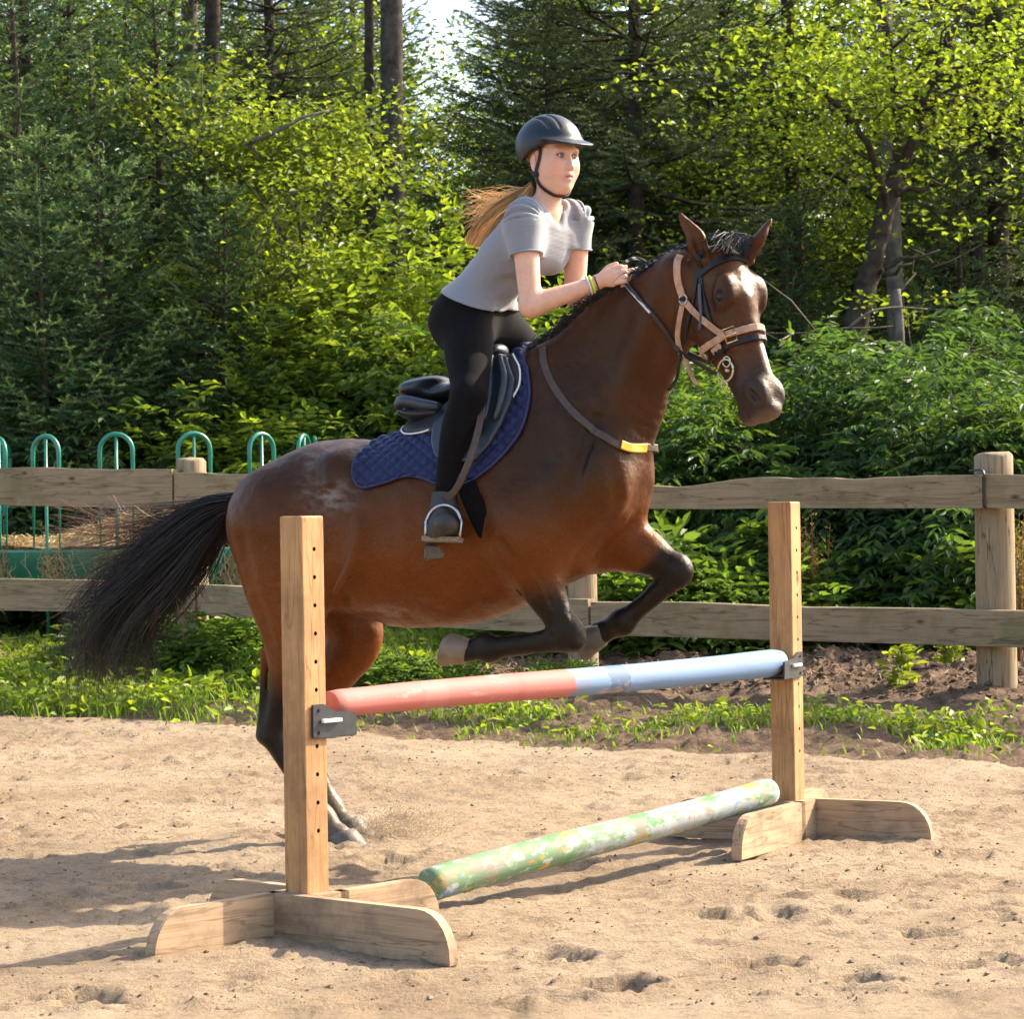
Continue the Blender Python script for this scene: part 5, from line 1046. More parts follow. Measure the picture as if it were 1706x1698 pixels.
# ---- t-shirt
shf = Field((H(740, 500)[0] - .1, -.30, H(800, 560)[2]), (H(985, 400)[0] + .14, .36, H(910, 300)[2]), .0042)
torso(shf, .010); 
for s in (1, -1):
    a, e = SH[s], EL[s]; t1 = .40; i0 = a * .8 + H(902, 370, .02) * .2; shf.tube([i0, a + [0, 0, -.004], a + (e - a) * t1 * .55, a + (e - a) * t1], [.046, .0485, .0495, .0515], k=.06, cap=.08)
_h1, _h2, = H(746, 478, .02), H(868, 532, .06); _hn = np.cross(_h2 - _h1, RL); _hn = _hn if _hn[2] < 0 else -_hn
legs(shf, .016); shf.half((_h1 + _h2) / 2, _hn, .004)
shf.ell(H(911, 334, .03), (.082, .084, .060), k=.006, op='s')
_vp = H(921, 396, .02); _fr = _vp + RE * .10; shf.tube([H(914, 340, .03) + RE * .06, H(918, 362, .02) + RE * .08, _fr], [(.07, .052), (.06, .036), (.03, .006)], k=.006, lat=RL, op='s')
X, Y, Z = np.meshgrid(*shf.ax, indexing='ij'); _ax = unit(H(895, 380) - H(790, 508)); _s = X * _ax[0] + Z * _ax[2]; _l = X * RL[0] + Y * RL[1]
fold = .0032 * np.sin(_s * 46 + 5 * np.sin(_l * 9)) * sstep(-.2, .3, np.sin(_s * 11 + _l * 7)) + .003 * np.sin((_l * .8 + _s) * 70) * sstep(.5, 1, np.sin(_l * 13 - _s * 9))
shf.D = (shf.D + fold * sstep(.125, .085, np.abs(_l - float(H(880, 400, .02) @ RL))) - .003).astype(np.float32); del X, Y, Z, _s, _l, fold
SHIRT, _nt, _b, _L = mat_new('grey_knit'); _tc = N(_nt, 'ShaderNodeTexCoord'); _w = N(_nt, 'ShaderNodeTexWave', i_Scale=70.0, i_Distortion=.6); _w.bands_direction = 'Z'; _L(_tc.outputs['Object'], _w.inputs['Vector'])
_n1 = N(_nt, 'ShaderNodeTexNoise', i_Scale=120.0, i_Detail=3.0); _L(_tc.outputs['Object'], _n1.inputs['Vector']); _m = N(_nt, 'ShaderNodeMath', operation='ADD'); _L(_w.outputs[0], _m.inputs[0]); _L(_n1.outputs[0], _m.inputs[1])
_r = ramp(_nt, [(.3, (.165, .168, .185)), (1.0, (.215, .218, .235))]); _L(_m.outputs[0], _r.inputs[0]); _L(_r.outputs[0], _b.inputs['Base Color']); _b.inputs['Roughness'].default_value = .85; _b.inputs['Sheen Weight'].default_value = .3
_bp = N(_nt, 'ShaderNodeBump', i_Strength=.18, i_Distance=.002); _L(_m.outputs[0], _bp.inputs['Height']); _L(_bp.outputs[0], _b.inputs['Normal'])
V, F = shf.nets(); shirt = add('t_shirt', mesh_np('t_shirt', V, [F], [SHIRT]), rider)
HEMM = simple_mat('grey_hem', (.25, .25, .265), .85, .1, 80)
for s in (1, -1):     # sleeve bands
    a, e = SH[s], EL[s]; d = unit(e - a); c = a + (e - a) * .40; u1 = unit(np.cross(d, [1, 0, 0])); u2 = np.cross(d, u1); an = np.linspace(0, 2 * math.pi, 33); P = c + .0550 * (np.cos(an)[:, None] * u1 + np.sin(an)[:, None] * u2); wire('sleeve_hem', P, .0036, HEMM, shirt, 8)
# ---- breeches
brf = Field((H(720, 500)[0] - .12, -.44, H(740, 850, .3)[2]), (H(905, 500)[0] + .16, .42, H(790, 440)[2]), .0046)
T_ = [((784, 548), .095, .140), ((795, 508), .090, .131), ((820, 470), .080, .107)]
brf.tube([H(*p, .02) for p, a, b in T_], [(a + .004, b + .004) for p, a, b in T_], lat=RL, k=.03, cap=.5)
for s in (1, -1): brf.ell(H(778, 540, .02) + RL * .068 * s, np.array([.088, .084, .102]), k=.06)
legs(brf, .004); brf.half((_h1 + _h2) / 2 + np.array([0, 0, .05]), -_hn, .004)
for s in (1, -1):
    a, n = AN[s], KN[s]; d = unit(a - n); c = a - d * .005; 
    m_ = np.zeros(0)
sl, X, Y, Z = brf.win((brf.lo[0], brf.lo[1], brf.lo[2]), (9, 9, AN[1][2] + .015)); brf.D[sl] = np.maximum(brf.D[sl], (AN[1][2] + .008 - Z) + 0 * X + 0 * Y)
V, F = brf.nets(); BREECH = simple_mat('black_breeches', (.0055, .0048, .0055), .9, .25, 40, .3, 300, spec=.12, sheen=.02)
add('breeches', mesh_np('breeches', V, [F], [BREECH]), rider)
# ---- boots
BOOT = simple_mat('boot_leather', (.034, .028, .023), .6, .6, 18, .4, 90); BSOLE = simple_mat('boot_sole', (.14, .115, .088), .85, .3, 40, .5, 120); SOCK = simple_mat('sock', (.014, .013, .014), .85, .2, 60)
def boot(s):
    m3 = np.array([1, s, 1.0]); A = AN[1]; toe, ball, heel = H(742, 874, .385), H(737, 882, .325), H(723, 899, .225)
    f = Field(np.minimum.reduce([A, toe, heel]) - .09, np.maximum.reduce([A, toe, heel]) + .09, .0045)
    f.tube([A + [0, 0, .02], A + [0, 0, -.03], (A + heel) / 2 + [0, 0, -.01]], [.044, .044, .046], k=.02)
    f.tube([heel, ball, toe], [(.042, .040), (.043, .050), (.034, .046)], k=.03, lat=(1, 0, 0)); f.tube([A + [0, 0, -.03], ball], [.044, .042], k=.03)
    sd = unit(np.cross(toe - heel, [0, 0, 1])); un = unit(np.cross(sd, toe - heel)); f.half(ball - un * .030, -un, .004) if un[2] > 0 else f.half(ball + un * .030, un, .004)
    f.half(A + [0, 0, .028], [0, 0, 1]); V, F = f.nets(); F = F if s > 0 else F[:, ::-1]; b = add('boot', mesh_np('boot', V * m3, [F], [BOOT]), rider)
    un = un if un[2] > 0 else -un; mb = MB(); P = [heel - un * .036 - unit(toe - heel) * .03, heel - un * .036 + unit(toe - heel) * .03]
    dr = unit(toe - heel); bx = np.array([(x, y, z) for x in (-1, 1) for y in (-1, 1) for z in (-1, 1)], float); c = heel - un * .050; Vb = c + bx[:, :1] * dr * .036 + bx[:, 1:2] * sd * .037 + bx[:, 2:] * un * .022
    bm = bmesh.new(); vs_ = [bm.verts.new(v * m3) for v in Vb]
    for q in [[0, 1, 3, 2], [4, 6, 7, 5], [0, 4, 5, 1], [2, 3, 7, 6], [0, 2, 6, 4], [1, 5, 7, 3]]: bm.faces.new([vs_[i] for i in q])
    bmesh.ops.recalc_face_normals(bm, faces=bm.faces[:]); bmesh.ops.bevel(bm, geom=bm.edges[:], offset=.006, segments=2, affect='EDGES'); me = bpy.data.meshes.new('heel'); bm.to_mesh(me); bm.free(); me.materials.append(BSOLE); add('heel', me, b)
boot(1); boot(-1)
# ---- helmet: shell, brim, vents, harness
HEL = simple_mat('helmet_shell', (.009, .0115, .0155), .40, .15, 90, .12, 400, spec=.42); HELD = simple_mat('helmet_vent', (.008, .008, .009), .7)
HM = hd(-.020, 0, .038)
def hm(f, l, u): return HM + FE * f + FL * l + FUP * u
hmf = Field(HM - .22, HM + .22, .004)
hmf.ell(hm(0, 0, 0), (.130, .108, .112), FR3, k=0)
_rn = unit(FUP * -1 + FE * .46); hmf.half(hm(0, 0, -.036), _rn, .006)
hmf.ell(hm(-.004, 0, -.02), (.114, .092, .108), FR3, k=.004, op='s')
_bu = unit(FUP + FE * .20); _bf = unit(FE - _bu * (FE @ _bu)); _BR = np.stack([_bf, FL, _bu]); hmf.ell(hm(.099, 0, .014), (.082, .098, .0105), _BR, k=.014)
hmf.ell(hm(-.004, 0, -.03), (.112, .090, .112), FR3, k=.004, op='s')
for l0 in (.026, -.026, .0):
    pts = [hm(.126 * math.sin(a), l0 * (1 + .5 * math.sin(a)) * 1.0, .113 * math.cos(a) * math.sqrt(max(0, 1 - (l0 / .106) ** 2))) for a in np.linspace(.15, 1.0, 9)]
    if l0: hmf.tube(pts, [.006] * 9, k=.003, op='s', sub=2)
hmf.tube([hm(.106, .028, .062), hm(.110, 0, .064), hm(.106, -.028, .062)], [.0028] * 3, k=.003, op='s')
hmf.tube([hm(.078, .066, .060), hm(.035, .060, .089), hm(-.015, .058, .097)], [.006, .008, .004], k=.004, op='s'); hmf.tube([hm(.078, -.066, .060), hm(.035, -.060, .089), hm(-.015, -.058, .097)], [.006, .008, .004], k=.004, op='s')
V, F = hmf.nets(); helmet = add('helmet', mesh_np('helmet', V, [F], [HEL]), rider)
WEB = simple_mat('black_webbing', (.010, .010, .011), .75, .2, 120)
def head_strap(pts, w=.013):
    C = spline(pts, 26)
    for _ in range(2): C = C - rf.grad(C) * np.minimum(rf.sample(C) - .003, .012)[:, None]
    V, F = strap(C, rf.grad(C), w, .003); mb = MB(); mb.add(V, F); add('strap', mb.mesh('strap', [WEB], False), helmet)
for s in (1, -1):
    j = hd(.010, .076 * s, -.062)
    head_strap([hd(.030, .082 * s, .034), hd(.024, .078 * s, -.005), j]); head_strap([hd(-.078, .062 * s, -.022), hd(-.040, .072 * s, -.045), j]); head_strap([j, hd(.022, .058 * s, -.095), hd(.046, .028 * s, -.122), hd(.052, 0, -.126)])
    mb = MB(); V, F = tube([j + FE * .012, j - FE * .012 - FUP * .006], .009, 8); mb.add(V, F); add('slider', mb.mesh('slider', [WEB]), helmet)
mb = MB(); V, F = tube([hd(.058, .020, -.118), hd(.064, .004, -.120)], .0085, 10); mb.add(V, F); add('buckle', mb.mesh('buckle', [simple_mat('chrome', (.6, .6, .6), .2, .05, metal=1.0)]), helmet)
# ---- hair: ponytail and flyaways, fringe at the temples
HRM, _nt, _b, _L = mat_new('ginger_hair'); _a = N(_nt, 'ShaderNodeVertexColor', layer_name='Col'); _L(_a.outputs[0], _b.inputs['Base Color']); _b.inputs['Roughness'].default_value = .38; _b.inputs['Specular IOR Level'].default_value = .5
_tr = N(_nt, 'ShaderNodeBsdfTranslucent'); _L(_a.outputs[0], _tr.inputs[0]); _ms = N(_nt, 'ShaderNodeMixShader', i_0=.3); _L(_b.outputs[0], _ms.inputs[1]); _L(_tr.outputs[0], _ms.inputs[2]); _L(_ms.outputs[0], _nt.nodes['Material Output'].inputs[0])
rs = np.random.RandomState(12); mb = MB(); n_p = 16
up_ = [H(884, 306, .05), H(862, 326, .06), H(833, 345, .04), H(806, 372, .03), H(780, 404, .02)]; lo_ = [H(888, 316, .06), H(872, 345, .09), H(848, 372, .09), H(824, 398, .06), H(806, 416, .05)]
n = 620; u = np.linspace(0, 1, n_p)[None].repeat(n, 0); L_ = np.clip(rs.normal(.95, .08, n), .6, 1.03)[:, None]; lk = rs.randint(0, 16, n); v = np.clip(np.linspace(0, 1, 16)[lk][:, None] + rs.normal(0, .03, (n, 1)) + .1 * u ** 2 * rs.normal(0, 1, 16)[lk][:, None], -.1, 1.1); A = lerp_curve(up_, u * L_); B = lerp_curve(lo_, u * L_)
P = A * (1 - v[..., None]) + B * v[..., None]; P[..., 1] += (.004 + .030 * np.sin(np.clip(u * L_, 0, 1) * 2.6)) * rs.normal(0, .8, n)[:, None]; P[..., 2] += .006 * np.sin(u * 6 + rs.rand(n, 1) * 6)
base = np.array([[.80, .48, .20]]) * rs.uniform(.6, 1.3, (n, 1)) * rs.uniform(.6, 1.25, (16, 1))[lk]; cc = np.repeat(base[:, None], n_p, 1) * (.75 + .5 * u[..., None]); V, F = strands(P, .0015 * (1 - .5 * u)); mb.add(V, F, np.repeat(cc.reshape(-1, 3), 3, 0))
n = 150; u = np.linspace(0, 1, n_p)[None].repeat(n, 0); s0 = rs.uniform(.05, .55, n); st_ = lerp_curve(up_, s0); en = np.stack([H(rs.uniform(764, 815), rs.uniform(318, 385), rs.uniform(-.02, .08)) for _ in range(n)]); md = (st_ + en) / 2 + np.stack([rs.normal(0, .02, n), rs.normal(0, .02, n), rs.uniform(-.005, .04, n)], -1)
P = (1 - u)[..., None] ** 2 * st_[:, None] + 2 * (u * (1 - u))[..., None] * md[:, None] + (u ** 2)[..., None] * en[:, None]; P[..., 2] += .012 * u * np.sin(u * 7 + rs.rand(n, 1) * 6)
base = np.array([[.92, .66, .36]]) * rs.uniform(.6, 1.25, (n, 1)); V, F = strands(P, .0008 * (1 - .5 * u)); mb.add(V, F, np.repeat(np.repeat(base, n_p, 0), 3, 0))
# hair swept back under the helmet, round the ear
n = 260; u = np.linspace(0, 1, 9)[None].repeat(n, 0); q = rs.rand(n); s_ = np.where(rs.rand(n) < .6, 1, -1)
a0 = np.stack([hd(.045 - .075 * k, .074 * s, .030 + .004 * k) for k, s in zip(q, s_)]); a1 = np.stack([hd(-.030 - .05 * k, .080 * s, .012 - .02 * k) for k, s in zip(q, s_)]); a2 = np.stack([hd(-.092, .020 * s, -.045 + .02 * rs.rand()) for k, s in zip(q, s_)])
P = (1 - u)[..., None] ** 2 * a0[:, None] + 2 * (u * (1 - u))[..., None] * a1[:, None] + (u ** 2)[..., None] * a2[:, None]; sh = P.shape; Q = P.reshape(-1, 3); 
for _ in range(2): Q = Q - rf.grad(Q) * (rf.sample(Q) - .004)[:, None] * .9
P = Q.reshape(sh); base = np.array([[.36, .17, .065]]) * rs.uniform(.5, 1.3, (n, 1)); V, F = strands(P, .0019 * (1 - .3 * u)); mb.add(V, F, np.repeat(np.repeat(base, 9, 0), 3, 0))
add('hair', mb.mesh('hair', [HRM]), rider)
# ---- bracelets on the near wrist
def bracelet(t, r, col, nm, rr=.0035):
    d = unit(WR[1] - EL[1]); c = EL[1] + (WR[1] - EL[1]) * t; u1 = unit(np.cross(d, [0, 1, 0])); u2 = np.cross(d, u1); a = np.linspace(0, 2 * math.pi, 30); wire(nm, c + r * (np.cos(a)[:, None] * u1 + np.sin(a)[:, None] * u2), rr, simple_mat(nm, col, .5, .1), rider, 8)
bracelet(.93, .0285, (.55, .72, .02), 'bracelet', .0045); bracelet(.885, .030, (.55, .62, .60), 'bracelet', .004); bracelet(.99, .0265, (.10, .02, .015), 'bracelet', .003)
# ================================================================== vegetation
def leaf_quads(C, D, Nrm, L, W, fold=.25, hexa=False):
    """pointed blades: base C, axis D, blade normal Nrm, length L, width W -> V, F (folded along the midrib)"""
    D = D / (np.linalg.norm(D, axis=1)[:, None] + 1e-9); S = np.cross(D, Nrm); S /= np.linalg.norm(S, axis=1)[:, None] + 1e-9; U = np.cross(S, D); L = np.asarray(L).reshape(-1, 1) * np.ones((len(C), 1)); W = np.asarray(W).reshape(-1, 1) * np.ones((len(C), 1)); n = len(C); b = np.arange(n)
    if not hexa:
        V = np.stack([C, C + D * L * .45 + S * W * .5 + U * W * fold, C + D * L - U * L * .06, C + D * L * .45 - S * W * .5 + U * W * fold], 1)
        F = np.stack([np.stack([b * 4, b * 4 + 1, b * 4 + 2], -1), np.stack([b * 4, b * 4 + 2, b * 4 + 3], -1)], 1).reshape(-1, 3); return V.reshape(-1, 3), F, 4
    V = np.stack([C, C + D * L * .28 + S * W * .42 + U * W * fold * .9, C + D * L * .62 + S * W * .40 + U * W * fold * .8 - U * L * .03, C + D * L - U * L * .14, C + D * L * .62 - S * W * .40 + U * W * fold * .8 - U * L * .03, C + D * L * .28 - S * W * .42 + U * W * fold * .9], 1)
    F = np.stack([np.stack([b * 6, b * 6 + 1, b * 6 + 2, b * 6 + 3], -1), np.stack([b * 6, b * 6 + 3, b * 6 + 4, b * 6 + 5], -1)], 1).reshape(-1, 4); return V.reshape(-1, 3), F, 6
def rnd_dirs(r, n): v = r.normal(0, 1, (n, 3)); return v / np.linalg.norm(v, axis=1)[:, None]
LEAF_M = leaf_mat('leaf', .54, .45, (1.35, 1.28, .5)); NEEDLE_M = leaf_mat('needle', .22, .5, (1.1, 1.2, .6)); GRASS_M = leaf_mat('grass_blade', .45, .5, (1.2, 1.25, .4))
BARK_D = simple_mat('bark_dark', (.055, .042, .032), .95, .5, 14, .9, 34, spec=.1); BARK_G = simple_mat('bark_grey', (.13, .11, .09), .95, .4, 12, .8, 30, spec=.1); BARK_C = simple_mat('bark_conifer', (.062, .052, .044), .95, .5, 16, .9, 40, spec=.1); BARK_B = simple_mat('bark_brown', (.085, .058, .040), .95, .45, 14, .9, 34, spec=.1)
# ---- spruce: trunk, drooping limbs, flat sprays of needles with paler tips
def spruce_mesh(seed, H_, base, r0, col, tipc, dens=1.0, droop=.35, z0=.3, needle=.027, nl=38, width=.0085):
    r = np.random.RandomState(seed); tw = MB(); S = []; E = []; tip = []
    z = z0
    while z < H_ - .12:
        f = 1 - z / H_; L = base * (f ** .8) * r.uniform(.8, 1.12) + .06; k = max(3, int((5.5 + 2 * r.rand()) * min(1, dens)))
        a0 = r.rand() * 6.28
        for q in range(k):
            a = a0 + q * 6.28 / k + r.normal(0, .2); Lb = L * r.uniform(.7, 1.15); up = .55 * (1 - f) + .05 - droop * f * r.uniform(.4, 1.3); d = np.array([math.cos(a), math.sin(a), up]); n = 9; u = np.linspace(0, 1, n)
            P = np.array([0, 0, z + r.normal(0, .03)]) + d * (u * Lb)[:, None]; P[:, 2] += -.10 * Lb * np.sin(u * 3.1) * f + .14 * Lb * u ** 3
            V, F = tube(P, (.004 + .010 * Lb) * (1 - .85 * u), 4, False); tw.add(V, F)
            side = np.array([-math.sin(a), math.cos(a), 0]); m = max(3, int(Lb / .085 * dens))
            for s in np.linspace(.18, 1.0, m):
                c = np.array([np.interp(s, u, P[:, i]) for i in range(3)]); T = unit(d)
                for sg in (-1, 1):
                    ln = (.10 + .30 * Lb * (1.02 - s)) * r.uniform(.6, 1.2); ln = min(ln, .42); dd = unit(T * .75 + side * sg * .8 + np.array([0, 0, r.normal(.05, .16)])); e = c + dd * ln + np.array([0, 0, -.10 * ln]); S.append(c); E.append(e); tip.append(s)
                    if ln > .2:
                        for q2 in (.45, .75):
                            c2 = c + (e - c) * q2; d2 = unit(dd + T * .8 * (1 if r.rand() < .7 else -.3) + np.array([0, 0, r.normal(0, .2)])); S.append(c2); E.append(c2 + d2 * ln * .45); tip.append(s)
            S.append(P[-2]); E.append(P[-1] + unit(P[-1] - P[-2]) * .10); tip.append(1.1)
        z += (.13 + .10 * f) / max(.45, dens) * r.uniform(.8, 1.2)
    for q in range(4): S.append(np.array([0, 0, H_ - .5 + q * .1])); E.append(np.array([0, 0, H_ - .3 + q * .12])); tip.append(1.1)
    S, E, tip = np.array(S), np.array(E), np.array(tip); n = len(S); u = (np.arange(nl) + .5) / nl; T = E - S; ln = np.linalg.norm(T, axis=1); T = T / ln[:, None]
    ref = np.tile([.2, .3, .93], (n, 1)); A = np.cross(T, ref); A /= np.linalg.norm(A, axis=1)[:, None] + 1e-6; B = np.cross(T, A); ang = r.rand(n, nl) * 6.28; rad = np.cos(ang)[..., None] * A[:, None] + np.sin(ang)[..., None] * B[:, None] * .6
    C = S[:, None] + (E - S)[:, None] * u[None, :, None]; D = T[:, None] * .75 + rad; C = C.reshape(-1, 3); D = D.reshape(-1, 3); L = needle * r.uniform(.7, 1.2, len(C)); Nn = rnd_dirs(r, len(C))
    S2 = np.cross(D / np.linalg.norm(D, axis=1)[:, None], Nn); S2 /= np.linalg.norm(S2, axis=1)[:, None] + 1e-9; D = D / np.linalg.norm(D, axis=1)[:, None]
    V = np.stack([C - S2 * width * .5, C + S2 * width * .5, C + D * L[:, None]], 1).reshape(-1, 3); F = np.arange(len(V)).reshape(-1, 3)
    t = np.clip((np.repeat(tip, nl) - .6) / .45 + (np.tile(u, n) - .6) * .8, 0, 1) * r.uniform(.2, 1, len(C)); cc = np.array(col) * (1 - t[:, None]) + np.array(tipc) * t[:, None]; cc = cc * np.repeat(r.uniform(.6, 1.35, (n, 1)), nl, 0)
    mb = MB(); mb.add(V, F, np.repeat(cc, 3, 0)); crown = mb.mesh('crown', [NEEDLE_M], False)
    tr = MB(); un = np.linspace(0, 1, 12); P = np.stack([.04 * np.sin(un * 5 + seed), .04 * np.cos(un * 4 + seed), un * H_], -1); V, F = tube(P, r0 * (1 - .93 * un), 9); tr.add(V, F); nv = tr.n
    return crown, tr.mesh('trunk', [BARK_D]), tw.mesh('branches', [BARK_D])
def put_tree(name, meshes, loc, label, cat, rz=0, sc=1.0, group=None):
    t = thing(name, label, cat, loc, rz, group); t.scale = (sc, sc, sc)
    for nm, me in meshes: add(nm, me, t)
    return t
SPR = [spruce_mesh(1, 5.2, 1.55, .085, (.060, .112, .040), (.20, .27, .085), 0.85, .25, .15), spruce_mesh(2, 7.6, 2.2, .11, (.052, .092, .036), (.155, .21, .07), .95, .45, .3), spruce_mesh(3, 3.4, 1.0, .05, (.066, .122, .046), (.215, .29, .095), 1.1, .1, .1),
       spruce_mesh(4, 8.4, 2.1, .11, (.074, .104, .042), (.18, .21, .07), .95, .6, .9, .030, 32)]
def spruce(v, px, Y, label, sc=1.0, rz=0.0, dz=0.0, group=None, top=None):
    """stands on the ground below photo column px at depth Y"""
    p = at(px, 900, Y); z = float(gh(p[0], Y)) - .05 + dz; 
    if top is not None: tz = at(px, top, Y)[2]; sc = (tz - z) / (5.2, 7.6, 3.4, 8.4)[v]
    return put_tree('spruce_tree', list(zip(('crown', 'trunk', 'branches'), SPR[v])), (p[0], Y, z), label, 'spruce', rz, sc, group)
# ---- broadleaf trees: forking limbs, leaves in loose clusters at the twigs
def branch_tree(seed, H_, r0, fork, spread, levels, leafn, L, W, cols, lean=(0, 0), flat=.5, first=.35, droop=.1, bark=None, hexa=False, clump=.28):
    r = np.random.RandomState(seed); tr = MB(); tips = []
    def grow(p, d, ln, rad, lv):
        n = 7; P = [p]; dd = d.copy()
        for i in range(n): dd = unit(dd + r.normal(0, .10, 3) + np.array([0, 0, .04 if lv < 2 else -.02])); P.append(P[-1] + dd * ln / n)
        P = np.array(P); u = np.linspace(0, 1, n + 1); V, F = tube(P, rad * (1 - .45 * u), 8 if lv < 2 else 5, False); tr.add(V, F)
        if lv >= levels: tips.append(P[-1]); tips.append(P[4]); return
        if lv >= levels - 1: tips.append(P[5])
        k = fork + (r.rand() < .5)
        for q in range(k):
            t = r.uniform(first if lv == 0 else .4, 1.0) if q else 1.0; i = min(int(t * n), n); a = r.rand() * 6.28; o = unit(np.array([math.cos(a), math.sin(a), r.uniform(-.15, .45)])); nd = unit(dd * (1 - spread) + o * spread); grow(P[i], nd, ln * r.uniform(.5, .78), rad * (.62 if q else .72) * (1 - .3 * t), lv + 1)
    grow(np.zeros(3), unit([lean[0], lean[1], 1]), H_ * .42, r0, 0); tips = np.array(tips); m = leafn // len(tips) + 1
    C = np.repeat(tips, m, 0) + r.normal(0, 1, (len(tips) * m, 3)) * [clump, clump, clump * flat]; n = len(C); D = rnd_dirs(r, n); D[:, 2] = D[:, 2] * .4 - droop; Nn = rnd_dirs(r, n) * .7 + np.array([0, 0, 1.0]); V, F, k = leaf_quads(C, D, Nn, L * r.uniform(.6, 1.25, n), W * r.uniform(.7, 1.2, n), .2, hexa)
    c = np.array(cols)[r.randint(0, len(cols), n)] * r.uniform(.7, 1.3, (n, 1)) * np.repeat(r.uniform(.75, 1.25, (len(tips), 1)), m, 0); mb = MB(); mb.add(V, F, np.repeat(c, k, 0)); return mb.mesh('crown', [LEAF_M], False), tr.mesh('trunk', [bark or BARK_G])
# ---- shrubs: arching stems carrying sprays of paired, drooping leaflets
def shrub_mesh(seed, R, nspray, cols, leaflet=.085, lw=.032, pairs=3, droop=.55, stems=10, shape=1.0, rach=.20):
    r = np.random.RandomState(seed); R = np.array(R, float); st = MB(); n = nspray; d = rnd_dirs(r, n); d[:, 2] = np.abs(d[:, 2]) * 1.0 - .12; lump = 1 + .28 * np.sin(d[:, 0] * 4 + seed) * np.cos(d[:, 1] * 5 + seed * 2) + .14 * np.sin(d[:, 2] * 9 + d[:, 0] * 7)
    rad = (.42 + .60 * r.rand(n) ** .55) * lump; C = d * R * rad[:, None] + np.array([0, 0, .12]); C[:, 2] = np.maximum(C[:, 2], .05)
    out = d * [1, 1, .35] + r.normal(0, .35, (n, 3)); out[:, 2] += .25; out /= np.linalg.norm(out, axis=1)[:, None]
    LC, LD, LN, LL, Ci = [], [], [], [], []; base = np.array(cols)[r.randint(0, len(cols), n)] * r.uniform(.7, 1.3, (n, 1)); side = np.cross(out, [0, 0, 1]); side /= np.linalg.norm(side, axis=1)[:, None] + 1e-9; upv = np.cross(side, out)
    for q in range(pairs + 1):
        t = (q + .6) / (pairs + .6); pos = C + out * rach * t + np.array([0, 0, -droop * rach * t * t * .8])
        for sg in ((-1, 1) if q < pairs else (0,)):
            D = out * (.55 if sg else 1) + side * sg * .85 + np.array([0, 0, -droop]) * r.uniform(.5, 1.3, (n, 1)) + r.normal(0, .12, (n, 3)); LC.append(pos); LD.append(D); LN.append(upv + r.normal(0, .3, (n, 3))); LL.append(leaflet * r.uniform(.7, 1.2, n)); Ci.append(base * r.uniform(.85, 1.15, (n, 1)))
    LC, LD, LN, LL, Ci = map(np.concatenate, (LC, LD, LN, LL, Ci)); V, F, k = leaf_quads(LC, LD, LN, LL, LL * lw / leaflet, .22, True); mb = MB(); mb.add(V, F, np.repeat(Ci, k, 0))
    for q in range(stems):
        a = r.rand() * 6.28; e = np.array([math.cos(a) * R[0] * .75 * r.rand(), math.sin(a) * R[1] * .75 * r.rand(), R[2] * r.uniform(.6, 1.0)]); u = np.linspace(0, 1, 8)[:, None]; P = e * u + np.array([e[0], e[1], 0]) * (u ** 2 - u) * .5; V, F = tube(P, .016 * (1 - .75 * u[:, 0]), 5); st.add(V, F)
    return mb.mesh('foliage', [LEAF_M], False), st.mesh('stems', [BARK_B])
def put_shrub(meshes, loc, label, rz=0, sc=(1, 1, 1), group=None, cat='bush', name='leafy_bush'):
    t = thing(name, label, cat, loc, rz, group); t.scale = sc; add('foliage', meshes[0], t); add('stems', meshes[1], t); return t
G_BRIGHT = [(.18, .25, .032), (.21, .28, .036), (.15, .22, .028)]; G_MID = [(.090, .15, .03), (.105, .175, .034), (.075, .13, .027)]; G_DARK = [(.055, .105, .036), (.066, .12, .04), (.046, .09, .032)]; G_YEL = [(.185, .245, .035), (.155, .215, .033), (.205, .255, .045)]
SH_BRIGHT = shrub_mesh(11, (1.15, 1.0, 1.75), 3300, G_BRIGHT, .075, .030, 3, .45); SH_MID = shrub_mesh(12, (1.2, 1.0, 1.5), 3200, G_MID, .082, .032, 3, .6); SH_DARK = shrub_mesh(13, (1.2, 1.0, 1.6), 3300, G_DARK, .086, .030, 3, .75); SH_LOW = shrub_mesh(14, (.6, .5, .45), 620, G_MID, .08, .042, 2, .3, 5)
def shrub(v, px, Y, label, sc=1.0, rz=0.0, top=None, wide=1.0, group=None, name='leafy_bush', cat='bush'):
    p = at(px, 900, Y); z = float(gh(p[0], Y)) - .05; hz = {id(SH_BRIGHT): 1.95, id(SH_MID): 1.7, id(SH_DARK): 1.8, id(SH_LOW): .6}[id(v)]
    if top is not None: sc = (at(px, top, Y)[2] - z) / hz
    return put_shrub(v, (p[0], Y, z), label, rz, (sc * wide, sc * wide, sc), group, cat, name)
# ---- the spruces on the left
spruce(1, 60, 22.5, 'tall dark spruce at the far left edge, behind the smaller spruces', rz=.3, sc=1.0)
spruce(0, 165, 20.4, 'dark blue-green spruce with its leader tip high at left', rz=1.1, top=60)
spruce(0, 30, 20.0, 'dense spruce at the left edge with its top cut by the frame', rz=2.0, top=-120)
spruce(0, 265, 21.0, 'spruce with pale shoot tips right of the leader spruce', rz=2.9, top=-60)
spruce(2, 70, 19.3, 'young spruce with a pointed tip in front of the dark spruces at left', rz=.7, top=212)
spruce(2, 182, 19.2, 'young spruce with a bright pale tip at left', rz=1.9, top=252)
spruce(2, 75, 18.9, 'small spruce low at left behind the hay feeder', rz=3.9, top=340)
spruce(0, 345, 20.2, 'broad spruce with long side limbs left of the bright maple', rz=4.3, top=120)
spruce(2, 372, 19.4, 'young spruce with light limbs above the bright bush', rz=5.0, top=300)
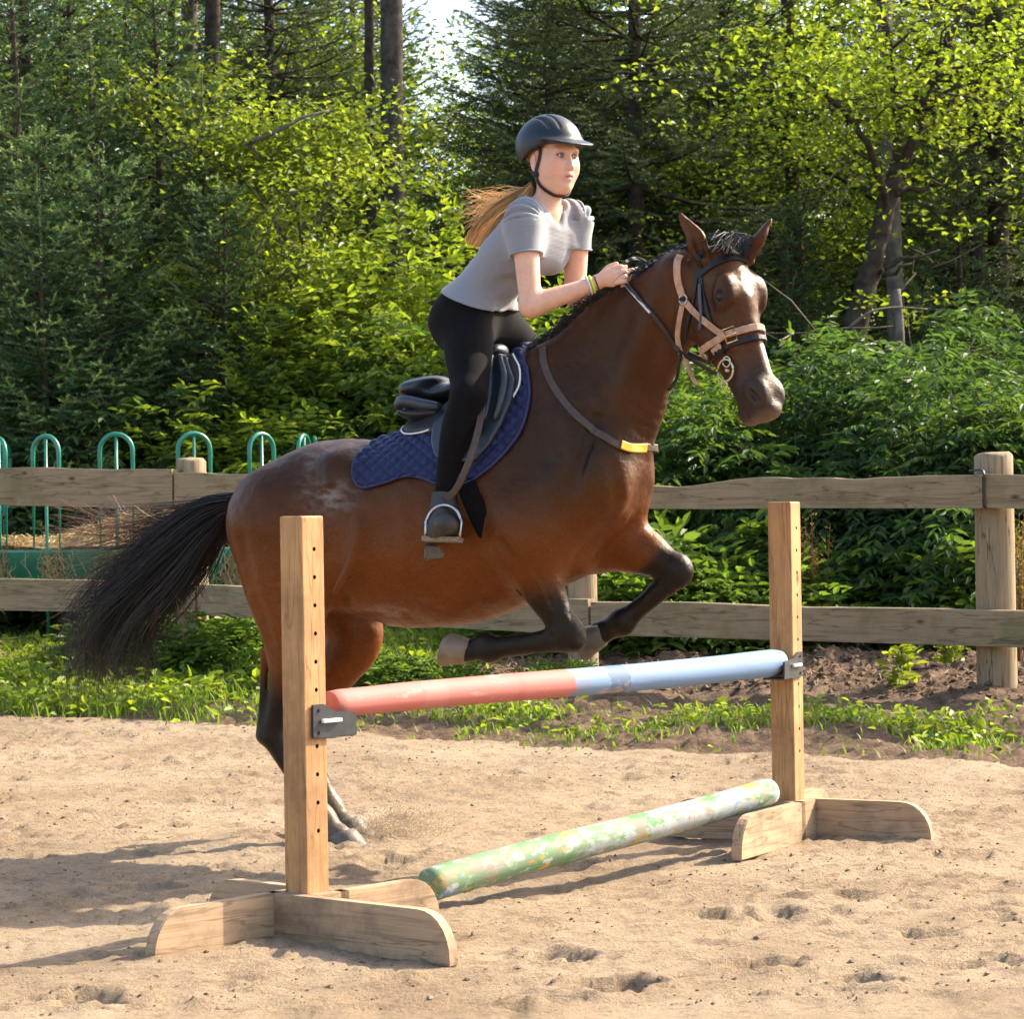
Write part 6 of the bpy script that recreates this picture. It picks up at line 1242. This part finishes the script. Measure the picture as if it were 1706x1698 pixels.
spruce(2, 132, 18.7, 'little spruce seedling with a pale leader behind the hay feeder', rz=.4, top=660)
spruce(3, 470, 25.0, 'sparse olive spruce behind the bright maple', rz=2.2, sc=1.0)
spruce(1, 300, 26.0, 'tall spruce far back at left', rz=5.2, sc=1.02)
# ---- centre and right
spruce(3, 1075, 23.6, 'big drooping spruce behind the horse ears', rz=.9, sc=1.05)
spruce(3, 935, 25.0, 'olive spruce behind the rider helmet', rz=3.4, sc=.95)
spruce(1, 1215, 26, 'shaded spruce right of the horse ears, far back', rz=4.4, sc=.95)
spruce(0, 1330, 22.8, 'spruce with long pale limbs right of the horse head', rz=.2, top=330)
spruce(3, 1640, 23.4, 'hazy green spruce near the right edge', rz=1.6, sc=.92)
spruce(0, 1600, 22.6, 'low dense spruce at right above the leafy bushes', rz=2.6, top=260)
spruce(1, 1725, 25.5, 'tall spruce cut by the right edge', rz=5.5, sc=1.0)
BR_M = branch_tree(21, 5.6, .055, 3, .55, 4, 14000, .062, .046, G_YEL, (.02, .05), .55, .3, .15, BARK_G, False, .20)
MAPLE = branch_tree(22, 7.2, .11, 3, .52, 4, 15000, .060, .050, G_YEL + G_BRIGHT, (.16, 0), .35, .35, .1, BARK_D, True, .24)
THIN = branch_tree(23, 7.5, .09, 3, .50, 4, 13000, .060, .044, G_BRIGHT + G_MID, (-.03, 0), .5, .3, .1, BARK_D, False, .24)
def deciduous(v, px, Y, label, rz=0.0, sc=1.0, name='maple_tree', cat='tree', group=None):
    p = at(px, 900, Y); return put_tree(name, list(zip(('crown', 'trunk'), v)), (p[0], Y, float(gh(p[0], Y)) - .1), label, cat, rz, sc, group)
deciduous(BR_M, 640, 20.5, 'slim sunlit yellow-green maple in front of the thick trunk', .4, 1.0)
deciduous(BR_M, 405, 24.0, 'sunlit maple sprig glowing behind the left spruces', 2.4, .8)
spruce(0, 120, 21.8, 'broad dark spruce filling the gap behind the pointed young spruces', rz=3.3, top=-160)
spruce(0, 225, 22.4, 'dense spruce with drooping limbs between the left spruce leaders', rz=.9, top=-90)
spruce(0, -60, 21.0, 'dark spruce half cut off by the left edge', rz=1.7, top=-200)
def limb_tree(name, paths, Y, leaves, cols, L, W, label, seed, bark):
    """tree drawn limb by limb: paths of (px, py, dY, radius); leaves in flat layers near the limbs"""
    r = np.random.RandomState(seed); p0 = at(paths[0][0][0], paths[0][0][1], Y); z0 = float(gh(p0[0], Y)) - .1; o = np.array([p0[0], Y, z0]); t = thing(name, label, 'tree', tuple(o)); mb = MB(); pts = []
    for q, pa in enumerate(paths):
        P = spline([at(a, b, Y + dy) - o for a, b, dy, rr in pa], 8 * len(pa)); R = spline(np.array([[rr, 0, 0] for a, b, dy, rr in pa]), 8 * len(pa))[:, 0]
        if q == 0: P[0, 2] = 0
        P = P + .02 * np.stack([vnoise(np.arange(len(P)) * .7, P[:, 0] * 0 + q + i, seed) for i in range(3)], -1); V, F = tube(P, np.maximum(R, .004), 9); mb.add(V, F); pts.append(P)
        for s in range(3 if q == 0 else 12):
            i = r.randint(len(P) // 3, len(P)); a = r.rand() * 6.28; l = r.uniform(.4, 1.3); d = np.array([math.cos(a), math.sin(a) * .8, r.uniform(.0, .45)]); B = P[i] + d * (np.linspace(0, 1, 7) * l)[:, None] + r.normal(0, .03, (7, 3)); V, F = tube(B, R[i] * .35 * (1 - .85 * np.linspace(0, 1, 7)) + .003, 5); mb.add(V, F); pts.append(np.repeat(B[2:], 3, 0))
    add('trunk', mb.mesh('trunk', [bark]), t); T = np.concatenate(pts[1:]); T = T[T[:, 2] > 1.2]; nc = 260; c = T[r.randint(0, len(T), nc)] + r.normal(0, 1, (nc, 3)) * [.45, .45, .25]; k = leaves // nc
    C = np.repeat(c, k, 0) + r.normal(0, 1, (nc * k, 3)) * [.17, .17, .05]; n = len(C); D = rnd_dirs(r, n); D[:, 2] = D[:, 2] * .35 - .15; V, F, kk = leaf_quads(C, D, rnd_dirs(r, n) * .6 + [0, 0, 1], L * r.uniform(.6, 1.25, n), W * r.uniform(.7, 1.2, n), .2, True)
    col = np.array(cols)[r.randint(0, len(cols), n)] * r.uniform(.7, 1.3, (n, 1)) * np.repeat(r.uniform(.75, 1.25, (nc, 1)), k, 0); mb = MB(); mb.add(V, F, np.repeat(col, kk, 0)); add('crown', mb.mesh('crown', [LEAF_M], False), t); return t
limb_tree('maple_tree', [[(1415, 640, 0, .11), (1428, 540, 0, .10), (1455, 430, 0, .085), (1478, 340, 0, .075), (1492, 290, 0, .07)], [(1492, 290, 0, .055), (1498, 235, .1, .048), (1488, 130, .2, .04), (1474, 30, .2, .03), (1460, -80, .3, .02)], [(1492, 295, 0, .05), (1522, 235, -.1, .042), (1542, 160, -.2, .034), (1580, 70, -.2, .025), (1620, -40, -.2, .015)], [(1480, 350, 0, .035), (1450, 250, -.4, .028), (1400, 180, -.6, .02), (1340, 130, -.8, .01)], [(1530, 215, 0, .03), (1580, 185, .3, .02), (1650, 150, .5, .01)]], 21.2, 5600, G_YEL + G_BRIGHT, .062, .052, 'leaning forked maple with dark trunk and sparse yellow-green leaves right of the horse head', 61, BARK_D)
deciduous(MAPLE, 1560, 24.5, 'yellow-green maple at upper right, farther back', 2.1, 1.0)
deciduous(THIN, 830, 25.5, 'thin leafy tree between the thick trunk and the helmet', 1.0, .72, 'leafy_tree')
deciduous(THIN, 745, 28.5, 'leafy tree filling the sky gap right of the thick trunk', 4.0, .95, 'leafy_tree')
deciduous(THIN, 1290, 25.0, 'loose leafy tree behind the spruce right of the horse ears', 5.0, 1.0, 'leafy_tree')
deciduous(THIN, 1000, 28.0, 'leafy tree far back above the helmet', 2.7, 1.0, 'leafy_tree')
# bare trunks
def bare_trunk(px, top, Y, r, label, bark, lean=0.0, limbs=6, seed=1, name='pine_trunk', H_=9.0):
    p = at(px, 900, Y); z = float(gh(p[0], Y)) - .1; rr = np.random.RandomState(seed); t = thing(name, label, 'tree', (p[0], Y, z)); u = np.linspace(0, 1, 16); P = np.stack([lean * u * H_ + .05 * np.sin(u * 5 + seed), .04 * np.cos(u * 4), u * H_], -1); mb = MB(); V, F = tube(P, r * (1.1 - .5 * u) * (1 + .06 * vnoise(u * 20, u * 0, seed)), 12); mb.add(V, F); add('trunk', mb.mesh('trunk', [bark]), t)
    for q in range(limbs):
        zz = rr.uniform(.22, .9); a = rr.rand() * 6.28; L = rr.uniform(.5, 1.5); c = np.array([np.interp(zz, u, P[:, i]) for i in range(3)]); d = np.array([math.cos(a), math.sin(a), rr.uniform(-.2, .5)]); Pq = c + d * (np.linspace(0, 1, 8) * L)[:, None] + rr.normal(0, .03, (8, 3)) * np.linspace(0, 1, 8)[:, None]; m2 = MB(); V, F = tube(Pq, r * .16 * (1 - .85 * np.linspace(0, 1, 8)), 5); m2.add(V, F)
        for w_ in range(4): s_ = Pq[3 + w_ % 4]; e_ = s_ + np.array([d[0], d[1], 0]) * .25 + rr.normal(0, .22, 3); V, F = tube([s_, (s_ + e_) / 2 + rr.normal(0, .03, 3), e_], [.008, .006, .002], 4); m2.add(V, F)
        add('limb', m2.mesh('limb', [bark]), t)
    return t
bare_trunk(676, 0, 21.8, .105, 'thick dark conifer trunk left of the rider', BARK_C, -.004, 9, 3)
bare_trunk(362, 0, 24.0, .085, 'dark straight trunk above the left spruces', BARK_D, 0, 8, 4)
bare_trunk(272, 0, 25.5, .10, 'pale grey leaning trunk at upper left', BARK_G, .05, 4, 5)
bare_trunk(1660, 0, 23.5, .10, 'straight dark trunk at upper right', BARK_D, .004, 9, 6)
bare_trunk(1490, 0, 22.4, .075, 'slim grey trunk beside the forked maple', BARK_G, 0, 8, 7)
bare_trunk(1340, 0, 26.0, .08, 'thin trunk in the shade right of the horse ears', BARK_B, -.006, 9, 8)
bare_trunk(640, 0, 24.0, .05, 'slender dark trunk just left of the thick conifer trunk', BARK_D, -.006, 7, 9)
bare_trunk(1492, 480, 18.6, .045, 'broken grey stump of a dead tree among the right bushes', BARK_G, 0, 3, 10, 'dead_tree', 2.35)
# fallen pale branches
for pts, r_, lab in (([(408, 235, 20), (430, 232, 19.8), (470, 214, 19.7), (505, 195, 19.7), (548, 184, 19.8)], .022, 'pale bare branch slanting up beside the bright maple'), ([(408, 235, 20), (424, 250, 19.9), (430, 266, 19.9)], .02, 'short pale broken branch at left of the bright maple'),
                     ([(1415, 545, 18.4), (1450, 520, 18.4), (1490, 512, 18.5), (1545, 515, 18.6)], .012, 'thin pale dead branch above the right bushes')):
    P = spline([at(*q) for q in pts], 16); c = P[0]; mb = MB(); V, F = tube(P - c, r_ * (1 - .6 * np.linspace(0, 1, 16)), 7); mb.add(V, F); tag(add('dead_branch', mb.mesh('dead_branch', [BARK_G]), None, tuple(c)), lab, 'branch')
# ---- bushes beyond the fence
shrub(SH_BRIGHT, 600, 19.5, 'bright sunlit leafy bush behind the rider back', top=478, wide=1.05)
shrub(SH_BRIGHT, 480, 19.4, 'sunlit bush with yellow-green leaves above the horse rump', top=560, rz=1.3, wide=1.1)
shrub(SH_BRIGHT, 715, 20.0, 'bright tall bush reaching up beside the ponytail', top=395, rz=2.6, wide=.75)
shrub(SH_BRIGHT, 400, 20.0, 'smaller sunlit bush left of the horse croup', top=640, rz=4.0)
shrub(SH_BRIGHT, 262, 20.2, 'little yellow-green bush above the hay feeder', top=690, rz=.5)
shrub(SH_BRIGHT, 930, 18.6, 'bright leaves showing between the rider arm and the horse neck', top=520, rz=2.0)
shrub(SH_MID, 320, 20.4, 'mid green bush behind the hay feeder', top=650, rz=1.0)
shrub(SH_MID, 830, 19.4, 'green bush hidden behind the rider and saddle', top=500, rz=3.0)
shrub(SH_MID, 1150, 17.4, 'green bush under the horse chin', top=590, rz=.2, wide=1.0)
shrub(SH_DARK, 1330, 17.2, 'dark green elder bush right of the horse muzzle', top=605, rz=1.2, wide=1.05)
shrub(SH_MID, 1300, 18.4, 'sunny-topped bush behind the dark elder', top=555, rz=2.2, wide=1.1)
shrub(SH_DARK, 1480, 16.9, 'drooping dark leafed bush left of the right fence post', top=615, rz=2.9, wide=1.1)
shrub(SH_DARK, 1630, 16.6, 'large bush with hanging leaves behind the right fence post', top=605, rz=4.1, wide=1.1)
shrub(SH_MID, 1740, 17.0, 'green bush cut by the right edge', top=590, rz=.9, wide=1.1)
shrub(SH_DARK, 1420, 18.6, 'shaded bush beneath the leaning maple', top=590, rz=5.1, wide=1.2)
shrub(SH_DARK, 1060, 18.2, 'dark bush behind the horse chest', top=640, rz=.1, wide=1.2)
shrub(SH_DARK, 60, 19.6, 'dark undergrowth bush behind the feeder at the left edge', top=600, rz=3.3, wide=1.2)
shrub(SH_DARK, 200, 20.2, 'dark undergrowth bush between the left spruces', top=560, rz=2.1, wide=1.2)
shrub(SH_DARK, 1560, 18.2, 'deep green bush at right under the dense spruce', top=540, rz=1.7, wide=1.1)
for q, (px, Y, top, lab) in enumerate(((1010, 16.4, 905, 'low green plant behind the far foreleg'), (1120, 16.2, 880, 'low leafy plant right of the far knee'), (1205, 15.7, 935, 'broad leafed weed left of the right jump post'), (1250, 16.9, 860, 'green undergrowth behind the right jump post'), (1390, 16.2, 905, 'low plant in the shade right of the jump post'), (1480, 16.8, 880, 'scrubby plant left of the fence post under the dark bush'), (1580, 16.0, 930, 'low plant at the foot of the bush by the fence post'), (1690, 15.6, 900, 'weed right of the fence post'))):
    shrub(SH_LOW, px, Y, lab, top=top, rz=q * 1.3, wide=1.1, name='low_plant', cat='plant')
for q, (px, Y, top, lab) in enumerate(((275, 16.0, 1010, 'leafy weed under the left fence rail by the post'), (345, 15.7, 1015, 'leafy weed beside the horse tail root'), (410, 15.4, 1030, 'bright weed by the horse buttock'), (215, 16.2, 1020, 'weed under the tail hair at left'), (640, 14.3, 1095, 'weed growing under the horse belly'), (745, 14.1, 1105, 'bright weed under the near front hoof'), (930, 13.9, 1105, 'grassy weed left of the middle fence post'))):
    t = shrub(SH_LOW, px, Y, lab, top=top, rz=q * 1.7, wide=1.25, name='leafy_weed', cat='weed')
def weed(px, py, Y, top, lab, seed):
    r = np.random.RandomState(seed); p = at(px, py, Y); z = float(gh(p[0], p[1])) if top else p[2]; h = .20; n = 90; u = r.rand(n) ** .7; C = np.stack([r.normal(0, .035, n), r.normal(0, .035, n), u * h], -1); D = rnd_dirs(r, n); D[:, 2] = np.abs(D[:, 2]) * .5; V, F, k = leaf_quads(C, D, rnd_dirs(r, n) + [0, 0, 1], .065 * r.uniform(.6, 1.2, n), .035, .2, True); mb = MB(); mb.add(V, F, np.repeat(np.array(G_YEL)[r.randint(0, 3, n)] * r.uniform(.8, 1.3, (n, 1)), k, 0))
    t = thing('leafy_weed', lab, 'weed', (p[0], p[1], z - .01)); add('foliage', mb.mesh('foliage', [LEAF_M], False), t); mb = MB(); V, F = tube([[0, 0, 0], [.01, 0, h * .5], [0, .01, h]], [.005, .004, .002], 5); mb.add(V, F); add('stem', mb.mesh('stem', [GRASS_M]), t)
weed(1500, 1150, 13.35, True, 'bright yellow-green weed on the dark soil by the right fence post', 5); weed(1585, 1080, 14.1, True, 'small bright weed hanging by the lower rail at right', 6)
# dry stalks
def dry(px, Y, lab, seed, h=.85):
    r = np.random.RandomState(seed); p = at(px, 950, Y); mb = MB()
    for q in range(16):
        a = r.rand() * 6.28; e = np.array([math.cos(a) * .12 * r.rand(), math.sin(a) * .12 * r.rand(), h * r.uniform(.6, 1)]); V, F = tube(spline([[e[0] * .2, e[1] * .2, 0], e * [.7, .7, .5], e], 8), [.004, .004, .0035, .003, .003, .003, .002, .0015], 4); mb.add(V, F, [.20, .13, .06]); n = 40; t = r.uniform(.45, 1, n)[:, None]; C = e * t + r.normal(0, .012, (n, 3)); V, F, k = leaf_quads(C, rnd_dirs(r, n) + [0, 0, .6], rnd_dirs(r, n), .022 * r.uniform(.5, 1.3, n), .010, .2); mb.add(V, F, np.repeat(np.array([.26, .17, .07]) * r.uniform(.5, 1.3, (n, 1)), k, 0))
    tag(add('dry_weed', mb.mesh('dry_weed', [GRASS_M], False), None, (p[0], Y, float(gh(p[0], Y)))), lab, 'dry weed')
dry(1355, 15.6, 'dry brown seed stalks right of the right jump post', 3); dry(1370, 15.9, 'second clump of dry stalks behind the first, by the jump post', 4, .7); dry(1695, 14.2, 'dry weed stalks right of the thick fence post', 5, .8)
# ---- the wood behind: rows of trees closing the view
rb = np.random.RandomState(33); nb = 0
for Y, n, pa, pb in ((27.5, 8, -380, 1800), (31, 9, -380, 1800), (36, 10, -380, 1800), (42, 11, -380, 1800), (28.5, 4, -1150, -380), (24, 3, -1000, -330), (29.5, 6, 1800, 2900), (34, 6, 1800, 2900), (40, 5, 1800, 2900), (37, 3, -1150, -380)):
    for q in range(n):
        px = pa + (pb - pa) * (q + rb.uniform(.2, .8)) / n
        if 560 < px < 820 and Y > 30 and rb.rand() < .1: continue
        v = rb.randint(0, 5); p = at(px, 900, Y); z = float(gh(p[0], Y)) - .1; s = rb.uniform(.85, 1.1); rz = rb.rand() * 6.28; 
        lab, grp = ('conifer in the crowd of trees deep in the wood behind', 'conifers deep in the wood') if v in (0, 1, 2) else ('leafy tree in the crowd of trees deep in the wood behind', 'leafy trees deep in the wood')
        if v in (0,): put_tree('spruce_tree', list(zip(('crown', 'trunk', 'branches'), SPR[1])), (p[0], Y, z), lab, 'spruce', rz, s * (1.0 if Y < 35 else 1.2), grp)
        elif v in (1, 2): put_tree('spruce_tree', list(zip(('crown', 'trunk', 'branches'), SPR[3])), (p[0], Y, z), lab, 'spruce', rz, s * (1.0 if Y < 35 else 1.15), grp)
        elif v == 3: put_tree('leafy_tree', list(zip(('crown', 'trunk'), THIN)), (p[0], Y, z), lab, 'tree', rz, s * (1 if Y < 35 else 1.2), grp)
        else: put_tree('leafy_tree', list(zip(('crown', 'trunk'), MAPLE)), (p[0], Y, z), lab, 'tree', rz, s * (1 if Y < 35 else 1.2), grp)
for Y, n, pa, pb in ((22.2, 9, -300, 1780), (25, 9, -300, 1780), (28, 9, -300, 1780), (33, 10, -300, 1780), (21.5, 4, -900, -300), (24, 5, 1780, 2700), (29, 5, 1780, 2800)):
    for q in range(n):
        px = pa + (pb - pa) * (q + rb.uniform(.2, .8)) / n; p = at(px, 900, Y); z = float(gh(p[0], Y)) - .1
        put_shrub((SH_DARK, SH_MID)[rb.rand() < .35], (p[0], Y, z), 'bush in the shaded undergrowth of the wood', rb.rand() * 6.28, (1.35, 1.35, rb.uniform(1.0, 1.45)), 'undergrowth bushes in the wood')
# ---- grass and clover on the verge
def grass_blades(n, seed):
    r = np.random.RandomState(seed); x = r.uniform(-4.6, 4.2, n); y = r.uniform(10.2, 17.2, n); d = fence_d(x, y); e = verge_edge(x, y); s = fence_s(x, y); m = vnoise(x * 2.1, y * 2.1, 101) + .5 * vnoise(x * 6, y * 6, 102)
    left = sstep(3.5, 2.1, s); keep = (d < e + .12 * r.normal(0, 1, n) + .1) & (d > (-.1 - 2.2 * left)) & (r.rand(n) < np.clip(.32 + 1.4 * m + .5 * left, .04, 1) * sstep(e + .25, e - .45, d)); keep &= (d > .7 + .35 * m) | (r.rand(n) < left * .9)
    return x[keep], y[keep], d[keep], left[keep], r
x, y, d, left, r = grass_blades(165000, 7); n = len(x); h = r.uniform(.022, .072, n) * (1 + .75 * left) * np.clip(1.25 - .25 * d, .5, 1.3); a = r.rand(n) * 6.28; ln = r.uniform(.15, .7, n); D = np.stack([np.cos(a) * ln, np.sin(a) * ln, np.ones(n)], -1); z = gh(x, y); C = np.stack([x, y, z - .005], -1); S = np.stack([-np.sin(a), np.cos(a), 0 * a], -1); w = r.uniform(.003, .0065, n)[:, None]
mid = C + D * (h * .55)[:, None]; tipp = C + D * h[:, None] * np.array([1.5, 1.5, .95]); V = np.stack([C - S * w, C + S * w, mid + S * w * .8, mid - S * w * .8, tipp], 1); b = np.arange(n) * 5
gc = np.array([(.16, .25, .03), (.19, .275, .035), (.12, .20, .028), (.27, .26, .08)])[r.choice(4, n, p=[.34, .30, .20, .16])] * r.uniform(.7, 1.3, (n, 1))
mb = MB(); mb.add(V.reshape(-1, 3), [np.stack([b, b + 1, b + 2, b + 3], -1), np.stack([b + 3, b + 2, b + 4], -1)], np.repeat(gc, 5, 0)); tag(add('verge_grass', mb.mesh('verge_grass', [GRASS_M], False)), 'rough green grass along the foot of the fence', 'grass', kind='stuff')
x, y, d, left, r = grass_blades(46000, 17); n = len(x); z = gh(x, y); C = np.stack([x, y, z + r.uniform(.01, .075, n) * (1 + .6 * left)], -1); D = rnd_dirs(r, n); D[:, 2] = D[:, 2] * .35 + .1; V, F, k = leaf_quads(C, D, rnd_dirs(r, n) * .6 + [0, 0, 1], r.uniform(.025, .060, n) * (1 + .5 * left), r.uniform(.02, .036, n) * (1 + .5 * left), .15, True)
gc = 1.1 * np.array(G_YEL + G_BRIGHT)[r.randint(0, 6, n)] * r.uniform(.65, 1.2, (n, 1)); mb = MB(); mb.add(V, F, np.repeat(gc, k, 0)); tag(add('clover', mb.mesh('clover', [LEAF_M], False)), 'low clover and weed leaves mixed into the verge grass', 'clover', kind='stuff')
# ---- hay in and around the feeder, straw litter
STRAW = leaf_mat('straw', .25, .6, (1.0, .95, .7))
def straw(name, C, r, lab, col=(.58, .44, .22), L=(.08, .22), parent=None, cat='hay'):
    n = len(C); d = rnd_dirs(r, n); d[:, 2] *= .45; L = r.uniform(*L, n)[:, None]; u = np.linspace(-.5, .5, 4); P = C[:, None] + d[:, None] * (u[None, :, None] * L[:, None]) + np.array([0, 0, 1]) * (-(u ** 2) * .18)[None, :, None] * L[:, None]; V, F = strands(P, np.full((n, 4), .0022)); mb = MB(); mb.add(V, F, np.repeat(np.repeat(np.array(col) * r.uniform(.55, 1.35, (n, 1)), 4, 0), 3, 0)); return tag(add(name, mb.mesh(name, [STRAW], False), parent), lab, cat, kind='stuff')
r = np.random.RandomState(41); n = 6500; a = r.rand(n) * 6.28; rad = (FR - .06) * np.sqrt(r.rand(n)); X = FC[0] + rad * np.cos(a); Y = FC[1] + rad * np.sin(a); top = 1.08 + .28 * np.exp(-((X - FC[0] - .35) ** 2 + (Y - FC[1] + .3) ** 2) / .35) + .07 * fbm(X * 3, Y * 3, 3, 5); Z = top - .10 * r.rand(n) ** 2
straw('hay', np.stack([X, Y, Z], -1), r, 'pale hay heaped inside the green feeder')
hm_ = MB(); na, nr = 36, 9; aa = np.arange(na) * 6.283 / na; Vh = []
for q in range(nr): rr = (FR - .03) * (q / (nr - 1) + 1e-3); xx = FC[0] + rr * np.cos(aa); yy = FC[1] + rr * np.sin(aa); Vh.append(np.stack([xx, yy, 1.03 + .28 * np.exp(-((xx - FC[0] - .35) ** 2 + (yy - FC[1] + .3) ** 2) / .35) + .07 * fbm(xx * 3, yy * 3, 3, 5)], -1))
Vh = np.concatenate(Vh); i = np.arange(nr - 1)[:, None] * na; j = np.arange(na)[None]; k = (j + 1) % na; hm_.add(Vh, np.stack([i + j, i + k, i + na + k, i + na + j], -1).reshape(-1, 4), [.42, .31, .16]); tag(add('hay_heap', hm_.mesh('hay_heap', [STRAW])), 'packed hay filling the round feeder', 'hay heap', kind='stuff')
n = 420; a = r.uniform(3.4, 6.0, n); a = np.where(r.rand(n) < .6, np.array([3.75, 4.25, 4.7, 5.3])[r.randint(0, 4, n)] + r.normal(0, .05, n), a); X = FC[0] + (FR + .035) * np.cos(a); Y = FC[1] + (FR + .035) * np.sin(a); Z = 1.0 - .22 * r.rand(n); d0 = np.stack([X, Y, Z], -1); P = d0[:, None] + np.stack([r.normal(0, .03, (n, 5)), r.normal(0, .012, (n, 5)), np.linspace(.04, -.16, 5)[None] + r.normal(0, .02, (n, 5))], -1); V, F = strands(P, np.full((n, 5), .0022)); mb = MB(); mb.add(V, F, np.repeat(np.array([.48, .36, .18]) * r.uniform(.6, 1.3, (n * 15, 1)), 1, 0)); tag(add('hay_wisps', mb.mesh('hay_wisps', [STRAW], False)), 'wisps of hay hanging over the green feeder panel', 'hay wisps', kind='stuff')
n = 5200; s_ = r.rand(n) < .55; X = np.where(s_, r.uniform(-4.4, -2.3, n), r.uniform(-1.2, 3.2, n)); Y = np.where(s_, r.uniform(15.4, 17.6, n), r.uniform(12.8, 17, n)); kp = (fence_d(X, Y) < .1) & (s_ | (r.rand(n) < .6)); X, Y = X[kp], Y[kp]; straw('straw_litter', np.stack([X, Y, gh(X, Y) + .015 + (.14 * np.exp(-((X + 3.2) ** 2 / .35 + (Y - 16.4) ** 2 / .5))) * r.rand(len(X))], -1), r, 'straw and stalk litter strewn on the soil beyond the fence', (.28, .18, .09), (.05, .14), None, 'straw litter')
# ---- sand thrown up by the hind hooves
r = np.random.RandomState(51); n = 4200; c = ground_at(608, 1405); t = r.rand(n); ang = r.normal(.75, .35, n); v = r.rand(n) ** .7; P = np.stack([c[0] - .03 + .36 * v * np.cos(ang) + r.normal(0, .02, n), c[1] + r.normal(0, .10, n), .01 + .15 * v * np.sin(ang) * r.rand(n) + np.abs(r.normal(0, .012, n))], -1); s = r.uniform(.0008, .0030, n)
O = np.array([(1, 0, -.5), (-.5, .87, -.5), (-.5, -.87, -.5), (0, 0, 1)], float); T4 = np.array([(0, 1, 3), (1, 2, 3), (2, 0, 3), (0, 2, 1)]); V = P[:, None] + O[None] * s[:, None, None]; V[..., 2] += gh(P[:, 0], P[:, 1])[:, None]; F = (np.arange(n) * 4)[:, None, None] + T4; mb = MB(); mb.add(V.reshape(-1, 3), F.reshape(-1, 3), np.repeat(np.array([.33, .24, .155]) * r.uniform(.8, 1.15, (n, 1)), 4, 0)); tag(add('flying_sand', mb.mesh('flying_sand', [CLOD_M], False)), 'sand grains kicked up at the hind hooves', 'sand spray', kind='stuff')
